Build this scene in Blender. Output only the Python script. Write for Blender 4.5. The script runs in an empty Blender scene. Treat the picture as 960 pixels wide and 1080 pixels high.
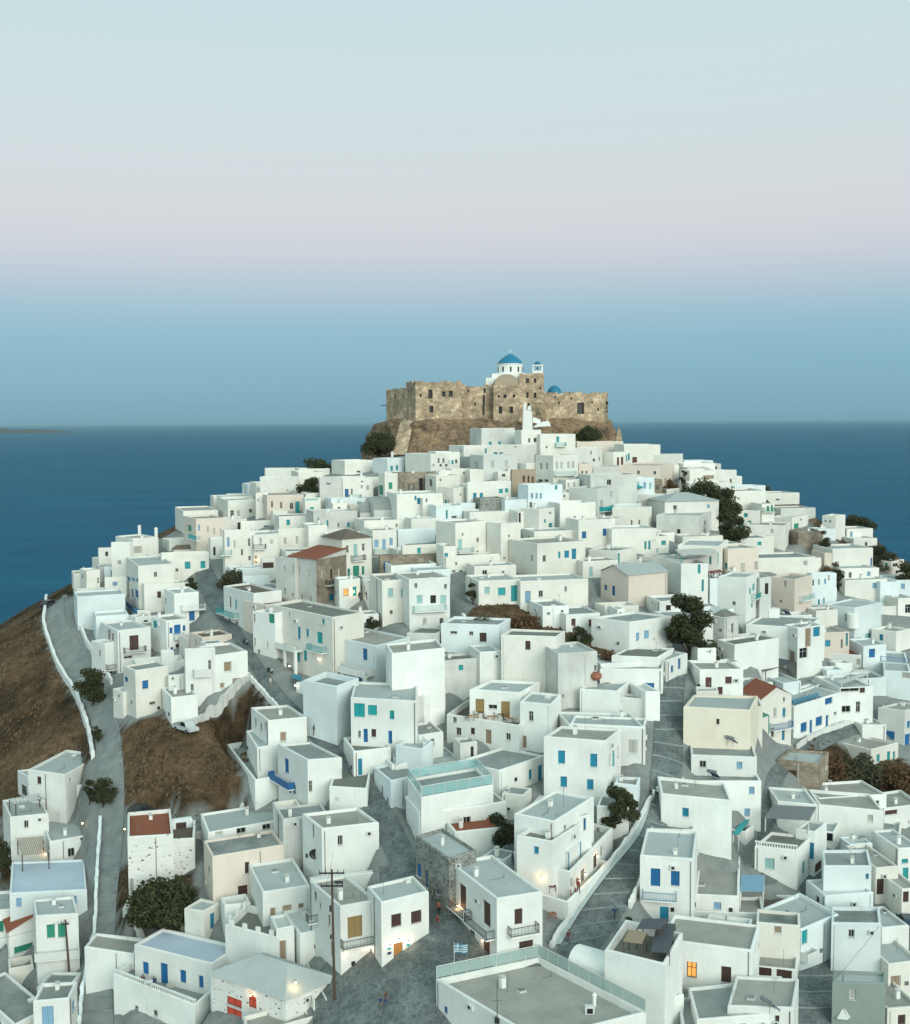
import bpy, bmesh, math, random
import numpy as np
from mathutils import Vector, Matrix
R = math.radians
random.seed(7)
sc = bpy.context.scene
COL = sc.collection

# ------------------------------------------------------------------ camera
F = 1250.0                      # focal length in photo pixels (960 x 1080)
CAMZ = 130.0
PITCH, ROLL = R(4.38), R(-0.36)
cam_d = bpy.data.cameras.new('camera')
cam = bpy.data.objects.new('camera', cam_d); COL.objects.link(cam)
cam.location = (0, 0, CAMZ)
CM = Matrix.Rotation(R(90) - PITCH, 3, 'X') @ Matrix.Rotation(ROLL, 3, 'Z')
cam.rotation_euler = CM.to_euler()
cam_d.sensor_fit = 'VERTICAL'; cam_d.sensor_height = 24.0
cam_d.lens = 24.0 * F / 1080.0
cam_d.clip_start = 1.0; cam_d.clip_end = 200000.0
sc.camera = cam
CO = Vector((0, 0, CAMZ))

def ray(px, py):
    return CM @ Vector(((px - 480) / F, -(py - 540) / F, -1.0))
def proj(p):
    q = CM.transposed() @ (Vector(p) - CO)
    return 480 + F * q.x / -q.z, 540 - F * q.y / -q.z, -q.z

# ------------------------------------------------------------------ terrain, from spots of the hill and their distance
CTRL = [  # photo x, y, pixels per metre there
 (430,1050,10.2),(480,1180,11.2),(560,1010,9.9),(600,980,9.6),(660,880,8.4),(700,800,7.7),(712,720,7.0),(700,690,6.7),
 (460,655,6.4),(385,640,6.1),(520,600,5.8),(560,560,5.3),(560,520,4.8),(540,490,4.4),(520,475,4.0),
 (440,478,3.75),(640,470,3.75),(540,468,3.7),
 (100,1060,8.6),(105,960,7.9),(115,860,7.3),(110,770,6.6),(75,690,5.7),(62,640,5.2),
 (0,665,4.8),(0,800,6.2),(20,900,7.0),(20,1060,8.3),(150,750,6.8),(215,760,6.9),(190,800,7.2),(240,850,7.6),
 (225,620,5.4),(290,725,6.7),(340,790,7.4),(400,870,8.3),(445,950,9.1),(480,1000,9.8),(300,880,8.1),(250,960,8.6),(300,1040,9.3),(220,1090,9.3),
 (110,610,4.8),(190,570,4.55),(240,540,4.35),(300,510,4.15),(350,495,4.0),(400,485,3.85),
 (660,480,3.9),(730,505,4.2),(800,535,4.4),(860,560,4.6),(920,592,4.8),(975,622,5.0),
 (740,660,6.2),(900,700,5.8),(850,780,6.6),(800,880,7.8),(930,800,6.6),(880,900,7.8),(870,1000,8.9),(950,970,8.6),(950,1070,9.4),
 (840,700,6.1),(760,600,5.5),(850,625,5.2),(600,700,6.8),(480,760,7.3),(560,800,7.7),(520,870,8.3),(300,620,5.6),(250,580,4.95),(440,560,5.2),(400,520,4.6),(640,560,5.1),(680,620,5.8),(700,530,4.6),
]
pts = []
for x, y, s in CTRL:
    p = CO + ray(x, y) * (F / s); pts.append((p.x, p.y, p.z))
pts += [(-30,420,95),(30,425,95),(80,400,88),(-90,390,85),(0,480,50),(-140,360,60),(150,370,60),(-190,300,30),(190,310,35),
        (-200,230,25),(200,220,38),(-190,150,30),(190,150,45),(-150,90,40),(150,90,50),(0,80,62),(60,85,60),(-70,85,50)]
PA = np.array(pts); SC = 100.0
PX = PA[:, :2] / SC; NPT = len(PA)
def tps(r2):
    return 0.5 * r2 * np.log(np.maximum(r2, 1e-12))
D2 = ((PX[:, None, :] - PX[None, :, :]) ** 2).sum(-1)
K = tps(D2) + np.eye(NPT) * 0.004
Q1 = np.hstack([np.ones((NPT, 1)), PX])
A = np.zeros((NPT + 3, NPT + 3)); A[:NPT, :NPT] = K; A[:NPT, NPT:] = Q1; A[NPT:, :NPT] = Q1.T
W = np.linalg.solve(A, np.concatenate([PA[:, 2], np.zeros(3)]))
def hts(xy):
    q = np.asarray(xy, float).reshape(-1, 2) / SC
    d2 = ((q[:, None, :] - PX[None, :, :]) ** 2).sum(-1)
    return tps(d2) @ W[:NPT] + W[NPT] + q @ W[NPT + 1:]
GX0, GX1, GY0, GY1 = -240., 240., 50., 600.
_gx = np.arange(GX0, GX1 + .5, 1.0); _gy = np.arange(GY0, GY1 + .5, 1.0)
RAW = np.empty((len(_gy), len(_gx)))
for _j in range(len(_gy)): RAW[_j] = hts(np.stack([_gx, np.full(len(_gx), _gy[_j])], 1))
def htv(x, y):
    u = np.clip(x - GX0, 0, len(_gx) - 1.001); v = np.clip(y - GY0, 0, len(_gy) - 1.001); i = u.astype(int); j = v.astype(int); u = u - i; v = v - j
    return RAW[j, i] * (1 - u) * (1 - v) + RAW[j, i + 1] * u * (1 - v) + RAW[j + 1, i] * (1 - u) * v + RAW[j + 1, i + 1] * u * v
def ht(x, y):
    u = min(max(x - GX0, 0), len(_gx) - 1.001); v = min(max(y - GY0, 0), len(_gy) - 1.001); i = int(u); j = int(v); u -= i; v -= j
    return float(RAW[j, i] * (1 - u) * (1 - v) + RAW[j, i + 1] * u * (1 - v) + RAW[j + 1, i] * (1 - u) * v + RAW[j + 1, i + 1] * u * v)
def ground(px, py):
    """the spot of the ground that a sight line meets"""
    d = ray(px, py)
    t = np.arange(95, 560, 0.5) / abs(d.y)
    xs, ys, zs = d.x * t, d.y * t, CAMZ + d.z * t
    g = htv(xs, ys) - zs
    k = np.argmax(g > 0)
    if g[k] <= 0: k = len(t) - 1
    if k > 0:
        a = g[k - 1] / (g[k - 1] - g[k]) if g[k] != g[k - 1] else 0
        tt = t[k - 1] + (t[k] - t[k - 1]) * a
    else: tt = t[0]
    return CO + d * tt
def at_z(px, py, z):
    d = ray(px, py); t = (z - CAMZ) / d.z
    return CO + d * t
def at_dist(px, py, y):
    d = ray(px, py)
    return CO + d * (y / d.y)

# ------------------------------------------------------------------ materials
MATS = {}
def newmat(name):
    m = bpy.data.materials.new(name); m.use_nodes = True
    nt = m.node_tree; b = nt.nodes['Principled BSDF']
    return m, nt, b
def nd(nt, t, **kw):
    x = nt.nodes.new(t)
    for k, v in kw.items(): setattr(x, k, v)
    return x
def noise(nt, scale, detail=4, rough=.55, vec=None):
    x = nd(nt, 'ShaderNodeTexNoise'); x.inputs['Scale'].default_value = scale
    x.inputs['Detail'].default_value = detail; x.inputs['Roughness'].default_value = rough
    if vec: nt.links.new(vec, x.inputs['Vector'])
    return x
def ramp(nt, src, stops):
    x = nd(nt, 'ShaderNodeValToRGB'); e = x.color_ramp.elements
    while len(e) < len(stops): e.new(.5)
    for i, (p, c) in enumerate(stops):
        e[i].position = p; e[i].color = (c, c, c, 1) if isinstance(c, (int, float)) else (*c, 1)
    nt.links.new(src, x.inputs[0]); return x
def mix(nt, a, b, fac, mode='MIX'):
    x = nd(nt, 'ShaderNodeMix'); x.data_type = 'RGBA'; x.blend_type = mode
    for sock, v in ((x.inputs[6], a), (x.inputs[7], b), (x.inputs[0], fac)):
        if isinstance(v, (int, float)): sock.default_value = v
        elif isinstance(v, tuple): sock.default_value = (*v, 1)
        else: nt.links.new(v, sock)
    return x.outputs[2]
def mapping(nt, vec, scale):
    x = nd(nt, 'ShaderNodeVectorMath'); x.operation = 'MULTIPLY'
    nt.links.new(vec, x.inputs[0]); x.inputs[1].default_value = scale
    return x.outputs[0]
def bump(nt, b, h, strength, dist):
    x = nd(nt, 'ShaderNodeBump'); x.inputs['Strength'].default_value = strength; x.inputs['Distance'].default_value = dist
    nt.links.new(h, x.inputs['Height']); nt.links.new(x.outputs[0], b.inputs['Normal'])
def plaster(name, c, stain, amount=.55, rough=.9, cloudy=.25):
    m, nt, b = newmat(name)
    pos = nd(nt, 'ShaderNodeNewGeometry').outputs['Position']
    big = noise(nt, .22, 5, .6, pos)
    streak = noise(nt, 1.0, 5, .65, mapping(nt, pos, (2.6, 2.6, .22)))
    fine = noise(nt, 3.2, 6, .7, pos)
    f1 = ramp(nt, big.outputs[0], [(.42, 0), (.72, 1)]); f2 = ramp(nt, streak.outputs[0], [(.50, 0), (.78, 1)])
    f3 = ramp(nt, fine.outputs[0], [(.55, 0), (.8, 1)])
    oi = nd(nt, 'ShaderNodeObjectInfo')
    c2 = tuple(v * .86 for v in c)
    base = mix(nt, c, c2, oi.outputs['Random'])
    vp = nd(nt, 'ShaderNodeTexVoronoi'); vp.inputs['Scale'].default_value = .38; wb = noise(nt, .8, 3, .6, pos)
    wv = nd(nt, 'ShaderNodeVectorMath'); wv.operation = 'MULTIPLY_ADD'; nt.links.new(wb.outputs[1], wv.inputs[0]); wv.inputs[1].default_value = (1.6, 1.6, 1.6); nt.links.new(pos, wv.inputs[2]); nt.links.new(wv.outputs[0], vp.inputs['Vector'])
    sv = nd(nt, 'ShaderNodeSeparateColor'); nt.links.new(vp.outputs['Color'], sv.inputs[0]); pr = ramp(nt, sv.outputs[0], [(.0, .955), (1, 1.02)])
    base = mix(nt, base, pr.outputs[0], 1.0, 'MULTIPLY')
    k1 = nd(nt, 'ShaderNodeMath', operation='MULTIPLY'); nt.links.new(f1.outputs[0], k1.inputs[0]); k1.inputs[1].default_value = cloudy
    base = mix(nt, base, stain, k1.outputs[0])
    k2 = nd(nt, 'ShaderNodeMath', operation='MULTIPLY'); nt.links.new(f2.outputs[0], k2.inputs[0]); k2.inputs[1].default_value = amount * .45
    base = mix(nt, base, stain, k2.outputs[0])
    k3 = nd(nt, 'ShaderNodeMath', operation='MULTIPLY'); nt.links.new(f3.outputs[0], k3.inputs[0]); k3.inputs[1].default_value = amount * .5
    base = mix(nt, base, stain, k3.outputs[0])
    nt.links.new(base, b.inputs['Base Color']); b.inputs['Roughness'].default_value = rough
    b.inputs['Specular IOR Level'].default_value = .15
    bump(nt, b, fine.outputs[0], .35, .05)
    MATS[name] = m
def flat(name, c, rough=.6, metal=0, var=.25):
    m, nt, b = newmat(name)
    pos = nd(nt, 'ShaderNodeNewGeometry').outputs['Position']
    f = noise(nt, 2.5, 4, .6, pos)
    base = mix(nt, c, tuple(v * (1 - var) for v in c), f.outputs[0])
    oi = nd(nt, 'ShaderNodeObjectInfo')
    base = mix(nt, base, tuple(v * .7 for v in c), oi.outputs['Random'])
    nt.links.new(base, b.inputs['Base Color']); b.inputs['Roughness'].default_value = rough; b.inputs['Metallic'].default_value = metal
    MATS[name] = m
def stone(name, c1, c2, mortar, scale=1.6, width=.08):
    m, nt, b = newmat(name)
    pos = nd(nt, 'ShaderNodeNewGeometry').outputs['Position']
    wob = noise(nt, 1.2, 3, .5, pos)
    wv = nd(nt, 'ShaderNodeVectorMath'); wv.operation = 'MULTIPLY_ADD'
    nt.links.new(wob.outputs[1], wv.inputs[0]); wv.inputs[1].default_value = (.5, .5, .5); nt.links.new(mapping(nt, pos, (1, 1, 1.5)), wv.inputs[2])
    v = nd(nt, 'ShaderNodeTexVoronoi'); v.inputs['Scale'].default_value = scale; nt.links.new(wv.outputs[0], v.inputs['Vector'])
    e = nd(nt, 'ShaderNodeTexVoronoi'); e.feature = 'DISTANCE_TO_EDGE'; e.inputs['Scale'].default_value = scale; nt.links.new(wv.outputs[0], e.inputs['Vector'])
    sep = nd(nt, 'ShaderNodeSeparateColor'); nt.links.new(v.outputs['Color'], sep.inputs[0])
    base = mix(nt, c1, c2, sep.outputs[0])
    big = noise(nt, .18, 5, .65, pos); f1 = ramp(nt, big.outputs[0], [(.35, .55), (.7, 1.15)])
    mid = noise(nt, .55, 5, .7, pos); f5 = ramp(nt, mid.outputs[0], [(.38, .6), (.6, 1.1)]); base = mix(nt, base, f5.outputs[0], .8, 'MULTIPLY')
    base = mix(nt, base, f1.outputs[0], 1.0, 'MULTIPLY')
    edge = ramp(nt, e.outputs['Distance'], [(0, 1), (width, 0)])
    base = mix(nt, base, mortar, edge.outputs[0])
    nt.links.new(base, b.inputs['Base Color']); b.inputs['Roughness'].default_value = .95
    b.inputs['Specular IOR Level'].default_value = .1
    bump(nt, b, e.outputs['Distance'], .6, .12)
    MATS[name] = m
def emit(name, c, s):
    m, nt, b = newmat(name)
    b.inputs['Base Color'].default_value = (*c, 1); b.inputs['Emission Color'].default_value = (*c, 1); b.inputs['Emission Strength'].default_value = s
    MATS[name] = m

plaster('white', (.82, .825, .785), (.47, .475, .44), .5, cloudy=.33)
plaster('cream', (.78, .76, .69), (.48, .45, .38), .5, cloudy=.33)
plaster('warmwhite', (.81, .795, .725), (.47, .45, .40), .5, cloudy=.3)  # white of distant houses, warm haze put into the colour
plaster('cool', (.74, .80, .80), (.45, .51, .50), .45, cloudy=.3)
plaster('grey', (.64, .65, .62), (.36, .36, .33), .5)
plaster('peach', (.72, .63, .545), (.48, .43, .38), .4)
plaster('ochre', (.76, .70, .58), (.52, .44, .32), .35)
plaster('earth', (.42, .34, .25), (.24, .19, .14), .6)
plaster('weathered', (.66, .66, .62), (.30, .29, .26), .7, cloudy=.5)
plaster('green_base', (.28, .33, .30), (.16, .20, .18), .6)
stone('stonewall', (.42, .35, .27), (.30, .25, .19), (.20, .17, .14), 1.5)
stone('stonegrey', (.30, .30, .27), (.19, .20, .18), (.36, .36, .33), 1.5, .10)
def spotted():
    m, nt, b = newmat('spotted'); pos = nd(nt, 'ShaderNodeNewGeometry').outputs['Position']
    v = nd(nt, 'ShaderNodeTexVoronoi'); v.inputs['Scale'].default_value = 1.25; nt.links.new(mapping(nt, pos, (1, 1, 1.6)), v.inputs['Vector'])
    n_ = noise(nt, 5, 3, .6, pos); ad_ = nd(nt, 'ShaderNodeMath', operation='MULTIPLY_ADD'); nt.links.new(n_.outputs[0], ad_.inputs[0]); ad_.inputs[1].default_value = .25; nt.links.new(v.outputs['Distance'], ad_.inputs[2])
    sp_ = nd(nt, 'ShaderNodeSeparateColor'); nt.links.new(v.outputs['Color'], sp_.inputs[0])
    k_ = nd(nt, 'ShaderNodeMath', operation='MULTIPLY_ADD'); nt.links.new(sp_.outputs[0], k_.inputs[0]); k_.inputs[1].default_value = .16; nt.links.new(ad_.outputs[0], k_.inputs[2])
    f = ramp(nt, k_.outputs[0], [(.33, 1), (.40, 0)]); big = noise(nt, .4, 5, .6, pos)
    c = mix(nt, mix(nt, (.78, .78, .74), (.62, .62, .58), big.outputs[0]), (.16, .14, .12), f.outputs[0]); nt.links.new(c, b.inputs['Base Color']); b.inputs['Roughness'].default_value = .95
    b.inputs['Specular IOR Level'].default_value = .1; bump(nt, b, k_.outputs[0], .5, .1); MATS['spotted'] = m
spotted()
stone('castle', (.74, .57, .40), (.44, .33, .22), (.30, .225, .15), .85, .07)
plaster('roof_grey', (.305, .33, .315), (.16, .17, .165), .55, cloudy=.5)
plaster('roof_light', (.42, .455, .44), (.29, .315, .305), .45, cloudy=.35)
plaster('roof_beige', (.37, .36, .32), (.19, .18, .155), .6, cloudy=.5)
plaster('roof_brown', (.16, .13, .10), (.09, .075, .06), .5, cloudy=.5)
plaster('roof_olive', (.21, .215, .185), (.12, .125, .11), .6, cloudy=.5)
plaster('roof_mottled', (.33, .34, .32), (.09, .105, .095), .9, cloudy=.8)
plaster('roof_blue', (.45, .53, .60), (.33, .40, .46), .4)
plaster('roof_white', (.58, .60, .57), (.40, .42, .40), .4)
plaster('roof_red', (.30, .105, .06), (.17, .07, .045), .7, cloudy=.4)
plaster('path_white', (.42, .47, .46), (.22, .26, .26), .8)
flat('blue', (.012, .15, .38)); flat('azure', (.015, .27, .42)); flat('teal', (.015, .35, .37)); flat('paleteal', (.36, .60, .58)); flat('green', (.03, .30, .20))
flat('dark', (.022, .020, .020), .35); flat('brown', (.075, .036, .025)); flat('tan', (.36, .27, .18)); flat('orangewood', (.45, .20, .05))
flat('redbrown', (.12, .035, .03)); flat('paleframe', (.50, .50, .44)); flat('whitepaint', (.78, .79, .76)); flat('iron', (.03, .03, .035), .5, .2)
flat('canvas', (.62, .60, .54)); flat('bluecanvas', (.02, .10, .34)); flat('wood', (.10, .065, .045), .8); flat('metal', (.35, .37, .38), .45, .7)
flat('dome_blue', (.010, .19, .33), .5); flat('pale_blue', (.25, .45, .62)); flat('navy', (.012, .05, .16)); flat('rubber', (.02, .02, .02), .8)
flat('carwhite', (.62, .66, .64), .3); flat('carblue', (.03, .055, .09), .25); flat('cardark', (.05, .055, .06), .3)
flat('skin', (.45, .27, .18)); flat('terra', (.36, .13, .07)); flat('greycloth', (.09, .10, .11)); flat('redcloth', (.25, .03, .03)); flat('yellowpaint', (.36, .24, .09))
m, nt, b = newmat('glass'); b.inputs['Base Color'].default_value = (.012, .016, .018, 1); b.inputs['Roughness'].default_value = .12; MATS['glass'] = m
emit('lamp', (1.0, .62, .28), 9.0); emit('lit', (1.0, .42, .10), .45); emit('litred', (.45, .06, .035), .22); emit('lampwhite', (1.0, .85, .62), 9.0)

# ------------------------------------------------------------------ objects
BASE = {}
class MB:
    """collects faces for one mesh"""
    def __init__(s): s.v = []; s.f = []; s.m = []; s.mats = []
    def mi(s, mat):
        if mat not in s.mats: s.mats.append(mat)
        return s.mats.index(mat)
    def face(s, ps, mat):
        k = len(s.v); s.v += [tuple(p) for p in ps]; s.f.append(tuple(range(k, k + len(ps)))); s.m.append(s.mi(mat))
    def prism(s, poly, z0, z1, mat, cap=True, bottom=False):
        n = len(poly)
        for i in range(n):
            a, b_ = poly[i], poly[(i + 1) % n]
            s.face([(a[0], a[1], z0), (b_[0], b_[1], z0), (b_[0], b_[1], z1), (a[0], a[1], z1)], mat)
        if cap: s.face([(p[0], p[1], z1) for p in poly], mat)
        if bottom: s.face([(p[0], p[1], z0) for p in reversed(poly)], mat)
    def obox(s, o, ax, ay, az, mat):
        """box from corner o along three vectors"""
        o, ax, ay, az = map(Vector, (o, ax, ay, az))
        c = [o, o + ax, o + ax + ay, o + ay]; t = [p + az for p in c]
        flip = ax.cross(ay).dot(az) < 0
        fs = [c[::-1], t] + [[c[i], c[(i + 1) % 4], t[(i + 1) % 4], t[i]] for i in range(4)]
        for f in fs: s.face(f[::-1] if flip else f, mat)
    def box(s, x0, x1, y0, y1, z0, z1, mat): s.obox((x0, y0, z0), (x1 - x0, 0, 0), (0, y1 - y0, 0), (0, 0, z1 - z0), mat)
    def tube(s, p, q, r0, r1, mat, n=8, cap=True):
        p, q = Vector(p), Vector(q); d = (q - p).normalized()
        u = d.orthogonal().normalized(); w = d.cross(u)
        a = [p + (u * math.cos(2 * math.pi * i / n) + w * math.sin(2 * math.pi * i / n)) * r0 for i in range(n)]
        b_ = [q + (u * math.cos(2 * math.pi * i / n) + w * math.sin(2 * math.pi * i / n)) * r1 for i in range(n)]
        for i in range(n): s.face([a[i], a[(i + 1) % n], b_[(i + 1) % n], b_[i]], mat)
        if cap: s.face(a[::-1], mat); s.face(b_, mat)
    def lathe(s, c, prof, mat, n=16, a0=0, a1=2 * math.pi):
        c = Vector(c)
        for (r0, z0), (r1, z1) in zip(prof, prof[1:]):
            for i in range(n):
                t0 = a0 + (a1 - a0) * i / n; t1 = a0 + (a1 - a0) * (i + 1) / n
                q = [(c.x + r0 * math.cos(t0), c.y + r0 * math.sin(t0), c.z + z0), (c.x + r0 * math.cos(t1), c.y + r0 * math.sin(t1), c.z + z0),
                     (c.x + r1 * math.cos(t1), c.y + r1 * math.sin(t1), c.z + z1), (c.x + r1 * math.cos(t0), c.y + r1 * math.sin(t0), c.z + z1)]
                if r0 < 1e-6: q = q[1:]
                elif r1 < 1e-6: q = q[:3]
                s.face(q, mat)
    def build(s, name, parent=None, loc=None, smooth=False, merge=False):
        me = bpy.data.meshes.new(name)
        off = Vector(loc) if loc is not None else (BASE[parent.name] if parent is not None else Vector((0, 0, 0)))
        me.from_pydata([(v[0] - off.x, v[1] - off.y, v[2] - off.z) for v in s.v], [], s.f)
        for mt in s.mats: me.materials.append(MATS[mt])
        me.polygons.foreach_set('material_index', s.m)
        if merge:
            bm = bmesh.new(); bm.from_mesh(me); bmesh.ops.remove_doubles(bm, verts=bm.verts, dist=.002); bm.to_mesh(me); bm.free()
        if smooth: me.polygons.foreach_set('use_smooth', [True] * len(me.polygons))
        o = bpy.data.objects.new(name, me); COL.objects.link(o)
        BASE[o.name] = off
        if parent is not None: o.parent = parent
        elif loc is not None: o.location = loc
        return o

def tag(o, label=None, cat=None, group=None, kind=None):
    for k, v in (('label', label), ('category', cat), ('group', group), ('kind', kind)):
        if v: o[k] = v
    return o
ROOTS = []
def thing(name, label, cat, loc, group=None):
    o = bpy.data.objects.new(name, None); COL.objects.link(o)
    o.location = loc; BASE[o.name] = Vector(loc); o.empty_display_size = .5
    ROOTS.append(o)
    return tag(o, label, cat, group)

# ------------------------------------------------------------------ picture frame of reference used when measuring the photo
FX, FY, FS = 0.0, 0.0, 1.0
def fr(x, y, s):
    global FX, FY, FS; FX, FY, FS = x, y, s
def P(x, y): return FX + x / FS, FY + y / FS

WM = dict(w='white', c='cream', k='cool', g='grey', p='peach', y='ochre', e='earth', x='weathered', s='stonewall', z='stonegrey', q='spotted', G='green_base', t='peach')
RM = dict(g='roof_grey', l='roof_light', b='roof_beige', d='roof_brown', o='roof_olive', m='roof_mottled', u='roof_blue', w='roof_white', t='roof_red')
SH = dict(b='blue', a='azure', t='teal', v='paleteal', g='green', d='dark', n='brown', f='tan', o='orangewood', r='redbrown', p='paleframe', l='lit', i='litred', j='pale_blue', y='yellowpaint')

def facade(mb, A, B, z0, z1, rects, mat, rev=.22, rmat=None, ch=0, dz=(0, 0)):
    """outer wall from A to B (outward normal to the right of A->B) with recessed openings; rects in metres along, height"""
    A = Vector((A[0], A[1], 0)); B = Vector((B[0], B[1], 0)); L = (B - A).length
    d = (B - A) / L; nrm = Vector((d.y, -d.x, 0))
    ztop_ = z1 - ch
    def P3(u, z, k=0): p = A + d * u - nrm * k; return (p.x, p.y, z + (dz[0] + (dz[1] - dz[0]) * u / L if z == ztop_ else 0))
    z1 -= ch
    us = sorted({0, L, *[r[0] for r in rects], *[r[1] for r in rects]}); zs = sorted({z0, z1, *[r[2] for r in rects], *[r[3] for r in rects]})
    for i in range(len(us) - 1):
        for j in range(len(zs) - 1):
            um, zm = (us[i] + us[i + 1]) / 2, (zs[j] + zs[j + 1]) / 2
            if any(r[0] < um < r[1] and r[2] < zm < r[3] for r in rects): continue
            mb.face([P3(us[i], zs[j]), P3(us[i + 1], zs[j]), P3(us[i + 1], zs[j + 1]), P3(us[i], zs[j + 1])], mat)
    for u0, u1, a, b_ in [r[:4] for r in rects]:
        rm = rmat or mat
        mb.face([P3(u0, a), P3(u1, a), P3(u1, a, rev), P3(u0, a, rev)], rm)
        mb.face([P3(u0, b_, rev), P3(u1, b_, rev), P3(u1, b_), P3(u0, b_)], rm)
        mb.face([P3(u0, a), P3(u0, a, rev), P3(u0, b_, rev), P3(u0, b_)], rm)
        mb.face([P3(u1, a, rev), P3(u1, a), P3(u1, b_), P3(u1, b_, rev)], rm)
        mb.face([P3(u0, a, rev), P3(u1, a, rev), P3(u1, b_, rev), P3(u0, b_, rev)], 'dark' if rmat is None else rmat)
    return P3

def opening(root, P3, r, scale, rev=.22):
    """window or door set into a recess: r = u0,u1,z0,z1,kind; small far ones are one mesh"""
    u0, u1, a, b_, k = r
    door = k.isupper(); col = SH.get(k.lower(), 'dark'); e = .004
    w, h = u1 - u0, b_ - a
    o, ax = Vector(P3(u0, a, rev - e)), None
    X = Vector(P3(u1, a, 0)) - Vector(P3(u0, a, 0)); X.normalize(); N = Vector(P3(u0, a, 0)) - Vector(P3(u0, a, 1))
    Z = Vector((0, 0, 1))
    name = 'door' if door else 'window'
    def bx(mb, x0, x1, z0, z1, d0, d1, mat): mb.obox(o + X * x0 + Z * z0 + N * d0, X * (x1 - x0), N * (d1 - d0), Z * (z1 - z0), mat)
    t = min(.09, w * .14)
    fc = {'dark': 'paleframe', 'lit': 'brown', 'litred': 'redbrown'}.get(col, col if col not in ('tan', 'paleframe') else 'whitepaint')
    if col == 'brown' or (door and col == 'dark'): fc = 'brown'
    big = scale > 6.3
    mb = MB()
    bx(mb, 0, t, 0, h, 0, .07, fc); bx(mb, w - t, w, 0, h, 0, .07, fc); bx(mb, t, w - t, h - t, h, 0, .07, fc)
    if not door: bx(mb, t, w - t, 0, t, 0, .07, fc)
    fill = mb if not big else MB()
    y0 = t if not door else 0
    if col in ('dark', 'lit', 'litred'):
        gl = 'glass' if col == 'dark' else col
        bx(fill, t, w - t, y0, h - t, 0, .02, gl)
        bx(mb, w / 2 - .035, w / 2 + .035, y0, h - t, .022, .06, fc)
        if h > 1.3: bx(mb, t, w - t, h * .62, h * .62 + .06, .022, .055, fc)
    else:
        for s0, s1 in ((t, w / 2 - .012), (w / 2 + .012, w - t)):
            bx(fill, s0, s1, y0, h - t, 0, .045, col)
            m_ = min(.08, (s1 - s0) * .2)
            bx(fill, s0 + m_, s1 - m_, y0 + m_, h * .48, .045, .06, col); bx(fill, s0 + m_, s1 - m_, h * .52, h - t - m_, .045, .06, col)
    f = mb.build(name, root)
    if big: fill.build(('pane' if col in ('dark', 'lit', 'litred') else ('leaf' if door else 'shutter')), f)
    if not door and big:
        s_ = MB(); bx(s_, -.08, w + .08, -.07, 0, rev - .05, rev + .09, 'whitepaint'); s_.build('sill', f)
    return f

class House: pass
HOUSES = []
OPEN = []
GROUP = 'whitewashed houses of the hill town'
NAMES = {'q': 'stone_house', 's': 'stone_house', 'z': 'stone_house'}

def inset(c, t):
    n = len(c); out = []
    for i in range(n):
        p, q, r = Vector(c[i - 1][:2]), Vector(c[i][:2]), Vector(c[(i + 1) % n][:2])
        d1 = (q - p).normalized(); d2 = (r - q).normalized()
        n1 = Vector((-d1.y, d1.x)); n2 = Vector((-d2.y, d2.x))
        k = n1 + n2; k = k / max(.2, (1 + n1.dot(n2)))
        out.append(q + k * t)
    return out

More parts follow.
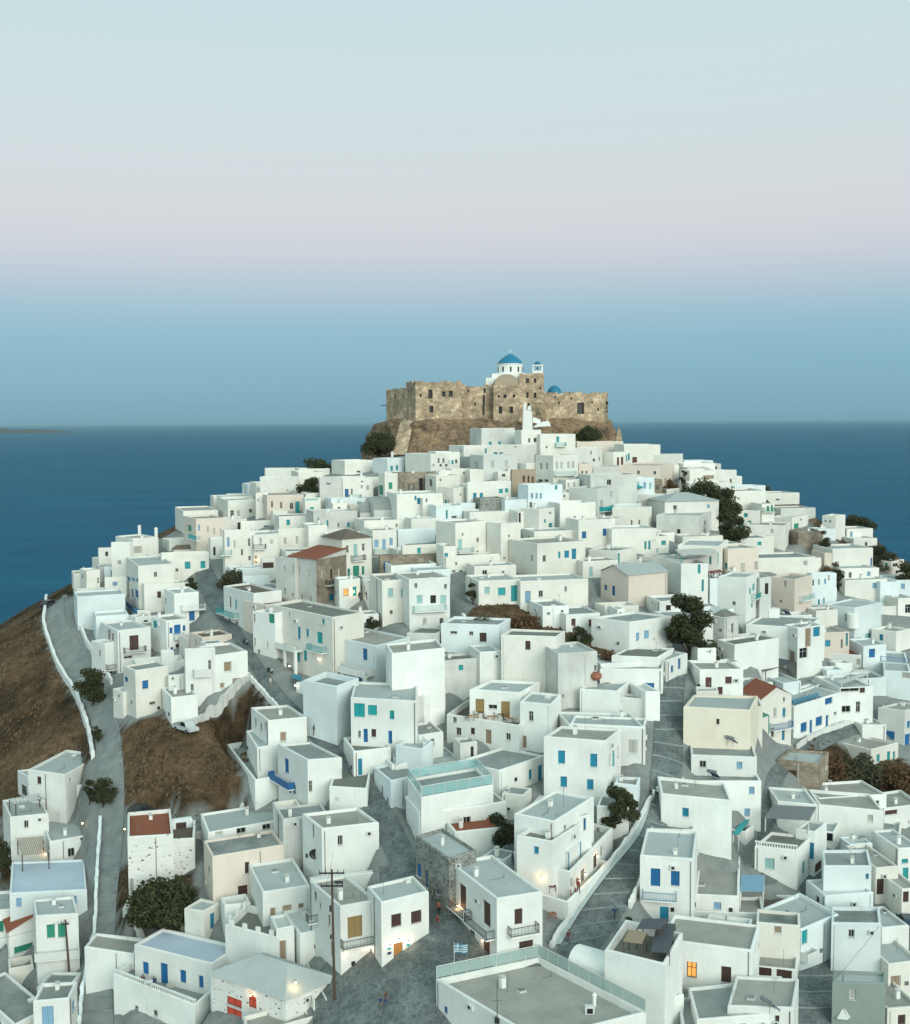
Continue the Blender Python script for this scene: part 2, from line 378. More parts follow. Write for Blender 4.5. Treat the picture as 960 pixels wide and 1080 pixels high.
def build_house(label, c, zt, mats, wins='', roof='flat', par=.35, bal='', chim='', add=None, name=None, cat='house', scale=5, auto=None, zb=None, rise=1.6, group=GROUP, hidewall=False):
    """c: four plan corners L, N, R, B counter-clockwise"""
    wm, rm = WM[mats[0]], RM[mats[1]]; wm2 = WM[mats[2]] if len(mats) > 2 else wm
    if scale < 5.7 and wm == 'white': wm = wm2 = 'warmwhite'  # far white walls carry the haze as a cream tint in their colour
    zmin = min(ht(p[0], p[1]) for p in c) - 4
    if zb is not None: zmin = zb
    cx, cy = sum(p[0] for p in c) / 4, sum(p[1] for p in c) / 4
    if add is None:
        root = thing(name or NAMES.get(mats[0], 'house'), label, cat, (cx, cy, ht(cx, cy)), group)
    else: root = add.root
    h = House(); h.root = root; h.c = c; h.zt = zt; h.scale = scale; h.label = label; h.roofz = zt - par
    # openings
    faces = {0: [], 1: []}
    def hit(px, py, fi):
        a, b_ = Vector(c[fi]).to_2d(), Vector(c[fi + 1]).to_2d()
        d = ray(px, py); e = b_ - a
        det = d.x * -e.y + e.x * d.y
        if abs(det) < 1e-9: return None
        t = (a.x * -e.y + e.x * a.y) / det; u = (d.x * a.y - d.y * a.x) / det
        return u, CAMZ + d.z * t, t
    L_ = [(Vector(c[i + 1]) - Vector(c[i])).to_2d().length for i in (0, 1)]
    zg = min(ht(*c[1][:2]), ht(*c[0][:2]), ht(*c[2][:2]))
    h.hit = hit; h.len = L_
    for wdef in [x.split() for x in wins.split(';') if x.strip()]:
        x, y, w, hh = map(float, wdef[:4]); k = wdef[4]
        best = None
        for fi in (0, 1):
            r = hit(*P(x, y), fi)
            if r and -.02 < r[0] < 1.02:
                nv = Vector((c[fi + 1][1] - c[fi][1], -(c[fi + 1][0] - c[fi][0])))
                if nv.dot(Vector(c[fi][:2])) < 0 and (best is None or r[2] < best[1][2]): best = (fi, r)
        if not best: continue
        fi, r = best
        a = hit(*P(x - w / 2, y), fi); b_ = hit(*P(x + w / 2, y), fi); t0 = hit(*P(x, y - hh / 2), fi); t1 = hit(*P(x, y + hh / 2), fi)
        u0, u1 = max(.15, min(a[0], b_[0]) * L_[fi]), min(L_[fi] - .15, max(a[0], b_[0]) * L_[fi])
        z1, z0 = min(zt - .15, t0[1]), t1[1]
        if u1 - u0 < .35: m_ = (u0 + u1) / 2; u0, u1 = max(.1, m_ - .3), min(L_[fi] - .1, m_ + .3)
        if z1 - z0 < .35 or u1 - u0 < .25: continue
        if any(not (u1 < q[0] + .0 or u0 > q[1] or z1 < q[2] or z0 > q[3]) for q in faces[fi]): continue
        faces[fi].append((u0, u1, z0, z1, k))
    skip = .45
    if not wins.strip() and auto is None and par < .8 and scale > 4.6 and not hidewall and zt - zg > 2.6 and name is None: auto = ['d', 'd', 'p', 'j', 'n']; skip = .52
    if auto:
        rnd = random.Random(hash(label) % 1000 if False else sum(map(ord, label)))
        for fi in (0, 1):
            nv = Vector((c[fi + 1][1] - c[fi][1], -(c[fi + 1][0] - c[fi][0])))
            if nv.dot(Vector(c[fi][:2])) >= 0: continue
            for st in range(int(max(1, (zt - zg - .5) // 2.9))):
                nc = int(L_[fi] // 3.2)
                for q in range(nc):
                    if rnd.random() < skip: continue
                    u = (q + .5 + rnd.uniform(-.15, .15)) * L_[fi] / nc; z1 = zt - .8 - st * 3.0; k = rnd.choice(auto)
                    dr = k.isupper(); w = .9 if dr else rnd.uniform(.6, .95); hh = 2.0 if dr else rnd.uniform(.8, 1.25)
                    if z1 - hh < zg + .2 or any(not (u + w < q2[0] or u - w > q2[1] or z1 < q2[2] or z1 - hh > q2[3]) for q2 in faces[fi]): continue
                    faces[fi].append((u - w / 2, u + w / 2, z1 - hh, z1, k))
    rz_ = random.Random(sum(map(ord, label)) * 5); dzc = [rz_.uniform(-.11, .11) if roof == 'flat' and par > .25 and 'railing' not in label and 'balustrade' not in label and 'merlon' not in label else 0 for _ in range(4)]
    mb = MB(); n = 4; p3 = []
    for i in range(4):
        p3.append(facade(mb, c[i], c[(i + 1) % 4], zmin, zt, faces.get(i, []), wm2 if i == 1 else wm, ch=.07 if roof == 'flat' else 0, dz=(dzc[i], dzc[(i + 1) % 4])))
    if roof == 'flat':
        inn = inset(c, .28); inn2 = inset(c, .07); rz = zt - par
        for i in range(4):
            a, b_ = c[i], c[(i + 1) % 4]; ai, bi = inn[i], inn[(i + 1) % 4]
            am, bm_ = inn2[i], inn2[(i + 1) % 4]; za, zb_ = zt + dzc[i], zt + dzc[(i + 1) % 4]
            mb.face([(a[0], a[1], za - .07), (b_[0], b_[1], zb_ - .07), (bm_[0], bm_[1], zb_), (am[0], am[1], za)], wm)
            mb.face([(am[0], am[1], za), (bm_[0], bm_[1], zb_), (bi[0], bi[1], zb_), (ai[0], ai[1], za)], wm)
            mb.face([(ai[0], ai[1], za), (bi[0], bi[1], zb_), (bi[0], bi[1], rz - .1), (ai[0], ai[1], rz - .1)], wm)
        if not hidewall: mb.build('wall', root)
        r_ = MB(); r_.face([(p[0], p[1], rz) for p in inn], rm); r_.build('roof', root)
        h.inn = inn
    else:
        mb.build('wall', root)
        r_ = MB(); out = inset(c, -.3); V = [Vector((p[0], p[1], zt + .03)) for p in out]
        th = Vector((0, 0, .14))
        if roof == 'hip':
            m1 = (V[0] + V[3]) / 2; m2 = (V[1] + V[2]) / 2
            if (V[1] - V[0]).length < (V[2] - V[1]).length: V = V[1:] + V[:1]; m1 = (V[0] + V[3]) / 2; m2 = (V[1] + V[2]) / 2
            half = (V[3] - V[0]).length / 2; ax = (m2 - m1); k = min(half, ax.length * .499); ax.normalize()
            a = m1 + ax * k + Vector((0, 0, rise)); b_ = m2 - ax * k + Vector((0, 0, rise))
            r_.face([V[0], V[1], b_, a], rm); r_.face([V[1], V[2], b_], rm); r_.face([V[2], V[3], a, b_], rm); r_.face([V[3], V[0], a], rm)
        elif roof in ('gable', 'gable2'):      # ridge along L->N, or along N->R
            if roof == 'gable2': V = V[1:] + V[:1]
            a = (V[0] + V[3]) / 2 + Vector((0, 0, rise)); b_ = (V[1] + V[2]) / 2 + Vector((0, 0, rise))
            r_.face([V[0], V[1], b_, a], rm); r_.face([V[2], V[3], a, b_], rm)
            g = MB(); ii = inset(c, .0); ii = [Vector((p[0], p[1], zt)) for p in ii]
            if roof == 'gable2': ii = ii[1:] + ii[:1]
            ga = (ii[0] + ii[3]) / 2 + Vector((0, 0, rise - .05)); gb = (ii[1] + ii[2]) / 2 + Vector((0, 0, rise - .05))
            g.face([ii[1], ii[2], gb], wm); g.face([ii[3], ii[0], ga], wm); g.build('gable', root)
        elif roof == 'shed':                    # high at the back
            V[2] += Vector((0, 0, rise)); V[3] += Vector((0, 0, rise)); r_.face(V, rm)
            g = MB(); ii = [Vector((p[0], p[1], zt)) for p in c]; up = Vector((0, 0, rise * .97))
            g.face([ii[1], ii[2], ii[2] + up], wm); g.face([ii[3], ii[0], ii[3] + up], wm); g.face([ii[2], ii[3], ii[3] + up, ii[2] + up], wm); g.build('gable', root)
        elif roof in ('vault', 'vault2'):       # barrel along L->N, or along N->R
            V = [Vector((p[0], p[1], zt)) for p in c]
            if roof == 'vault2': V = V[1:] + V[:1]
            arc = [(1 - math.cos(math.pi * i / 12)) / 2 for i in range(13)]; hz = [math.sin(math.pi * i / 12) * rise for i in range(13)]
            A1 = [V[0].lerp(V[3], t) + Vector((0, 0, z)) for t, z in zip(arc, hz)]; B1 = [V[1].lerp(V[2], t) + Vector((0, 0, z)) for t, z in zip(arc, hz)]
            for i in range(12): r_.face([A1[i], B1[i], B1[i + 1], A1[i + 1]], rm)
            r_.face(A1, wm); r_.face(B1[::-1], wm)
        r_.build('roof', root)
        h.inn = c
    for fi in (0, 1):
        for r in faces[fi]:
            opening(root, p3[fi], r, scale); OPEN.append(proj(p3[fi]((r[0] + r[1]) / 2, (r[2] + r[3]) / 2)))
    h.p3 = p3
    if scale > 6 and par < .8 and zt - zg > 2.6:
        rp_ = random.Random(sum(map(ord, label)) * 3)
        for fi in (0, 1):
            nv = Vector((c[fi + 1][1] - c[fi][1], -(c[fi + 1][0] - c[fi][0])))
            if nv.dot(Vector(c[fi][:2])) >= 0 or L_[fi] < 2.5: continue
            def free(u0, u1, z0, z1): return not any(u1 > q[0] - .1 and u0 < q[1] + .1 and z1 > q[2] and z0 < q[3] for q in faces[fi])
            u = rp_.choice([.35, L_[fi] - .4, L_[fi] * rp_.uniform(.3, .7)])
            if rp_.random() < .5 and free(u - .1, u + .1, zg, zt):
                k = MB(); a = Vector(p3[fi](u, zt - .3, -.06)); b_ = Vector(p3[fi](u, zg + .1, -.06)); k.tube(a, b_, .045, .045, rp_.choice(['metal', 'wood', 'whitepaint']), 6); k.build('drainpipe', root)
            u = L_[fi] * rp_.uniform(.15, .85); z = zt - rp_.uniform(.9, 2.2)
            if rp_.random() < .35 and free(u - .5, u + .5, z - .1, z + .7):
                k = MB(); a = Vector(p3[fi](u - .38, z, 0)); X_ = Vector(p3[fi](u, z, 0)) - a; X_.normalize(); N_ = Vector(p3[fi](u, z, -1)) - Vector(p3[fi](u, z, 0)); k.obox(a + N_ * .02, X_ * .76, N_ * .28, (0, 0, .5), 'whitepaint'); k.obox(a + N_ * .305 + X_ * .1 + Vector((0, 0, .08)), X_ * .36, N_ * .01, (0, 0, .34), 'iron'); k.build('air_conditioner', root)
            u = L_[fi] * rp_.uniform(.1, .9); z = zg + rp_.uniform(.9, 1.5)
            if rp_.random() < .35 and free(u - .3, u + .3, z - .1, z + .5):
                k = MB(); a = Vector(p3[fi](u - .2, z, 0)); X_ = Vector(p3[fi](u, z, 0)) - a; X_.normalize(); N_ = Vector(p3[fi](u, z, -1)) - Vector(p3[fi](u, z, 0)); k.obox(a + N_ * .01, X_ * .4, N_ * .14, (0, 0, .45), rp_.choice(['metal', 'iron', 'weathered'])); k.build('meter_box', root)
    for bd in [x.split() for x in bal.split(';') if x.strip()]:
        x, y, w, hh = map(float, bd[:4]); col = SH.get(bd[4], 'iron') if bd[4] != 'd' else 'iron'
        if bd[4] == 'w': col = 'whitepaint'
        best = None
        for fi in (0, 1):
            r = hit(*P(x, y), fi)
            if r and -.05 < r[0] < 1.05 and (best is None or r[2] < best[1][2]): best = (fi, r)
        if not best: continue
        fi, r = best
        a = hit(*P(x - w / 2, y), fi); b_ = hit(*P(x + w / 2, y), fi); t1 = hit(*P(x, y + hh / 2), fi)
        balcony(root, p3[fi], min(a[0], b_[0]) * L_[fi], max(a[0], b_[0]) * L_[fi], t1[1], col, solid=(len(bd) > 5 and bd[5] == 's'))
    for cd in [x.split() for x in chim.split(';') if x.strip()]:
        x, y = map(float, cd[:2]); hgt = float(cd[2]) if len(cd) > 2 else 1.0
        q = at_z(*P(x, y), h.roofz)
        k = MB(); k.box(q.x - .3, q.x + .3, q.y - .3, q.y + .3, h.roofz - .05, h.roofz + hgt, 'white'); k.box(q.x - .36, q.x + .36, q.y - .36, q.y + .36, h.roofz + hgt, h.roofz + hgt + .12, 'white')
        k.box(q.x - .18, q.x + .18, q.y - .18, q.y + .18, h.roofz + hgt + .122, h.roofz + hgt + .3, 'white'); k.build('chimney', root)
    if roof == 'flat' and scale > 4.6 and par < .8: clutter(h, inn, rz, scale)
    HOUSES.append(h)
    return h

def clutter(h, inn, rz, scale):
    rnd = random.Random(sum(ord(ch) * (i + 3) for i, ch in enumerate(h.label)))
    A, B, D = Vector(inn[1]), Vector(inn[2]), Vector(inn[0])
    if (B - A).length < 2.4 or (D - A).length < 2.4: return
    def spot(): return A + (B - A) * rnd.uniform(.14, .86) + (D - A) * rnd.uniform(.2, .86)
    ux = (B - A).normalized().to_3d(); uy = (D - A).normalized().to_3d()
    if rnd.random() < .5:
        p = spot().to_3d(); p.z = rz - .02; k = MB(); hh = rnd.uniform(.5, 1.1); k.obox(p, ux * .45, uy * .45, (0, 0, hh), 'white'); k.obox(p - ux * .05 - uy * .05 + Vector((0, 0, hh + .1)), ux * .55, uy * .55, (0, 0, .07), 'weathered'); k.obox(p + ux * .1 + uy * .1 + Vector((0, 0, hh)), ux * .2, uy * .2, (0, 0, .12), 'dark'); k.build('chimney', h.root)
    if rnd.random() < .35 and scale > 6:
        p = spot().to_3d(); p.z = rz - .02; k = MB(); w = rnd.uniform(.6, 1.0); k.obox(p, ux * w, uy * w, (0, 0, .22), 'weathered'); k.obox(p + ux * .08 + uy * .08 + Vector((0, 0, .224)), ux * (w - .16), uy * (w - .16), (0, 0, .05), rnd.choice(['metal', 'greycloth', 'white'])); k.build('hatch', h.root)
    if rnd.random() < .4 and scale > 6:
        p = spot().to_3d(); p.z = rz; k = MB(); hh = rnd.uniform(1.2, 2.4); k.tube(p, p + Vector((0, 0, hh)), .025, .02, 'metal', 5)
        for q in range(4): y = hh - .1 - q * .14; k.tube(p + Vector((0, 0, y)) - ux * (.35 - q * .03), p + Vector((0, 0, y)) + ux * (.35 - q * .03), .012, .012, 'metal', 4)
        k.build('aerial', h.root)
    if rnd.random() < .3 and scale > 6:
        p = spot().to_3d(); p.z = rz + .02; k = MB(); q = p + ux * rnd.uniform(1, 2.2); k.tube(p, q, .05, .05, 'metal', 6); k.tube(q, q + Vector((0, 0, .5)), .05, .05, 'metal', 6); k.build('pipe', h.root)

def balcony(root, P3, u0, u1, z, col, out=1.0, hgt=.95, solid=False):
    s = MB(); u0 = u0; u1 = max(u1, u0 + .8)
    A, B = Vector(P3(u0, z, 0)), Vector(P3(u1, z, 0)); X = (B - A).normalized(); N = Vector(P3(u0, z, 0)) - Vector(P3(u0, z, 1)); w = (B - A).length; Z = Vector((0, 0, 1))
    s.obox(A + N * .003 - Z * .15, X * w, N * out, Z * .15, 'white')
    b = s.build('balcony', root)
    r = MB()
    def run(p, d, ln, n_):
        if solid: r.obox(p + Z * .02, d * ln, n_ * .05, Z * hgt, col); return
        r.obox(p + Z * (hgt - .05), d * ln, n_ * .05, Z * .05, col); r.obox(p + Z * .08, d * ln, n_ * .04, Z * .04, col)
        k = max(2, int(ln / .16))
        for i in range(k + 1):
            q = p + d * min(ln - .03, ln * i / k); r.obox(q + Z * .0, d * .03, n_ * .03, Z * (hgt - .05), col)
    run(A + N * (out - .06), X, w, N)
    run(A + N * .02, N, out - .09, -X * -1 if False else X); run(A + X * (w - .05) + N * .02, N, out - .09, X)
    r.build('railing', b)

def H(label, spec, mats, wins='', depth=None, dl=None, **kw):
    """roof corners L, N, R as seen in the photo and the photo height of the ground under N"""
    lx, ly, nx, ny, rx, ry, yb = map(float, spec.split())
    pn = P(nx, ny); g = ground(pn[0], P(0, yb)[1])
    top = at_dist(*pn, g.y); zt = top.z
    L, N, Rr = at_z(*P(lx, ly), zt), top, at_z(*P(rx, ry), zt)
    L, N, Rr = [Vector(tuple(p)[:2]) for p in (L, N, Rr)]
    e1, e2 = L - N, Rr - N
    ang = math.degrees(abs(e1.angle_signed(e2)))
    tol = 14
    if abs(ang - 90) > tol:
        keep1 = math.hypot(lx - nx, ly - ny) >= math.hypot(rx - nx, ry - ny)
        k, o, px = (e1, e2, P(rx, ry)[0]) if keep1 else (e2, e1, P(lx, ly)[0])
        kd = k.normalized(); pr = Vector((kd.y, -kd.x)) if not keep1 else Vector((kd.y, -kd.x))
        if pr.dot(o) < 0: pr = -pr
        dv = pr + kd * math.tan(R(max(-tol, min(tol, 90 - ang)))) if True else pr; dv.normalize()
        t = max(3.0, o.dot(dv))
        if keep1: Rr = N + dv * t
        else: L = N + dv * t
    if (L - N).length < 4 and not dl: L = N + (L - N).normalized() * 7
    if (Rr - N).length < 4 and not depth: Rr = N + (Rr - N).normalized() * 7
    if depth: Rr = N + (Rr - N).normalized() * depth
    if dl: L = N + (L - N).normalized() * dl
    B = L + Rr - N
    if (Rr - N).x * (L - N).y - (Rr - N).y * (L - N).x < 0: print('FLIPPED', label)
    return build_house(label, [tuple(L), tuple(N), tuple(Rr), tuple(B)], zt, mats, wins, scale=F / g.y, **kw)

def Q(label, spec, mats, wins='', d=7.0, yaw=None, **kw):
    """photo x of left, near and right corner, photo y of roof and ground at the near one"""
    xl, xn, xr, yt, yb = map(float, spec.split())
    pn = P(xn, yt); g = ground(pn[0], P(0, yb)[1]); top = at_dist(*pn, g.y); zt = top.z
    f = Vector((top.x, top.y)).normalized() * .35 + Vector((0, .65)); f.normalize(); r = Vector((f.y, -f.x))
    wl, wr = xn - xl, xr - xn
    if wl <= 0: ph = 0.0
    elif wr <= 0: ph = math.pi / 2
    else: ph = min(R(74), max(R(16), math.atan2(wl, wr)))
    if yaw is not None: ph = R(yaw)
    dr = r * math.cos(ph) + f * math.sin(ph); dl = -r * math.sin(ph) + f * math.cos(ph)
    N = Vector((top.x, top.y))
    def reach(dv, px):
        e = ray(px, pn[1]); e = Vector((e.x, e.y))
        det = dv.x * -e.y + e.x * dv.y
        return (N.x * e.y - N.y * e.x) / det if abs(det) > 1e-9 else d
    tl = d if wl <= 0 else reach(dl, P(xl, 0)[0]); tr = d if wr <= 0 else reach(dr, P(xr, 0)[0])
    tl = tl if 1 < tl < 30 else d; tr = tr if 1 < tr < 30 else d
    L = N + dl * tl; Rr = N + dr * tr; B = L + Rr - N
    return build_house(label, [tuple(L), tuple(N), tuple(Rr), tuple(B)], zt, mats, wins, scale=F / g.y, **kw)

SEA_A, SEA_B, SEA_C = (.000, .048, .105), (.002, .130, .210), (.000, .085, .158)
HAZE = 2.4e-5
SUN_EL, SUN_ROT, SUN_E, SUN_ANG, SUN_COL = math.radians(20), math.radians(152), 2.0, math.radians(35), (1.0, .985, .90)
EXPO = 0.0
NISH = 0.10
SKY_GAIN = 0.95
SKY_BACK = (2.12, 2.12, 1.90)
SKY = [(-.05,(100,148,172)),(0,(120,166,187)),(.03,(123,172,192)),(.065,(133,181,200)),(.09,(155,189,206)),(.112,(180,197,211)),(.135,(203,207,215)),(.16,(214,214,217)),(.205,(213,220,221)),(.27,(208,225,225)),(.335,(202,225,227)),(.44,(182,211,218))]
FILL_MAX = 150

# ------------------------------------------------------------------ layout of slopes and streets
fr(0, 0, 1)
BROWN = [  # dry slopes as seen in the photo
 [(-80,640),(40,645),(60,700),(98,770),(100,800),(0,862),(0,905),(-80,920)],
 [(124,768),(172,752),(185,770),(268,722),(285,745),(250,800),(262,858),(205,862),(130,850)],
 [(0,880),(14,900),(22,935),(0,945)],
 [(845,775),(905,790),(1000,815),(1000,850),(905,838),(855,800)],
 [(488,650),(520,628),(600,655),(660,690),(640,705),(560,668)],
 [(118,930),(140,905),(205,920),(212,975),(125,980)],
]
def inpoly(x, y, poly):
    k = False; j = len(poly) - 1
    for i in range(len(poly)):
        xi, yi = poly[i]; xj, yj = poly[j]
        if (yi > y) != (yj > y) and x < (xj - xi) * (y - yi) / (yj - yi) + xi: k = not k
        j = i
    return k
ROADS = {}
def catmull(ps, m=6):
    out = []
    for i in range(len(ps) - 1):
        p0, p1, p2, p3 = ps[max(0, i - 1)], ps[i], ps[i + 1], ps[min(len(ps) - 1, i + 2)]
        for k in range(m):
            t = k / m
            out.append(tuple(.5 * (2 * b + (c - a) * t + (2 * a - 5 * b + 4 * c - d_) * t * t + (3 * b - a - 3 * c + d_) * t ** 3) for a, b, c, d_ in zip(p0, p1, p2, p3)))
    out.append(tuple(ps[-1])); return out

RD_left = ('left_cement_road', [(50,638),(48,660),(64,700),(88,742),(100,780),(102,830),(104,880),(101,940),(100,985),(92,1030),(86,1090)],
       [(68,632),(70,655),(94,694),(114,730),(126,768),(131,825),(130,878),(124,940),(121,984),(118,1029),(120,1089)], 'cement')
RD_mid = ('middle_street', [(205,600),(212,625),(228,650),(250,680),(262,700),(285,735),(320,770),(352,812),(385,855),(408,905),(418,935)],
       [(222,595),(236,625),(246,650),(270,690),(285,712),(306,738),(345,775),(380,815),(412,850),(445,915),(470,960)], 'paving')
RD_sq = ('village_square', [(400,915),(398,960),(350,1010),(330,1040),(330,1075),(330,1110)], [(460,915),(490,985),(530,1012),(575,1020),(610,1050),(640,1110)], 'paving')
RD_step = ('stepped_street', [(690,705),(690,730),(690,770),(688,800),(684,840),(672,885),(640,925),(612,965),(590,1000),(570,1020)],
       [(726,705),(722,730),(720,770),(720,810),(712,850),(694,890),(672,925),(660,960),(640,990),(618,1020)], 'paving')
RD_alley = ('lower_right_alley', [(838,880),(842,920),(846,960),(846,1010),(838,1050),(836,1090)], [(868,880),(870,920),(873,960),(878,1010),(880,1050),(886,1090)], 'paving')
RD_rt = ('upper_right_lane', [(805,935),(800,880),(805,840),(815,810),(850,785),(885,765),(915,755)], [(822,930),(815,880),(822,845),(832,815),(862,795),(895,778),(930,770)], 'paving')

def segd(gx, gy, a, b):
    ax, ay, bx, by = a[0], a[1], b[0], b[1]; dx, dy = bx - ax, by - ay; t = np.clip(((gx - ax) * dx + (gy - ay) * dy) / max(1e-9, dx * dx + dy * dy), 0, 1)
    return np.hypot(gx - ax - t * dx, gy - ay - t * dy)
SIL = [(0,664),(48,648),(70,625),(100,600),(185,560),(240,525),(300,500),(350,490),(400,480),(440,470),(640,468),(700,480),(740,495),(800,525),(860,555),(920,595),(960,615),(1100,700),(1100,1300),(-200,1300),(-200,760)]

# ================================================================== houses, measured on the photo crop by crop
A_ = ['d', 'd', 'd', 'j', 't', 'D']           # dark openings mostly
# ---- right under the castle
fr(460, 440, 6)
Q('pale stained block house directly below the castle wall with two tiny teal windows', '215 287 497 70 225', 'xb', '343 165 18 22 t;402 165 18 22 t', d=9)
Q('white house just right of the stained block under the castle stair, two dark windows', '497 540 665 82 235', 'wb', '590 147 13 28 d;627 145 20 28 d')
Q('white house under the castle stair with a dark teal balcony', '625 660 882 105 240', 'wb', '770 140 18 36 T;700 190 12 16 d', bal='785 172 64 24 t')
Q('low white house at the foot of the castle rock, left of the stained block', '82 175 350 180 250', 'wb', auto=A_)
Q('cream weathered house with small arched openings under the stained block', '320 570 622 178 300', 'cb', '376 228 26 12 t;413 228 26 12 t;503 187 10 12 d')
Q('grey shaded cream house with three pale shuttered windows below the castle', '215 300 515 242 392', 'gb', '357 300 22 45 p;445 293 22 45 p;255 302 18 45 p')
Q('brown earthen house with red brown windows between two white houses below castle', '470 480 632 332 482', 'eb', '555 390 14 40 r;585 392 12 40 r;612 395 12 40 r', d=6)
Q('small cream annexe with two square dark windows beside the brown earthen house', '388 392 518 342 402', 'cb', '428 368 22 20 d;483 367 22 20 d', d=4)
Q('two storey white house with a long pale balcony row high under the castle gate', '630 742 898 242 428', 'wb', '663 310 20 40 p;700 310 20 40 p;765 305 15 46 p;795 305 15 46 p;838 303 15 46 p;868 303 15 46 p;660 402 30 18 d;697 402 26 18 d', bal='808 352 130 30 v')
Q('cool white house with three pale blue windows and a wide roof terrace', '581 583 800 430 600', 'kl', '607 498 14 34 j;636 498 14 34 j;663 498 14 34 j;600 555 18 36 d;760 442 16 34 T')
Q('white cube with one tiny dark window at right of the teal roof terrace', '690 775 842 484 600', 'wl', '812 500 14 18 d')
Q('small white upper room behind the teal roof terrace', '818 822 908 396 470', 'wl', '838 430 12 30 p;875 430 12 36 p')
Q('long white house with paired azure windows and grey flat roof, mid slope under castle', '190 200 475 408 548', 'wg', '245 498 22 38 a;287 498 20 38 a;410 468 26 28 t;446 463 20 26 t', d=9)
Q('cream house with tiny high window left of the paired azure windows', '10 110 198 446 560', 'cg', '155 490 10 14 d;60 537 14 26 t;75 537 10 26 v')
Q('white house with dark doors and teal pots under the castle', '-8 -2 150 220 330', 'wb', '17 275 12 30 d;48 275 12 30 d;78 285 14 26 T;104 285 14 26 t;128 280 8 26 d')
Q('cream terrace house with two slit openings, under the teal pot terrace', '92 97 215 328 412', 'cb', '177 353 12 12 d;118 405 10 12 d', d=5)
Q('plain cream house under the teal pot terrace with one arched opening', '-20 5 95 340 430', 'cb', '28 400 12 18 d')
Q('roofless rubble stone ruin with a rounded end among white houses', '275 280 430 515 590', 'zm', d=5, hidewall=False)
Q('pale low house behind the rubble ruin, plain wall', '432 436 592 522 600', 'kl', auto=None)
Q('long low white house in front of ruin, dark slit at its right end', '208 212 516 600 672', 'ww', '250 650 14 14 d', d=8)
Q('narrow white house with tall dark doorway at right end of long low house', '514 518 545 600 690', 'wg', '529 636 15 70 D', d=5)
Q('low cool white house with a slim teal door, edge of a plant terrace', '-5 0 166 562 668', 'kl', '68 615 12 54 T;115 632 34 16 d')
Q('white cube with teal lower window and small dark attic window below castle', '535 652 750 582 722', 'wg', '723 607 14 16 d;690 657 13 24 t;725 688 22 36 t')
Q('wide white house with two small dark windows side by side, right of the white cube', '752 785 962 548 705', 'ww', '842 645 16 22 d;878 635 13 18 d')
Q('low cream house with two dark slit windows and a crowded roof edge', '545 622 882 722 792', 'cl', '585 762 10 22 d;714 772 14 30 d')
Q('tall cream house with a pale teal balcony in the very middle of the hill', '-2 122 322 668 905', 'cb', '168 742 11 18 d;264 777 14 30 d;262 852 12 16 d;152 806 26 66 V', bal='178 838 92 34 v')
Q('tall cream house whose left wall lies in shade, middle of the hill', '322 410 535 672 900', 'cb', '461 752 12 18 d;432 892 12 14 d')
Q('big cream two storey house with azure shutters right of the tall cream houses', '460 640 945 800 1008', 'cb', '605 893 12 40 d;685 895 20 42 d;780 872 14 42 t;827 867 30 45 a;873 865 28 66 A;790 1040 14 20 d', d=9)
fr(380, 440, 4)
Q('white house front with three pale blue shutters and long pale balcony', '50 52 153 478 592', 'wb', '68 533 18 32 j;100 537 14 46 J;130 525 14 32 j', bal='104 560 96 24 v')
Q('very long plain white house wall with one tiny window below the long blue windowed terrace', '15 22 270 438 505', 'wl', '153 457 8 14 d', d=9)
Q('grey shaded house with a single slit, left of the tall cream balcony house', '152 160 402 474 535', 'kl', '322 510 11 26 d', d=6)
Q('cream house with dark eaves line and one teal shutter on a corner', '172 178 352 543 625', 'cb', '248 563 15 24 t;290 580 10 10 d')
Q('narrow cream house with teal shutter beside a dark drainpipe', '350 352 402 545 650', 'cb', '358 587 24 28 t', d=5)
Q('brown stone house with flat brown roof and one blue door', '78 84 332 583 655', 'sb', '112 630 26 42 B', d=9)
Q('plain white front below the brown stone house', '126 130 322 624 678', 'wb', auto=None, d=6)
Q('two storey house with pale teal shutters and long teal balcony at village centre', '203 206 378 684 886', 'wb', '235 710 12 20 d;360 714 12 20 d;308 768 24 34 D;250 768 24 34 v;350 768 24 34 v;272 860 16 26 p;343 860 16 26 d', bal='291 800 136 30 v', d=10)
Q('cream house with pale teal windows stuck to the left of the teal balcony house', '88 92 206 688 868', 'cb', '128 740 22 36 v;180 740 18 34 v;131 823 13 18 d;196 840 10 40 D', d=9)
Q('low cream house with bright teal double door above the brown garden', '498 500 676 690 795', 'cl', '535 730 22 28 v;597 735 32 32 t;655 743 38 68 T', d=8)
Q('low cream house with one pale blue door above the brown garden', '674 676 962 692 795', 'cl', '707 758 24 50 J;762 745 18 28 d;867 725 9 22 d', d=8)
Q('low cream house with a wall arch above the teal double door', '478 482 658 628 695', 'cl', auto=None, d=5)
Q('cream terrace house with white parapet and round chimney, centre of hill', '358 362 592 590 655', 'cb', '405 618 8 14 d;395 650 14 10 d;425 650 14 10 d;462 650 8 14 d', d=6)
Q('white cottage with dark door at upper edge of the brown garden, leftmost of two', '765 770 880 798 885', 'wg', '852 838 10 48 D;795 828 14 10 d', d=7)
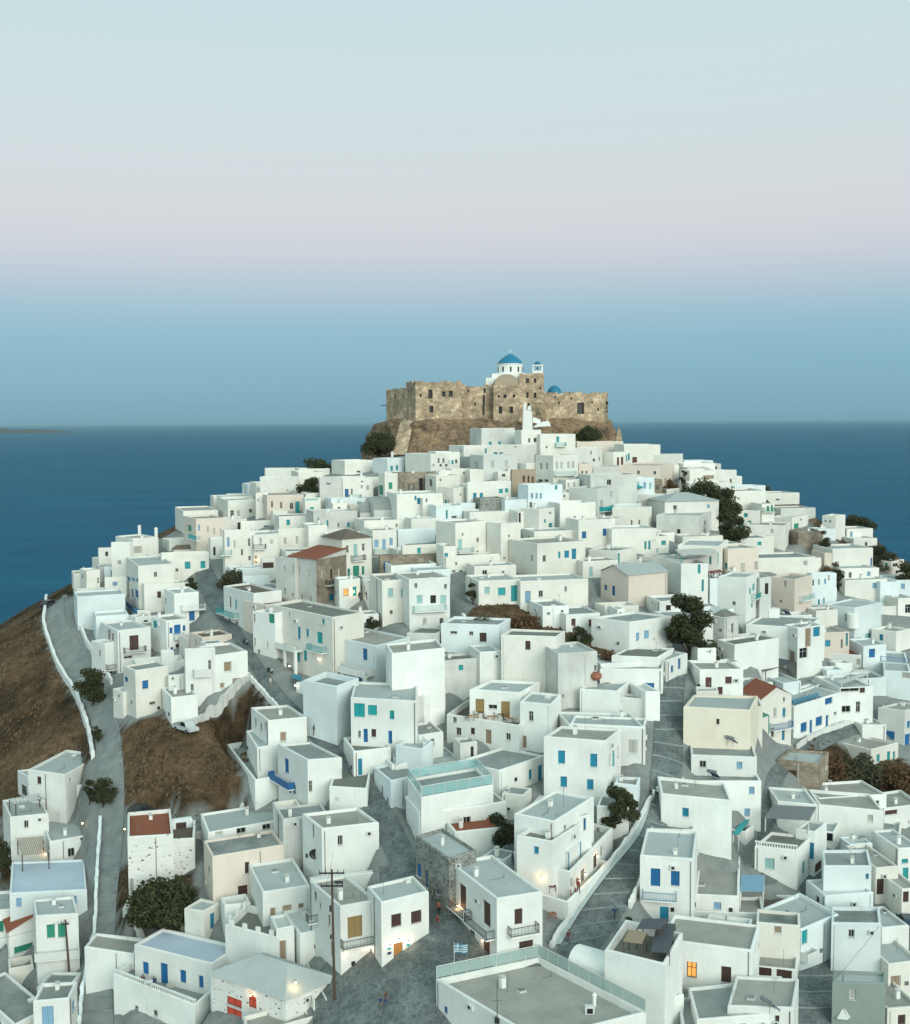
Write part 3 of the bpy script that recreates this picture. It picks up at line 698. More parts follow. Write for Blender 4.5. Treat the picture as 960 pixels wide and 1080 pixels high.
# ---- upper right
fr(590, 450, 6)
Q('beige plastered block under the castle bush, windowless', '108 112 405 97 172', 'pb', d=8)
Q('white house with two slit windows below the beige block', '100 238 272 132 275', 'ww', '200 165 9 22 d;255 205 10 26 d;218 212 8 20 d')
Q('white cube with two dark red doors on the upper right slope', '258 342 412 162 262', 'wl', '372 222 15 56 R;398 216 16 50 R')
Q('white house with slim teal doors near the skyline, left of the beige flat roof', '405 410 640 113 238', 'wb', '440 192 12 44 T;425 200 10 40 J;477 212 30 40 r')
Q('large white house with brown edged flat roof on the right skyline', '497 742 782 178 300', 'wb', '', d=11)
Q('small beige stone house wedged between two white houses on the upper right', '118 122 208 234 348', 'pb', '145 292 12 24 d;172 292 12 24 d', d=6)
Q('long grey house with peach brick end wall and row of shutters', '380 640 726 246 402', 'pb', '500 290 18 24 d;603 292 18 22 d;672 352 12 52 f;703 350 12 52 f')
Q('little stone shed with dark opening in front of the peach end wall', '593 597 652 332 425', 'sb', '620 385 24 36 d', d=5)
Q('long stained white house with one square dark window, upper right', '193 198 492 307 475', 'xg', '315 352 28 36 d', d=8)
Q('small white house with teal panes over a teal sunshade', '455 458 602 322 470', 'kl', '497 370 18 40 v;540 372 18 40 j;575 375 14 40 v', d=6)
Q('white cube with round window by the teal sunshade', '498 640 668 432 520', 'ww', '622 470 14 16 d')
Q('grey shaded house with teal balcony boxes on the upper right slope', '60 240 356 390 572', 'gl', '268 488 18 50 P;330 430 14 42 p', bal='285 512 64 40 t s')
Q('white stepped house with two tiny windows close together, right of the middle', '2 8 230 484 622', 'ww', '62 583 17 22 d;97 577 15 18 d', d=8)
Q('white house with two bright blue windows and pale blue roof', '40 122 333 592 765', 'wl', '157 685 28 44 b;287 668 24 46 b;330 735 22 38 t', d=10)
Q('cream house with two slit windows side by side, right slope', '335 562 585 517 655', 'cb', '457 607 12 32 d;506 605 12 32 d', d=8)
Q('wide white house with two teal doors at its lower right', '328 332 616 650 795', 'ww', '545 750 14 50 T;570 750 14 56 T;600 722 20 14 t', d=8)
Q('tiny white house with a teal window right of the two teal doors', '590 594 694 694 800', 'wb', '660 735 30 28 t;605 785 40 26 v', d=5)
Q('big grey white house with single dark door in a blank wall, right slope', '615 892 978 564 748', 'xl', '755 670 22 42 D;922 610 10 30 d;920 662 10 30 d;958 660 10 30 d', d=10)
Q('broad white house with a pale hipped roof below the right skyline', '662 668 1010 475 610', 'wl', '', d=10, roof='hip', rise=1.6)
Q('white house with grey roof, teal slit door and a terrace of plants', '188 368 490 786 905', 'wg', '375 835 18 70 T', d=8)
Q('white house with one pale shutter left of the gabled peach house', '73 150 372 852 960', 'cb', '200 918 22 62 v')
# ---- right skyline
fr(700, 480, 6)
Q('white house on the right skyline with stepped roof, topmost of the stepped row', '122 126 326 52 130', 'ww', '', d=8)
Q('white house with a tan framed recess on the right skyline', '160 165 330 96 205', 'ww', '285 140 70 26 f', d=6)
Q('white house with narrow brown window at the step of the right skyline', '323 327 462 96 205', 'ww', '425 165 11 30 n', d=7)
Q('small rounded white house at the end of the stepped skyline row', '453 456 497 132 200', 'ww', '', d=5)
Q('long white house above the dark climbing trees, right slope', '155 160 425 176 262', 'ww', '', d=6)
Q('white house with beige flat roof right of the dark climbing trees', '418 422 648 226 352', 'wb', '475 275 12 14 d', d=9)
Q('low white house with teal shutters behind the dark climbing trees', '448 606 642 350 455', 'wb', '520 380 24 26 t;543 425 24 22 t;493 430 26 46 T')
Q('white house with stained top and one dark slot under the right skyline', '643 648 860 242 315', 'wl', '722 282 24 12 d', d=9)
Q('white terrace house with green balcony doors below the right skyline', '618 622 702 310 440', 'wb', '660 345 16 44 G;685 335 12 40 G', d=6, bal='660 340 70 34 g')
Q('rubble stone house with grey flat top on the right slope', '738 742 962 337 402', 'xb', '', d=8)
Q('white house with bright green awning frame below the rubble stone house', '668 812 916 397 468', 'wl', '840 460 30 56 G;870 408 10 14 d')
Q('big white house with a low arched niche, right slope', '508 770 802 447 595', 'wb', '', d=9)
Q('white house under a pale canopy with teal posts, right slope', '90 352 408 575 800', 'wl', '195 665 14 50 T;240 660 60 46 d;295 665 14 50 T', d=8)
Q('cream upper room behind the pale canopy with teal posts', '118 122 376 517 580', 'cb', '165 548 26 30 p', d=6)
Q('pale pink house with two tan shuttered windows, right slope', '403 407 602 594 772', 'pl', '500 708 28 50 p;585 700 20 54 p;408 705 46 40 t', d=8)
Q('long grey roofed white house right of the pink house', '598 602 962 652 742', 'wg', '', d=9)
Q('white cube with bright teal balcony on the right slope', '345 522 606 778 1030', 'wl', '570 835 14 44 T;445 938 22 26 d;548 860 12 40 t;560 950 12 30 t;592 945 12 40 t', bal='582 880 60 36 t')
Q('peach cube with beige roof and pale balcony on the right slope', '680 830 942 784 1004', 'pb', '767 815 20 42 p;740 925 10 14 d', bal='890 890 70 46 v')
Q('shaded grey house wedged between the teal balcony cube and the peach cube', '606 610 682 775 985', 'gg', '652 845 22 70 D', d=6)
fr(820, 530, 6.857)
Q('white tower like house with two small dark windows near the right skyline', '325 422 492 97 262', 'wb', '347 133 14 16 d;380 137 15 18 d')
Q('low white house behind the tower like house at the right skyline', '498 502 692 192 265', 'wl', '535 230 18 40 j', d=7)
Q('rounded low white house at the right skyline edge', '548 552 722 262 318', 'ww', '', d=7)
Q('ruined rubble house with brown beams on the right slope', '148 152 332 210 300', 'sb', '255 160 70 24 n', d=6)
Q('long white house with a bright blue gate at its right end', '396 400 692 337 485', 'wl', '690 430 34 60 B', d=9)
Q('peach house with open arcade at the right skyline', '730 822 916 425 545', 'pb', '787 452 22 30 g;855 452 40 26 d;895 452 12 26 d;880 500 50 24 d')
Q('small pink house right of a brown bush on the right slope', '338 342 466 367 478', 'pb', '', d=6)
Q('white house with two flat roof terraces below the blue gate house', '453 457 735 478 600', 'wl', '', d=9)
Q('white terrace house with curved parapet on the right slope', '486 490 795 560 680', 'wl', '', d=8)
Q('pale white house front with teal awning right of the peach cube', '210 246 428 512 745', 'kl', '255 580 12 44 d;300 575 14 40 p;345 570 14 40 j;372 545 14 40 p;300 720 14 40 t;335 710 14 40 j')
Q('long white house with grey top behind the peach cube', '-4 0 318 412 485', 'wg', '178 435 10 20 p', d=8)
Q('large cool white house with sweeping grey terrace on the far right', '330 560 760 762 985', 'kl', '500 830 10 56 d;755 840 12 66 d;655 975 44 60 v', d=12)
Q('white house with dark square window at the right photo edge', '868 874 1010 695 830', 'wl', '945 768 42 64 d', d=9)
Q('small white rooms with teal plants pots on the far right terrace', '740 745 880 575 720', 'kl', '815 690 20 40 T', d=6)
Q('pale long house at the right photo edge under the arcade house', '855 860 1100 560 700', 'kl', '', d=9)
# ---- left skyline and upper left
fr(60, 530, 6)
Q('tall blank white house on the left skyline, lower of the two blank ones', '260 264 372 290 495', 'ww', '', d=7)
Q('tall blank white house on the left skyline, higher of the two blank ones', '343 462 482 252 490', 'ww', '', d=8)
Q('white skyline house with a brown pane window under tall white chimneys', '372 480 642 228 400', 'wb', '512 300 58 46 p;500 360 30 20 d', d=9, chim='525 210 2.2;630 215 1.8')
Q('small white house with tiny stacked windows at the left skyline', '145 186 272 432 570', 'ww', '262 483 12 14 d;262 502 12 14 d;160 470 10 30 d;185 480 10 30 d')
Q('cool white house with rooftop tank above the left road bend', '108 128 432 595 812', 'kl', '', d=9)
Q('low white house with brown pergola roof behind the rooftop tank', '300 305 440 480 590', 'wd', '', d=6)
Q('white house with bright blue doors and blue balcony, left cluster', '440 514 740 398 665', 'wl', '455 482 22 26 a;483 488 20 24 a;508 492 16 24 a;478 572 14 52 B;505 577 22 52 B;625 455 8 34 d', bal='478 630 90 56 b s', d=9)
Q('white lower wing with one brown window beside the blue balcony, left cluster', '535 552 812 522 695', 'wl', '648 583 24 42 n', d=8)
Q('wide white house with three teal shutters facing the middle street, left cluster', '655 662 962 325 505', 'wl', '828 397 36 46 t;925 393 32 46 t;710 428 28 38 t;760 428 9 22 d', d=10)
Q('small white upper house with brown hipped roof in left cluster', '735 740 930 298 345', 'wd', '', d=8, roof='hip', rise=.9)
Q('white house with pale flat roof and blue door under a beige balcony slab', '680 742 898 577 772', 'wl', '855 715 36 66 B;690 625 12 40 p', bal='860 665 150 20 w')
Q('cream house with blue shutters around a blue balcony door, left cluster', '600 692 838 748 925', 'wb', '723 810 20 38 b;763 805 42 64 B;806 795 18 36 b;730 935 18 40 b;770 930 36 72 R;620 770 26 46 t', bal='765 846 60 18 w')
Q('pale cool white block beside a dark bush above the left road', '230 247 456 718 885', 'kw', '', d=7)
Q('small white cube with round top bush beside it, left cluster', '508 512 592 688 760', 'ww', '', d=5)
fr(0, 640, 4.36)
Q('white house with dark brown balcony door at the end of the left road', '462 540 692 110 305', 'wl', '617 165 42 68 N;500 130 12 50 d;518 145 12 46 d;590 232 40 12 d', bal='617 192 98 28 d', d=9)
Q('white lower room with dark balcony railing beside the left road', '420 482 545 168 330', 'ww', '505 330 26 80 D;458 215 10 30 d;460 300 10 30 d', bal='512 268 52 34 d', d=6)
H('cream house with grey flat roof and one blue window where the left road forks', '568 270 622 295 775 268 515', 'cg', '573 330 30 24 b;669 357 28 38 b;603 438 12 14 d;702 443 28 14 d;735 362 14 8 d')
Q('low cream annexe with walled balcony at the road fork', '520 566 632 392 515', 'cw', '580 370 20 30 d;545 410 12 14 d', d=5)
Q('small white link house with brown roof terrace right of the road fork house', '770 775 860 318 420', 'wb', '795 330 12 12 d', d=5)
Q('white cottage wall with dark door under the blue shuttered cream house', '738 742 800 205 300', 'ww', '', d=4)
fr(180, 640, 4.36)
H('large white house with two tan windows at the top of the brown slope', '200 222 354 205 275 163 338', 'wb', '263 275 36 46 f;302 342 36 30 f;238 362 22 26 f')
Q('white recessed wing with plant balcony left of the tan windowed house', '62 66 205 198 440', 'wb', '100 380 14 50 d;180 270 14 50 d', bal='145 300 80 24 w s', d=7)
Q('long white terrace wall room at the foot of the tan windowed house', '-40 2 124 418 545', 'wb', '', d=6)
H('pinkish cottage with dark brown flat roof left of the middle street', '90 118 145 140 282 122 215', 'pd', '')
fr(180, 470, 6)
Q('large blank white house on the upper left skyline', '565 800 818 198 305', 'ww', '740 285 10 14 d;775 290 10 16 t', d=10)
Q('flat white upper storey of slab form on the upper left skyline', '594 598 806 142 205', 'ww', '', d=8)
Q('tiny beige gabled house on the upper left skyline', '452 456 566 245 305', 'cb', '', d=6, roof='gable', rise=.7)
Q('long cream house with a dark tree shading its door, upper left skyline', '803 808 965 168 295', 'cb', '857 242 16 48 D;915 220 16 30 d', d=9)
Q('white house with a dark square and a tan window, upper left', '300 362 542 347 468', 'wl', '390 430 24 42 d;430 428 18 38 p;507 413 20 26 d', d=8)
Q('white upper storey behind the dark square window house, upper left', '352 357 540 307 360', 'ww', '', d=5)
Q('pinkish house with teal door and teal balcony, upper left', '535 610 842 314 468', 'pb', '642 372 14 40 d;700 377 14 40 d;766 382 22 40 d;803 390 28 72 T;555 365 10 30 p;588 365 10 30 p', bal='755 425 130 32 t', d=9)
Q('small white house with pale teal roof band, upper left', '835 850 950 332 445', 'wl', '895 405 26 32 t;895 340 80 16 v', d=6)
Q('long low cream house at the left skyline behind the street row', '28 80 302 412 560', 'cb', '55 555 30 34 t', d=7)
Q('long pale house with pink end wall descending along the middle street', '80 160 342 464 690', 'pg', '120 523 24 38 g;237 530 12 42 p;277 545 14 44 p;318 550 12 44 p;180 520 12 40 j;282 672 14 50 d', bal='165 575 50 34 t')
Q('tall cream house with pale teal balcony on the middle street', '328 340 532 540 835', 'cb', '365 610 16 60 J;452 675 13 40 d;497 612 14 50 d;405 625 14 50 p;500 712 16 30 d', bal='350 672 66 36 v', d=8)
Q('white house with stacked iron balconies right of the tall cream house', '520 524 682 562 790', 'wl', '570 608 18 50 P;540 720 18 50 F;640 610 20 30 p;640 760 80 50 d', bal='560 640 80 22 d', d=8)
Q('long white house with two tall pale windows, above red roof', '676 682 880 528 690', 'cb', '725 603 20 42 p;800 597 18 52 p;800 625 12 14 d', d=9)
Q('plain white house front left of the rough white wall', '868 872 990 505 660', 'wl', '850 490 16 20 d', d=7)
Q('white low house with brown awning strip above the pale balconies', '440 445 690 478 545', 'wl', '620 510 60 10 d', d=6)
fr(220, 580, 6)
H('stone fronted house with bright red tiled roof and iron balcony', '540 36 682 62 872 30 345', 'xts', '572 135 12 55 p;633 150 14 55 p;590 303 12 44 d;646 312 12 44 d;720 150 14 50 p;778 150 14 60 D;826 145 14 50 p;780 320 28 80 A;840 300 20 66 p', bal='795 195 112 36 d', roof='shed', rise=1.2)
H('tall white flat roofed house joined to the red tiled stone front', '424 44 546 56 736 24 335', 'xb', '478 118 12 40 p;533 128 10 50 p;482 260 12 40 d;530 285 10 24 d')
Q('small white barrel vaulted house beside the red tiled house', '212 218 390 165 245', 'kw', '', d=8, roof='vault2', rise=1.2)
fr(320, 450, 6)
Q('grey shaded white house at the foot of the castle rock', '645 805 985 172 292', 'wl', '857 215 13 32 d;888 215 13 32 d;940 225 40 30 t;825 245 16 18 p;870 245 16 18 d;905 245 16 18 d')
Q('white rounded house behind a dark tree left of castle rock', '178 262 445 214 305', 'ww', '350 285 24 12 d', d=8)
Q('pale curved white house with chimney and two teal windows left of castle rock', '440 530 636 202 295', 'kw', '560 265 15 32 t;593 260 15 32 t', chim='563 195 1.3')
Q('white house with blue door and teal balcony in front of vaulted houses', '245 250 442 322 465', 'wl', '372 348 16 10 d;370 382 16 22 p;408 388 20 32 p;275 420 24 52 B;307 410 12 36 d', bal='326 435 72 38 t', d=7)
Q('grey white house with uneven top left of the teal balcony', '98 104 248 318 505', 'xl', '150 360 10 16 d;165 362 8 14 d', d=7)
Q('low cream house with dark doorway by the tree on the left skyline', '-5 0 102 320 385', 'cb', '15 362 14 40 D;75 340 12 24 d', d=6)
Q('white house with one green window and a green gate', '475 515 608 297 440', 'wl', '552 374 24 42 g;485 400 40 60 G')
Q('brown stone house with row of dark windows below the castle rock', '605 608 838 297 420', 'sb', '635 375 16 46 d;668 380 16 44 d;700 380 16 44 d;745 370 24 90 D', d=7)
Q('white house with round dark hole and plain walls right of the brown stone house', '770 840 990 310 420', 'cb', '868 338 12 14 d;805 355 18 46 d;800 430 10 16 d')
Q('long white house with a line of blue shuttered openings', '588 592 880 425 595', 'wl', '710 452 13 30 a;730 470 20 40 a;785 475 30 38 j;835 478 32 38 j;907 555 14 56 a', d=9)
Q('grey barrel vaulted house with a round hole, left one of the vaulted pair', '345 358 452 545 590', 'xg', '406 535 14 18 d', d=9, roof='vault2', rise=2.2)
Q('grey barrel vaulted house with a round hole, right one of the vaulted pair', '440 446 588 530 590', 'xg', '527 515 16 20 d', d=9, roof='vault2', rise=2.6)
Q('low house with red brown roof left of the vaulted pair', '270 300 395 500 560', 'pd', '', d=7)
Q('rough lumpy white house with small teal windows above the hip roofed house', '58 64 342 540 690', 'xw', '153 612 12 40 t;222 622 11 26 d;286 620 18 28 t;95 590 14 20 t', d=8)
Q('long white terrace house with one small dark window right of rough white house', '378 384 742 594 700', 'wl', '591 627 14 26 d', d=9)
Q('ochre and stone house with brown hipped roof and green door', '115 245 432 714 990', 'cd', '278 775 17 46 d;380 763 17 46 d;330 785 24 82 V;334 920 40 80 G;378 910 17 54 g;288 925 17 54 g', bal='340 835 80 18 d', roof='hip', rise=1.5)

# ---- middle street row
fr(220, 580, 6)
H('white house with brown flat roof and teal corner balcony along middle street', '95 224 285 278 462 258 540', 'wd', '137 330 14 70 d;172 345 14 62 T;238 338 14 30 d;133 445 13 38 d;178 490 16 76 d', bal='135 392 112 40 t')
H('peach house with a smaller brown flat roof on the middle street', '290 310 365 352 560 318 580', 'pd', '340 345 8 16 d', bal='')
H('white terraced house with a green door over the street', '280 385 420 402 560 380 690', 'wl', '400 432 40 64 G;285 430 12 50 d;285 580 14 50 d;318 660 16 60 d;372 600 12 40 p;260 430 10 44 d', bal='250 480 50 30 n')
H('long cream white house with olive flat roof and white arcade over the street', '393 345 783 426 982 390 840', 'co', '510 410 12 30 p;572 525 20 76 a;625 525 18 50 a;435 620 36 78 f;487 640 22 90 f;563 665 30 80 t;612 668 22 66 t;464 505 14 36 a;703 556 36 72 T;725 455 18 36 t;458 780 14 62 d;407 740 14 40 d', bal='700 612 96 52 t')
fr(180, 640, 4.36)
H('white cube with pale roof standing above the arcaded house', '650 28 745 56 888 24 112', 'wl', '')
H('large white house with teal shutters on the middle street corner', '605 345 828 418 1135 432 705', 'wl', '763 457 20 46 t;714 525 10 40 d;768 565 9 40 d;790 578 9 38 d;868 475 50 62 t;928 475 42 46 t;868 585 13 32 d;897 592 20 62 B;934 580 22 36 n;1018 497 22 40 t;1010 600 18 60 B')
H('white cube with tan door at the foot of the brown slope', '370 462 448 522 626 508 700', 'wb', '518 597 30 44 f;390 530 10 34 d;415 552 10 34 d;435 545 8 30 d')
H('white house with a dark blue balcony and grey roof on middle street', '492 632 630 706 788 690 905', 'wg', '533 730 20 66 b;552 735 20 66 b;548 832 14 42 b;568 838 14 42 b;640 825 12 50 d;660 868 10 46 d', bal='525 782 92 56 b s')
H('white house with an olive brown flat roof right of blue balcony', '632 688 730 822 905 834 935', 'wo', '')
fr(380, 640, 4.36)
H('tall white house with beige roof and dark windows on its right wall, village centre', '145 212 388 190 545 140 470', 'wb', '428 212 17 32 d;498 190 15 32 d;447 277 15 38 d;518 253 15 38 d;510 345 13 32 d;460 320 8 8 d')
H('long white house with three dark openings in front of the brown garden', '372 75 640 82 692 52 212', 'kg', '430 118 32 13 d;510 122 20 18 d;565 140 32 42 n')
H('tall blank cream house with an olive roof and single brown window, village centre', '648 130 905 138 942 108 365', 'co', '771 177 24 40 n')
Q('low blank white block left of the tall blank cream house', '546 550 650 208 340', 'wl', '', d=6)
Q('blank beige house with stained walls right of the tall cream house', '905 910 1090 215 460', 'xl', '1090 280 10 26 d', d=8)
H('white restaurant house with yellow framed doors and terrace', '503 382 738 392 880 350 545', 'wl', '550 455 40 62 Y;668 472 40 74 Y;610 460 40 20 d')
H('white block with a dark slit window right of the restaurant terrace', '735 432 880 448 925 402 645', 'wl', '785 503 22 46 d;750 620 30 56 F')
H('white lower storey under the restaurant terrace with tan door', '398 496 732 548 750 470 650', 'wd', '434 520 18 26 d;452 573 24 36 d;517 571 20 30 n;588 597 30 66 F;680 597 22 32 d', par=.8)
H('white house with a long beige roof and four tiny windows, village centre', '60 372 292 412 392 376 525', 'wb', '325 430 10 32 d;365 392 10 14 d;410 410 8 12 d;365 450 8 12 d')
H('white rooftop cube with grey top beside the railed terrace', '225 542 268 592 382 572 700', 'wg', '')
H('white house with open blue grey roof deck behind teal railing', '165 630 300 745 490 720 800', 'kl', '')
H('white house with teal glass railing around its roof terrace', '225 790 280 876 612 818 1120', 'wg', '175 845 9 56 d;215 900 12 80 t;240 930 12 60 t;120 900 9 40 d;190 960 60 50 t')
H('white street house with small roof terrace and beige top left of glass railing', '60 735 140 800 300 765 930', 'kg', '100 850 10 50 d;125 900 10 50 t')
Q('white room with grey roof between the roof terraces on the middle street', '140 145 305 728 800', 'wg', '', d=6)
H('white house with brown edged roof in front of the glass railed house', '388 925 402 938 672 895 1075', 'wb', '')
H('white house with a slim teal window and teal door below rubble yard', '537 728 640 752 848 682 872', 'wg', '783 770 15 46 a;828 770 20 84 A')
Q('tiny ruined cottage with a dark door in the rubble yard', '428 460 538 625 710', 'xm', '515 672 14 60 D', d=5)
fr(560, 640, 4.36)
H('white house with four azure shutters at the stepped street', '60 598 347 613 415 560 880', 'wb', '141 691 32 60 a;289 706 32 60 a;151 804 30 48 a;273 817 30 48 a;364 700 10 56 p;381 697 11 76 T;402 665 9 50 p', bal='')
H('white house with large grey green roof behind the four azure shutters', '180 540 523 552 533 508 725', 'wl', '465 648 34 56 p')
H('white block with grey roof and a terracotta jar on it beside stepped street', '225 374 400 388 484 318 505', 'wl', '')
Q('low white house front under the grey roof block at stepped street', '403 540 556 426 512', 'wg', '', d=7)
H('long low white house with dark blue garage shutter near stepped street', '318 288 607 286 612 256 405', 'wb', '545 367 44 34 b')
H('white house with olive roof and blue doors at the top of the stepped street', '465 228 585 234 658 190 345', 'wo', '620 350 16 32 B;683 262 12 50 B;617 275 10 26 d')
H('white house with blue doors at top of stepped street, right wing', '600 240 625 246 720 215 350', 'wl', '683 262 12 50 B;650 285 12 30 b')
H('white house with two pale blue windows in front of the big dark tree', '320 75 453 70 652 40 208', 'wg', '491 137 15 36 j;532 127 22 36 j', chim='')
Q('white tower like chimney room left of the pale blue windows', '395 398 432 10 90', 'ww', '412 30 14 10 d', d=4)
H('peach yellow house with pale blue grey roof right of stepped street', '748 402 702 462 1012 472 625', 'yl', '860 528 14 26 n')
H('white house front with grey roof and a solar heater, right of stepped street', '728 612 738 680 1040 688 760', 'wg', '')
H('white house with stained roof and second solar heater, right of stepped street', '690 770 700 800 1060 800 830', 'wm', '')
H('white house with beige roof and one azure window, lower stepped street', '590 848 600 856 925 888 990', 'wb', '711 945 30 40 a')
fr(560, 440, 4)
Q('white cottage with two dark red windows right of the brown garden', '143 148 292 832 910', 'wg', '180 865 18 30 r;255 868 22 30 r', d=8)
Q('gabled peach house with two blue windows and stone roof edge', '295 412 576 668 788', 'pl', '315 718 12 22 b;348 732 14 42 b;492 668 6 8 d', d=9, roof='gable2', rise=1.5)
Q('tall grey white house with a slim teal door left of the big dark tree', '515 645 745 602 735', 'xl', '717 700 10 52 T', d=9)
Q('white house with olive hipped roof right of the big dark tree', '755 818 872 850 925', 'wo', '790 905 9 46 d', d=7, roof='hip', rise=1.2)
fr(740, 640, 4.36)
H('white house with dark red door and shutters, right of stepped street', '-15 285 -8 290 192 288 395', 'wb', '32 355 28 62 R;124 337 30 32 r;85 385 24 34 r')
H('white house with blue shutters and a blue pergola terrace', '410 448 425 455 638 392 605', 'wl', '470 553 28 42 b;540 525 30 40 b;585 432 34 28 b;503 550 12 60 B;577 528 12 60 B;615 490 14 14 d')
H('white upper storey with pale roof behind the blue pergola', '365 358 420 402 572 350 450', 'wl', '545 372 48 18 b')
Q('white house with dark open porch and side stair, right slope', '628 636 790 372 530', 'wl', '680 370 90 40 d;740 370 24 50 n;665 470 40 30 d;720 460 20 50 d', d=9)
H('blank white house with olive flat roof behind the dark pergola', '72 152 152 172 356 142 285', 'wo', '92 228 10 26 d;345 128 24 12 r')
H('big white house with grey roof and tanks above dark pergola', '205 78 478 96 552 48 275', 'wg', '490 130 26 70 f;530 115 26 50 a;415 220 26 40 p;470 225 36 40 d')
H('white house with thin terracotta roof strip, right slope', '512 208 735 222 745 190 300', 'wt', '553 252 16 20 t;720 255 22 30 p;575 230 6 10 d')
Q('white house with blue door right of the open loggia', '560 565 680 120 200', 'pb', '580 168 24 30 a;645 170 10 40 d;668 150 10 60 t', d=7)
H('white house with a blue window beside the outdoor stair', '740 175 745 180 850 172 300', 'kl', '784 213 28 40 b')
H('white house with blue balcony tiers at the far right', '825 200 840 290 962 300 420', 'kl', '870 260 60 26 d;940 310 40 40 p', bal='890 240 130 24 b')
H('grey pink cube with blue doors at the right photo edge', '812 462 935 480 1005 470 640', 'gb', '865 590 44 38 b;945 615 26 60 B;952 540 14 30 a')
H('beige rubble stone house with bluish flat roof, right of lane', '348 704 540 718 586 668 850', 'sl', '418 780 36 56 n')
H('white house with a stained mottled roof, right of stone house', '445 832 680 868 752 768 930', 'wm', '735 850 10 36 d')
H('low cream house with beige roof and teal doors under the bushes', '600 612 780 656 905 628 730', 'cb', '812 695 14 34 T;860 690 14 50 T;885 680 10 30 t')
Q('flat white cottage behind the low cream house with teal doors', '735 740 850 545 600', 'wl', '', d=6)
H('white house with flat roof and white corner posts, lower right', '335 888 350 896 535 912 1010', 'wl', '')
H('white house with grey roof strip right of the corner posts', '535 905 540 912 838 935 1010', 'wb', '')
H('white house with rubbly roof on the right edge of lower town', '835 915 840 930 1010 910 1010', 'wb', '870 945 60 20 n')
# ---- lower right
fr(560, 860, 4.36)
H('white house with bright blue balcony beside the stepped street', '502 186 752 202 766 72 500', 'wl', '573 285 44 82 B;664 290 40 68 b;613 455 40 70 A', bal='592 356 156 46 b')
H('low house with dark olive roof behind the blue balcony house', '548 62 752 70 760 14 160', 'wo', '')
H('wide white house with beige grey roof and a lit window, lower right', '606 568 1020 618 1052 500 900', 'wb', '740 710 46 72 l;898 732 46 74 n;840 705 8 8 d;762 618 10 12 d;688 788 24 18 d')
H('low white house with wide stained roof at the bottom edge, right part', '690 930 700 990 1100 1010 1100', 'wg', '')
fr(740, 860, 4.36)
H('white house with raised roof edge and solar tank at the bottom right', '152 845 160 870 430 890 1000', 'wg', '')
H('cream block with one small tan window in lower right cluster', '252 496 455 512 452 445 720', 'cm', '350 527 36 36 f')
H('white house with sloping beige roof and red brown shutters, lower right', '248 688 440 712 455 588 800', 'wb', '287 715 70 50 n;380 730 70 54 n')
H('pale cyan white house with a grey roof, lower right', '562 232 782 232 800 160 480', 'kg', '762 280 14 24 a')
H('tall blank white house with mottled grey roof above green plinth', '598 492 826 496 826 424 770', 'km', '')
H('white house with balustraded roof terrace, lower right', '245 138 442 160 565 105 345', 'wo', '313 222 44 50 v;500 200 18 60 t;545 200 24 80 a;470 240 12 60 t')
H('white flat house with pale porch roof right of the balustrade terrace', '530 70 612 78 645 20 160', 'wl', '575 100 60 40 d')
H('large blank cream house near the right photo edge', '640 120 910 142 920 30 210', 'cl', '720 120 18 26 n')
Q('cream house with brown doors at the right photo edge, lower town', '798 802 905 240 390', 'cb', '820 328 38 72 N', d=8)
Q('white house with teal shutter at the right photo edge', '900 905 1010 150 330', 'wl', '938 270 26 60 t;935 210 30 20 t', d=7)
Q('white house with brown door by the parked dark car', '918 922 1010 340 480', 'cb', '938 375 30 50 N', d=6)
Q('low white yard house right of the tall blank house', '826 830 955 518 640', 'wl', '', d=6)
Q('cream cottage with tan window in the bottom right corner', '855 860 1010 680 830', 'cl', '893 762 46 50 f;905 675 90 24 f', d=8)
Q('low cream cottage at the very bottom right corner', '850 855 1010 890 1000', 'cb', '', d=8)
# ---- lower centre
fr(560, 860, 4.36)
H('white house with dark brown roof and small azure window above stepped street', '-65 95 100 118 160 78 430', 'wo', '25 160 22 34 a;85 410 0 0 d')
H('white house with sheltered porch and teal shutters at stepped street', '-55 0 100 45 280 -5 330', 'wl', '195 75 24 60 a;248 40 12 54 b')
H('white corner house with a flower balcony and lamps at stepped street', '55 345 170 400 360 215 500', 'wd', '105 305 24 26 d;182 305 12 40 r;270 235 12 40 d;295 225 14 70 d;325 175 14 50 p;90 418 26 12 d', par=.9)
H('white porch house with pale canopy roof at stepped street', '105 148 205 165 235 125 300', 'wl', '140 190 20 60 t;175 200 40 60 d', par=.2)
fr(380, 860, 4.36)
H('white corner house with three dark balconies on the village square', '410 212 628 382 838 346 720', 'wl', '472 375 30 112 N;582 452 34 112 N;455 500 26 72 N;515 562 22 104 N;580 612 32 88 N;728 465 36 72 N;763 612 64 72 n;425 485 14 40 d;543 595 10 24 d;422 315 8 30 d', bal='458 405 98 46 d;566 495 104 58 d;742 515 128 40 d')
H('dark grey stone walled house behind the square corner house', '256 95 408 198 520 150 480', 'zl', '358 350 10 26 b;270 250 20 60 b;305 290 12 80 b')
H('white shop house with orange lit door on the village square', '32 322 96 402 315 352 708', 'wl', '166 482 46 58 n;258 466 48 56 n;175 632 42 92 O')
Q('white house with red brown roof terrace and glazed door, lower centre', '430 436 660 75 200', 'wt', '490 45 36 76 d', d=8)
H('white house with glazed door behind red brown roof terrace', '262 -20 270 -10 580 -45 150', 'wl', '490 45 38 78 d;445 35 8 60 d')
fr(180, 860, 4.36)
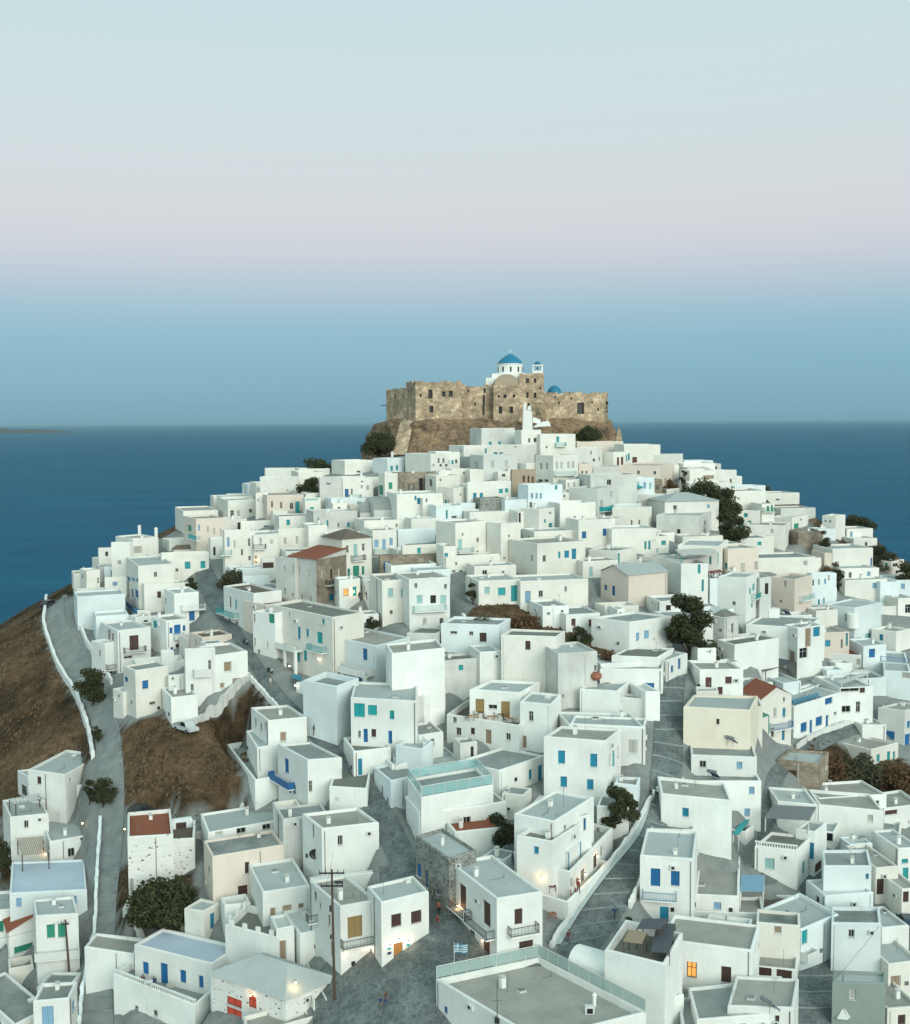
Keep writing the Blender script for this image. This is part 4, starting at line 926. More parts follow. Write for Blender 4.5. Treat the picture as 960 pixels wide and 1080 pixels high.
H('white shop house with yellow brown doors and iron balcony on the square', '640 300 780 418 952 386 745', 'wb', '848 512 68 98 Y;728 480 12 50 d;687 415 10 30 d;740 610 12 60 d;665 370 14 44 d;932 628 24 50 d', bal='865 572 168 32 d')
H('tall white house with a satellite dish beside the middle street', '606 -8 695 62 958 30 300', 'wb', '780 115 24 46 d;655 70 10 60 d')
Q('low white house with beige roof behind the yellow brown doors', '640 648 960 300 420', 'wb', '', d=8)
H('peach house with stained grey brown roof, lower left', '152 112 192 188 522 138 420', 'pm', '352 240 20 52 n;332 345 44 46 n;175 250 10 40 d')
fr(0, 860, 4.36)
H('white house with blue doors, light blue roof and balustrade at the bottom left', '618 592 975 682 1100 600 830', 'wu', '600 695 30 80 N;670 702 28 56 b;755 730 34 100 B;842 740 28 58 b;925 765 22 56 b')
H('pale house with wide blue grey roof at left photo edge', '-60 380 -50 445 190 400 520', 'ku', '')
H('white house with grey roof and two dark windows left of road', '190 20 228 120 415 88 215', 'wl', '328 170 32 40 d;385 108 32 14 d;295 190 60 12 d')
H('white house with a cyan door at the left photo edge', '-60 430 -55 440 40 430 680', 'wl', '10 640 30 54 A;5 510 24 50 g')
H('dotted stone white house with a red flat roof beside the left road', '586 100 797 85 785 -30 345', 'qt', '605 320 10 60 p', par=.5)
H('low dotted white wing with dark blue yard right of the red flat roof', '795 112 895 108 900 20 245', 'qd', '', par=.9)
fr(0, 640, 4.36)
H('white house with L shaped grey roof and one lit window by the left road', '65 752 218 840 412 815 960', 'wl', '290 920 62 40 l;110 845 26 50 d;95 810 16 30 d')
HOUSES = [h for h in HOUSES if h]


# ================================================================== more houses, second look
fr(0, 840, 4)
H('cool white house with wide blue grey roof left of the stepped road', '40 405 367 392 352 262 480', 'ku', '105 398 120 10 p' if False else '')
H('white house with green shutters left of the stepped road', '150 505 330 490 312 418 720', 'wl', '215 568 34 56 g;262 565 34 58 g;90 700 0 0 d', bal='245 655 190 36 w s')
H('low white house with stained roof and pale blue double shutters, bottom left corner', '140 862 292 850 325 778 1110', 'wm', '202 925 50 80 J;125 935 20 60 j;312 880 16 50 j')
H('long brown roofed house at the very bottom left corner', '-120 800 60 965 146 866 1180', 'wm', '')
H('white terrace with balustrade below the blue doors, bottom left', '478 748 822 880 872 800 1010', 'wg', '575 895 18 26 d;655 915 20 28 d', par=.9)
H('low white link room left of the blue doors at bottom left', '482 650 565 662 590 600 790', 'wb', '')
H('long low white wall house below the brown pergola, left edge', '32 62 42 85 205 70 330', 'wl', '', dl=9)
H('wide white wing behind the lit window of the L shaped roof', '118 -112 275 -90 432 -178 40', 'wl', '')
Q('dark blue gated yard room right of the red flat roof', '722 726 812 100 190', 'kd', '765 140 44 60 N', d=6)
fr(230, 840, 4)
H('long white house with pale grey roof and three double windows, lower left', '-70 80 -42 150 312 92 260', 'wl', '5 155 34 18 p;98 144 40 24 d;205 128 36 24 d', dl=8)
H('white house with three tan doors and light grey roof, lower left', '128 285 188 405 388 375 590', 'wl', '232 500 26 62 f;293 500 44 86 F;352 480 26 60 f')
H('white yard with merlons on its wall and green floor, lower left', '-5 440 30 540 255 596 720', 'wo', '270 650 44 80 F', par=.9)
H('white corner house with pale hipped roof and red lit windows at the bottom', '-30 745 285 858 400 812 1010', 'ql', '68 868 64 36 i;68 918 64 46 i;145 868 34 50 i', roof='hip', rise=2.0)
H('cream house with pale flat roof at bottom edge beside the utility pole', '112 930 122 1010 560 890 1200', 'cb', '')
Q('white room beside the steps with a tan doorway, lower left', '240 246 322 560 740', 'ww', '268 650 44 84 F', d=4)
H('low white house with iron balcony left of the yellow brown doors', '330 560 345 580 440 560 700', 'ww', '', bal='400 500 60 40 d')
fr(460, 840, 4)
H('white house with large pale roof above the dark brown roof, stepped street', '330 68 500 106 666 4 430', 'wl', '580 150 22 60 T;627 115 14 54 B;545 130 12 20 d')
H('white terrace house along the stepped street with lamps on its wall', '500 250 566 322 746 132 480', 'wb', '596 355 14 30 d;620 335 20 60 d;672 275 16 60 D;570 360 12 34 r;700 230 14 50 p', par=.8)
REST = H('white walled restaurant terrace beside the stepped street, lower right', '800 520 712 642 965 705 930', 'wo', '', par=1.0, name='restaurant_terrace', cat='terrace')
H('flat roofed annexe with vents at the end of the white tent', '690 860 830 915 890 895 1040', 'wl', '')
fr(720, 840, 4)
H('white house with a blank beige grey roof right of the blue balcony house', '52 412 240 425 243 250 520', 'wb', '')
H('white house with a long beige roof behind the lit window house', '38 485 345 492 332 424 560', 'wb', '')
H('white house with dark brown flat roof behind the small tan window', '318 488 470 494 472 416 560', 'wd', '')
H('pale cement plinth house under the mottled roof block', '632 782 858 792 862 770 1040', 'Gl', '', depth=3)
H('small white house with pale balcony at the alley right of small tan window', '496 560 500 565 548 545 740', 'kl', '515 590 24 60 t', bal='520 660 44 40 w s')
Q('pale house with cyan painted ledge on the alley, lower right', '598 602 805 420 560', 'kw', '', d=5)
H('white house with grey green roof at the bottom edge right of the lit window', '50 900 60 945 470 905 1090', 'wg', '')
H('white house with raised beige roof and a drain pipe, bottom right', '225 752 190 880 470 895 1060', 'wb', '')
Q('white house wall right of the balustraded roof terrace', '478 560 608 150 345', 'wl', '500 250 18 60 t;545 230 20 70 a;570 300 40 40 n', d=7)
Q('long white house behind the blank cream house near the right edge', '570 576 860 10 60', 'wb', '', d=7)

fr(220, 600, 4)
H('white house with blue doors behind a pillared porch', '488 278 706 322 852 286 500', 'kb', '563 345 20 70 B;660 360 20 48 b;558 424 22 26 b;638 450 16 62 B;678 445 16 28 b;510 430 16 60 f;605 440 20 70 p', bal='600 400 210 40 w s')
H('low cool white porch room with lamps on the middle street', '340 418 398 468 560 500 700', 'kg', '', par=.8, depth=7)
H('low white walled yard left of the tan doored cube', '78 738 196 890 300 800 930', 'wg', '', par=.9)
H('white side wing with recessed yard, left of the tan doored cube', '160 680 205 752 262 735 860', 'wl', '205 700 14 40 p')
H('planted box terrace in front of the large teal shuttered house', '592 742 612 768 770 752 890', 'wo', '640 835 18 70 a', par=.5)
H('white house left of the rooftop cube with dark terrace', '770 700 790 740 900 760 860', 'kl', '775 720 16 50 B', par=.6)
fr(460, 600, 4)
H('white garage house with grey roof below the blank white block', '500 640 560 660 884 668 790', 'wl', '830 750 40 60 p', dl=8)
Q('white round cornered house at the top of the stepped street, left side', '880 884 945 520 640', 'ww', '', d=6)
Q('white low house below the two red windows of the brown garden', '690 694 960 400 480', 'wl', '900 495 36 30 a', d=7)
fr(690, 600, 4)
H('white house with open brown loggia on the right slope', '600 230 606 250 712 236 420', 'wl', '650 290 26 80 f;685 265 28 40 a;630 355 34 44 d;580 370 26 50 f')
Q('white yard house with white low wall left of the dark red door house', '180 184 262 335 420', 'ww', '', d=5)

fr(460, 840, 4)
DECK = H('large flat roofed building with pale glass railing at the bottom edge', '0 768 425 1024 890 912 1380', 'wb', '40 900 16 30 b', par=.7)

fr(690, 600, 4)
H('cream house with terracotta gable roof and blue balcony', '366 517 450 553 580 532 705', 'ct', '548 550 9 20 d;510 605 12 38 p;548 605 12 38 a;545 700 12 46 A;500 690 14 40 d', bal='528 650 82 40 b', roof='gable', rise=1.7)
H('white terrace house with teal pots between red gable roof and dark pergola', '530 470 545 482 620 470 560', 'kl', '560 475 30 30 t')
fr(720, 520, 4)
H('white house front with small brown recess behind the dark pergola', '470 560 482 580 600 560 700', 'wb', '530 600 26 70 F;570 580 24 40 a;510 690 30 30 d;465 670 26 44 F')
Q('low white cottage under the canopy with teal posts', '-10 -6 108 300 440', 'wl', '70 320 12 40 T;85 390 10 50 t', d=6)
Q('white terrace front with teal bench below the red brown awning', '112 116 200 360 450', 'kl', '170 390 14 40 t', d=4)
Q('small brown roofed stone shed behind the big dark tree', '118 178 236 525 610', 'xb', '210 570 10 40 d', d=7)
fr(220, 580, 6)
Q('bright cafe front below the green door of the hip roofed house', '822 826 960 190 330', 'wl', '870 268 32 44 l;925 262 26 60 T', d=4)
fr(180, 450, 4)
Q('white house with brown canopy terrace between pale balconies and red tiled house', '380 385 450 560 640', 'wb', '410 585 50 24 n', d=5)
Q('small white house with teal door at the top of middle street', '160 168 225 470 560', 'wl', '185 525 10 36 D', d=6)
Q('white house with two dark openings on upper left, beside pinkish house', '355 360 410 282 385', 'ww', '370 310 8 14 p;392 310 8 14 p', d=5)
fr(400, 450, 4)
Q('white house with arched dark gap under the pale balcony row', '632 640 700 268 350', 'wl', '642 320 12 30 d', d=6)
Q('cream house upper room with a small dark window, below the cream balcony house', '318 324 505 545 600', 'cb', '325 578 10 14 d;410 580 8 10 d', d=5)
Q('white house with a slit window left of centre brown stone house', '180 184 268 300 380', 'cb', '200 310 8 18 d', d=6)

fr(0, 840, 4)
H('white house with terracotta lean to roof and green boards at left edge', '24 512 37 573 150 541 745', 'wt', '100 640 80 28 g', roof='shed', rise=2.6)


# ================================================================== low outbuildings filling the yards between the houses
fr(0, 0, 1)
rndf = random.Random(11)
RDP = []
for _, l, r, *_m in (RD_left, RD_mid, RD_sq, RD_step, RD_alley, RD_rt):
    for a, b_ in zip(catmull(l, 8), catmull(r, 8)):
        ga, gb = ground(*a), ground(*b_)
        RDP.append(((ga + gb) / 2, (ga - gb).length / 2, [(a[0] + (b_[0] - a[0]) * k / 4, a[1] + (b_[1] - a[1]) * k / 4) for k in range(5)]))
RX = np.array([[p[0].x, p[0].y, p[1]] for p in RDP]); RPX = np.array([q for p in RDP for q in p[2]])
OPX = np.array(OPEN)
HB = []
def convex_hit(A, B):
    """do two convex plan shapes overlap"""
    for S in (A, B):
        for i in range(len(S)):
            a, b_ = S[i], S[(i + 1) % len(S)]; nx_, ny_ = b_[1] - a[1], a[0] - b_[0]
            pa = [p[0] * nx_ + p[1] * ny_ for p in A]; pb = [p[0] * nx_ + p[1] * ny_ for p in B]
            if max(pa) <= min(pb) or max(pb) <= min(pa): return False
    return True
FOOT = [[tuple(p) for p in inset(h.c, .15)] for h in HOUSES]; FC = np.array([[sum(p[0] for p in h.c) / 4, sum(p[1] for p in h.c) / 4] for h in HOUSES])
YAW = [math.atan2(h.c[2][1] - h.c[1][1], h.c[2][0] - h.c[1][0]) for h in HOUSES]; LBL = [h.label for h in HOUSES]; HPX = [proj((*FC[i], HOUSES[i].zt)) for i in range(len(HOUSES))]
used_rel = set(); count = 0
cand = [(px, py) for py in range(1076, 500, -7) for px in range(8, 956, 9)]
for size in ((8, 6), (6, 5), (4.4, 4), (3.2, 3)):
    for px, py in cand:
        if count >= FILL_MAX: break
        if not inpoly(px, py, SIL) or any(inpoly(px, py, b_) for b_ in BROWN): continue
        g = ground(px, py)
        if not 100 < g.y < 330: continue
        d2 = np.hypot(FC[:, 0] - g.x, FC[:, 1] - g.y); k = int(np.argmin(d2)); yw = YAW[k]
        ux, uy = math.cos(yw), math.sin(yw); w, dp = size
        c = [(g.x - ux * w / 2 - uy * 0 + -uy * dp, g.y - uy * w / 2 + ux * dp), (g.x - ux * w / 2, g.y - uy * w / 2), (g.x + ux * w / 2, g.y + uy * w / 2), (g.x + ux * w / 2 - uy * dp, g.y + uy * w / 2 + ux * dp)]
        cx, cy = sum(p[0] for p in c) / 4, sum(p[1] for p in c) / 4
        near = [i for i in range(len(FOOT)) if abs(FC[i, 0] - cx) < 22 and abs(FC[i, 1] - cy) < 22]
        if any(convex_hit(c, FOOT[i]) for i in near): continue
        if (np.hypot(RX[:, 0] - cx, RX[:, 1] - cy) < RX[:, 2] + max(w, dp) * .62).any(): continue
        pts_px = [proj((p[0], p[1], ht(*p))) for p in c]
        if any(not inpoly(q[0], q[1], SIL) or any(inpoly(q[0], q[1], b_) for b_ in BROWN) for q in pts_px): continue
        zg = ht(*c[1]); hgt = rndf.choice([2.5, 2.7, 3.0, 3.2]); ok = False
        for hgt in (hgt, 1.5):
            zt = max(zg, ht(cx, cy) - .8) + hgt
            qs = [proj((p[0], p[1], zt)) for p in c] + [proj((p[0], p[1], zg)) for p in c[:3]]
            x0, x1 = min(q[0] for q in qs) - 1, max(q[0] for q in qs) + 1; y0, y1 = min(q[1] for q in qs) - 2, max(q[1] for q in qs)
            dd = g.y
            if ((OPX[:, 0] > x0) & (OPX[:, 0] < x1) & (OPX[:, 1] > y0) & (OPX[:, 1] < y1) & (OPX[:, 2] > dd)).any(): continue
            if ((RPX[:, 0] > x0) & (RPX[:, 0] < x1) & (RPX[:, 1] > y0) & (RPX[:, 1] < y1)).any(): continue
            ok = True; break
        if not ok: continue
        me_px = proj((cx, cy, zt)); order = np.argsort(d2); lab = None
        for i in order[:6]:
            dx, dy = me_px[0] - HPX[i][0], me_px[1] - HPX[i][1]
            rels = (['right of', 'left of'] if dx > 0 else ['left of', 'right of'])[:1] if abs(dx) > abs(dy) * .8 else (['in front of'] if dy > 0 else ['behind'])
            for rel in rels:
                base = LBL[i].split(',')[0]; base = base if not base.startswith('the ') else base
                low = 'low walled yard' if hgt < 2 else 'low flat outbuilding'
                t_ = f'{low} {rel} the {base}'
                if len(t_.split()) <= 16 and (i, rel) not in used_rel: lab = t_; used_rel.add((i, rel)); break
            if lab: break
        if not lab: continue
        wmx = rndf.choice('wwwwkkcxw'); rmx = rndf.choice('gglbbwmo')
        h = build_house(lab, c, zt, wmx + rmx, '', scale=F / g.y, name='walled_yard' if hgt < 2 else 'outbuilding', cat='yard' if hgt < 2 else 'outbuilding', group='low yards and outbuildings between the houses',
                        auto=None if hgt < 2 else ['d', 'n', 'N', 'D', 't', 'a', 'T', 'A'], par=1.0 if hgt < 2 else rndf.choice([.15, .3, .4]))
        h.zb = zg; FOOT.append([tuple(p) for p in inset(c, .1)]); FC = np.vstack([FC, [cx, cy]]); YAW.append(yw); LBL.append('x ' * 20); HPX.append(me_px); count += 1
print('fillers', count)

# ------------------------------------------------------------------ ground, sea, air, light
from mathutils import noise as mnoise
nx, ny = 421, 345
X0, X1, Y0, Y1 = -210., 210., 60., 490.
xs = np.linspace(X0, X1, nx); ys = np.linspace(Y0, Y1, ny)
XX, YY = np.meshgrid(xs, ys)
ZZ = hts(np.stack([XX.ravel(), YY.ravel()], 1)).reshape(ny, nx)
town = np.zeros((ny, nx)); LZ = np.zeros((ny, nx))
RW = np.zeros_like(ZZ)
for _, l, r, *_m in (RD_left, RD_mid, RD_sq, RD_step, RD_alley, RD_rt):
    cc = [(ground(*a), ground(*b_)) for a, b_ in zip(catmull(l, 3), catmull(r, 3))]
    for (a, b_), (a2, b2) in zip(cc, cc[1:]):
        d = segd(XX, YY, (a + b_) / 2, (a2 + b2) / 2); hw = (a - b_).length / 2
        RW = np.maximum(RW, np.clip(1 - (d - hw - .6) / 1.6, 0, 1))
# every house stands on a level terrace of its own
num = np.zeros_like(ZZ); den = np.zeros_like(ZZ); wmax = np.zeros_like(ZZ)
for h in HOUSES:
    c = h.c; zb = ht(*c[1][:2])
    cxs = [p[0] for p in c]; cys = [p[1] for p in c]
    m_ = (XX > min(cxs) - 6) & (XX < max(cxs) + 6) & (YY > min(cys) - 6) & (YY < max(cys) + 6)
    if not m_.any(): continue
    gx, gy = XX[m_], YY[m_]; dd = np.full(gx.shape, 1e9); ins = np.ones(gx.shape, bool)
    for i in range(4):
        a, b_ = c[i], c[(i + 1) % 4]; dd = np.minimum(dd, segd(gx, gy, a, b_)); ins &= ((b_[0] - a[0]) * (gy - a[1]) - (b_[1] - a[1]) * (gx - a[0])) > 0
    dd[ins] = 0
    w = np.clip(1 - (dd - .8) / 3.2, 0, 1) ** 1.5
    num[m_] += w * w * zb; den[m_] += w * w; wmax[m_] = np.maximum(wmax[m_], w)
flatz = np.where(den > 0, num / np.maximum(den, 1e-9), ZZ)
wt = wmax * (1 - RW)
ZZ = ZZ * (1 - wt) + flatz * wt
for j in range(ny):
    for i in range(nx):
        px, py, dd = proj((XX[j, i], YY[j, i], ZZ[j, i]))
        t = 1.0 if inpoly(px, py, SIL) else 0.0
        if any(inpoly(px, py, b) for b in BROWN): t = 0.0
        if YY[j, i] > 345 or px > 1010 or px < -60: t = 0.0
        town[j, i] = t
        if t == 0: LZ[j, i] = 1.3 * mnoise.noise((XX[j, i] * .09, YY[j, i] * .09, 3)) + .5 * mnoise.noise((XX[j, i] * .35, YY[j, i] * .35, 9))
LZ *= (1 - wmax) * (1 - RW)
ZZ = ZZ + LZ
def gt(x, y):
    u = (x - X0) / (X1 - X0) * (nx - 1); v = (y - Y0) / (Y1 - Y0) * (ny - 1)
    i, j = int(max(0, min(nx - 2, math.floor(u)))), int(max(0, min(ny - 2, math.floor(v)))); u -= i; v -= j
    return float(ZZ[j, i] * (1 - u) * (1 - v) + ZZ[j, i + 1] * u * (1 - v) + ZZ[j + 1, i] * (1 - u) * v + ZZ[j + 1, i + 1] * u * v)
me = bpy.data.meshes.new('hillside')
me.from_pydata([(XX[j, i], YY[j, i], ZZ[j, i]) for j in range(ny) for i in range(nx)], [], [(j * nx + i, j * nx + i + 1, (j + 1) * nx + i + 1, (j + 1) * nx + i) for j in range(ny - 1) for i in range(nx - 1)])
me.polygons.foreach_set('use_smooth', [True] * len(me.polygons))
at = me.attributes.new('paved', 'FLOAT', 'POINT'); at.data.foreach_set('value', town.ravel())
m, nt, b = newmat('ground'); MATS['ground'] = m
pos = nd(nt, 'ShaderNodeNewGeometry').outputs['Position']
a_ = nd(nt, 'ShaderNodeAttribute'); a_.attribute_name = 'paved'
n1 = noise(nt, .09, 7, .68, pos); n2 = noise(nt, .8, 6, .7, pos); n3 = noise(nt, 5, 4, .7, pos)
r1 = ramp(nt, n1.outputs[0], [(.34, (.045, .036, .023)), (.47, (.115, .076, .045)), (.62, (.20, .132, .078)), (.72, (.27, .19, .12))])
r2 = ramp(nt, n2.outputs[0], [(.35, (.35, .35, .35)), (.6, (1, 1, 1))])
brown = mix(nt, r1.outputs[0], r2.outputs[0], .8, 'MULTIPLY')
r3 = ramp(nt, n3.outputs[0], [(.4, (.5, .5, .5)), (.62, (1.1, 1.1, 1.1))]); brown = mix(nt, brown, r3.outputs[0], .7, 'MULTIPLY')
pv = mix(nt, (.33, .34, .32), (.15, .16, .155), n2.outputs[0])
colr = mix(nt, brown, pv, a_.outputs['Fac'])
nt.links.new(colr, b.inputs['Base Color']); b.inputs['Roughness'].default_value = 1; b.inputs['Specular IOR Level'].default_value = .05
bump(nt, b, n2.outputs[0], .8, .5)
me.materials.append(m)
hill = bpy.data.objects.new('hillside', me); COL.objects.link(hill); hill['kind'] = 'structure'

# sea
m, nt, b = newmat('sea'); MATS['sea'] = m
pos = nd(nt, 'ShaderNodeNewGeometry').outputs['Position']
w1 = noise(nt, .05, 5, .6, mapping(nt, pos, (.6, 1.6, 1))); w2 = noise(nt, .006, 8, .72, mapping(nt, pos, (.35, 1.6, 1))); w3 = noise(nt, .0007, 4, .6, mapping(nt, pos, (.5, 2.0, 1)))
k = ramp(nt, w2.outputs[0], [(.3, 0), (.7, 1)]); k3 = ramp(nt, w3.outputs[0], [(.35, 0), (.65, 1)])
c_ = mix(nt, SEA_A, SEA_B, k.outputs[0]); c_ = mix(nt, c_, SEA_C, k3.outputs[0])
nt.links.new(c_, b.inputs['Base Color']); b.inputs['Roughness'].default_value = .5; b.inputs['IOR'].default_value = 1.33; b.inputs['Specular IOR Level'].default_value = .045
bump(nt, b, w1.outputs[0], 1.0, 6.0)
mb = MB(); SD = 120000
ed = [-SD, -20000, -4000, -1000, 1000, 4000, 20000, SD]; ey = [-4000, -500, 200, 800, 2000, 6000, 20000, 60000, SD]
for i in range(len(ed) - 1):
    for j in range(len(ey) - 1):
        mb.face([(ed[i], ey[j], 0), (ed[i + 1], ey[j], 0), (ed[i + 1], ey[j + 1], 0), (ed[i], ey[j + 1], 0)], 'sea')
sea = mb.build('sea', merge=True); sea['kind'] = 'structure'

# far island on the horizon
p0 = CO + ray(-10, 452) * 16500
v = []; f = []; nI, mI = 44, 14
for j in range(mI):
    for i in range(nI):
        u = i / (nI - 1); w = j / (mI - 1)
        hgt = (math.sin(math.pi * u) ** .8) * math.sin(math.pi * w) * 100 * (.65 + .5 * mnoise.noise((u * 4, w * 2, 1)) + .2 * mnoise.noise((u * 13, w * 5, 2)))
        v.append((p0.x - 1700 + u * 2600, p0.y + w * 1500, -2 + max(0, hgt)))
f = [(j * nI + i, j * nI + i + 1, (j + 1) * nI + i + 1, (j + 1) * nI + i) for j in range(mI - 1) for i in range(nI - 1)]
me = bpy.data.meshes.new('far_island_hills'); me.from_pydata(v, [], f); me.materials.append(MATS['ground']); me.polygons.foreach_set('use_smooth', [True] * len(f))
isl = bpy.data.objects.new('far_island_hills', me); COL.objects.link(isl); isl['kind'] = 'structure'

# air
m = bpy.data.materials.new('haze'); m.use_nodes = True; nt = m.node_tree; nt.nodes.clear()
out = nd(nt, 'ShaderNodeOutputMaterial'); pvn = nd(nt, 'ShaderNodeVolumePrincipled')
pvn.inputs['Color'].default_value = (.40, .62, .72, 1); pvn.inputs['Density'].default_value = HAZE; pvn.inputs['Anisotropy'].default_value = 0.0
nt.links.new(pvn.outputs[0], out.inputs['Volume']); MATS['haze'] = m
if HAZE > 0:
    mb = MB(); mb.box(-SD - 1000, SD + 1000, -5000, SD + 1000, -3, 175, 'haze')
    hz = mb.build('haze', merge=True); hz['kind'] = 'stuff'

# sky: Nishita sky lifted by the dusk bands (earth shadow, pink belt, pale upper sky)
wd = bpy.data.worlds.new('World'); sc.world = wd; wd.use_nodes = True; nt = wd.node_tree
bg = nt.nodes['Background']; bg.inputs['Strength'].default_value = 0.1
sky = nd(nt, 'ShaderNodeTexSky'); sky.sky_type = 'NISHITA'; sky.sun_disc = False; sky.sun_elevation = SUN_EL; sky.sun_rotation = SUN_ROT
sky.air_density = 1.0; sky.dust_density = 1.0; sky.ozone_density = 2.0
tc = nd(nt, 'ShaderNodeTexCoord'); sx = nd(nt, 'ShaderNodeSeparateXYZ'); nt.links.new(tc.outputs['Generated'], sx.inputs[0])
mr = nd(nt, 'ShaderNodeMapRange'); nt.links.new(sx.outputs['Z'], mr.inputs[0]); mr.inputs[1].default_value = -.05; mr.inputs[2].default_value = .45
def lin(r, g, b_): return tuple(((c / 255 + .055) / 1.055) ** 2.4 if c > 10 else c / 255 / 12.92 for c in (r, g, b_))
rp = nd(nt, 'ShaderNodeValToRGB'); e = rp.color_ramp.elements; rp.color_ramp.interpolation = 'B_SPLINE'
for z, c in SKY:
    pass
while len(e) < len(SKY): e.new(.5)
for i, (z, c) in enumerate(SKY):
    e[i].position = (z + .05) / .5; e[i].color = (*lin(*c), 1)
nt.links.new(mr.outputs[0], rp.inputs[0])
glow = nd(nt, 'ShaderNodeMapRange'); nt.links.new(sx.outputs['Y'], glow.inputs[0]); glow.inputs[1].default_value = .25; glow.inputs[2].default_value = -.9
warm = mix(nt, (1, 1, 1), SKY_BACK, glow.outputs[0])
bands = mix(nt, rp.outputs[0], warm, 1.0, 'MULTIPLY')
sc10 = nd(nt, 'ShaderNodeVectorMath'); sc10.operation = 'SCALE'; nt.links.new(bands, sc10.inputs[0]); sc10.inputs['Scale'].default_value = 10 * SKY_GAIN
sk = nd(nt, 'ShaderNodeVectorMath'); sk.operation = 'SCALE'; nt.links.new(sky.outputs[0], sk.inputs[0]); sk.inputs['Scale'].default_value = NISH
ad = nd(nt, 'ShaderNodeVectorMath'); ad.operation = 'ADD'; nt.links.new(sc10.outputs[0], ad.inputs[0]); nt.links.new(sk.outputs[0], ad.inputs[1])
nt.links.new(ad.outputs[0], bg.inputs['Color'])
sl = bpy.data.lights.new('sun', 'SUN'); sl.energy = SUN_E; sl.angle = SUN_ANG; sl.color = SUN_COL
so = bpy.data.objects.new('sun', sl); COL.objects.link(so)
# light travels away from the sun, which stands behind the camera
sd = Vector((math.sin(SUN_ROT) * math.cos(SUN_EL), math.cos(SUN_ROT) * math.cos(SUN_EL), math.sin(SUN_EL)))
so.rotation_euler = (-sd).to_track_quat('-Z', 'Y').to_euler()
vs = sc.view_settings; vs.view_transform = 'Standard'; vs.look = 'None'; vs.exposure = EXPO; vs.gamma = 1
try: vs.use_curve_mapping = False
except Exception: pass
sc.cycles.max_bounces = 6; sc.cycles.diffuse_bounces = 3; sc.cycles.glossy_bounces = 2; sc.cycles.volume_bounces = 0; sc.cycles.transmission_bounces = 2
sc.cycles.use_denoising = True; sc.cycles.use_adaptive_sampling = True

# ------------------------------------------------------------------ streets
flat('x', (0, 0, 0))
m, nt, b = newmat('paving'); MATS['paving'] = m
pos = nd(nt, 'ShaderNodeNewGeometry').outputs['Position']
v = nd(nt, 'ShaderNodeTexVoronoi'); v.feature = 'DISTANCE_TO_EDGE'; v.inputs['Scale'].default_value = 1.7; nt.links.new(pos, v.inputs['Vector'])
vc = nd(nt, 'ShaderNodeTexVoronoi'); vc.inputs['Scale'].default_value = 1.7; nt.links.new(pos, vc.inputs['Vector'])
sp = nd(nt, 'ShaderNodeSeparateColor'); nt.links.new(vc.outputs['Color'], sp.inputs[0])
c_ = mix(nt, (.095, .115, .115), (.15, .165, .16), sp.outputs[0]); ed_ = ramp(nt, v.outputs['Distance'], [(0, 1), (.06, 0)])
c_ = mix(nt, c_, (.21, .235, .23), ed_.outputs[0]); n_ = noise(nt, .35, 5, .6, pos); r_ = ramp(nt, n_.outputs[0], [(.3, .6), (.7, 1.2)])
c_ = mix(nt, c_, r_.outputs[0], 1.0, 'MULTIPLY'); nt.links.new(c_, b.inputs['Base Color']); b.inputs['Roughness'].default_value = .75; b.inputs['Specular IOR Level'].default_value = .25
m, nt, b = newmat('cement'); MATS['cement'] = m
pos = nd(nt, 'ShaderNodeNewGeometry').outputs['Position']; n_ = noise(nt, .5, 6, .65, pos)
c_ = ramp(nt, n_.outputs[0], [(.3, (.15, .165, .16)), (.7, (.26, .27, .255))]); nt.links.new(c_.outputs[0], b.inputs['Base Color']); b.inputs['Roughness'].default_value = .9
def street(name, left, right, mat, lift=.12, m=6):
    Lp, Rp = catmull(left, m), catmull(right, m); v = []; f = []; K = 24 if name == 'village_square' else 8
    cl = []
    for a, b_ in zip(Lp, Rp):
        ga, gb = ground(*a), ground(*b_)
        row = [ga.lerp(gb, k / K) for k in range(K + 1)]; cl.append((ga, gb))
        for p in row: v.append((p.x, p.y, gt(p.x, p.y) + lift))
    for i in range(len(Lp) - 1):
        for k in range(K):
            q = i * (K + 1) + k; f.append((q, q + 1, q + K + 2, q + K + 1))
    me = bpy.data.meshes.new(name); me.from_pydata(v, [], f); me.materials.append(MATS[mat])
    me.update()
    o = bpy.data.objects.new(name, me); COL.objects.link(o); o['kind'] = 'structure'
    if me.polygons[0].normal.z < 0: me.flip_normals()
    return cl
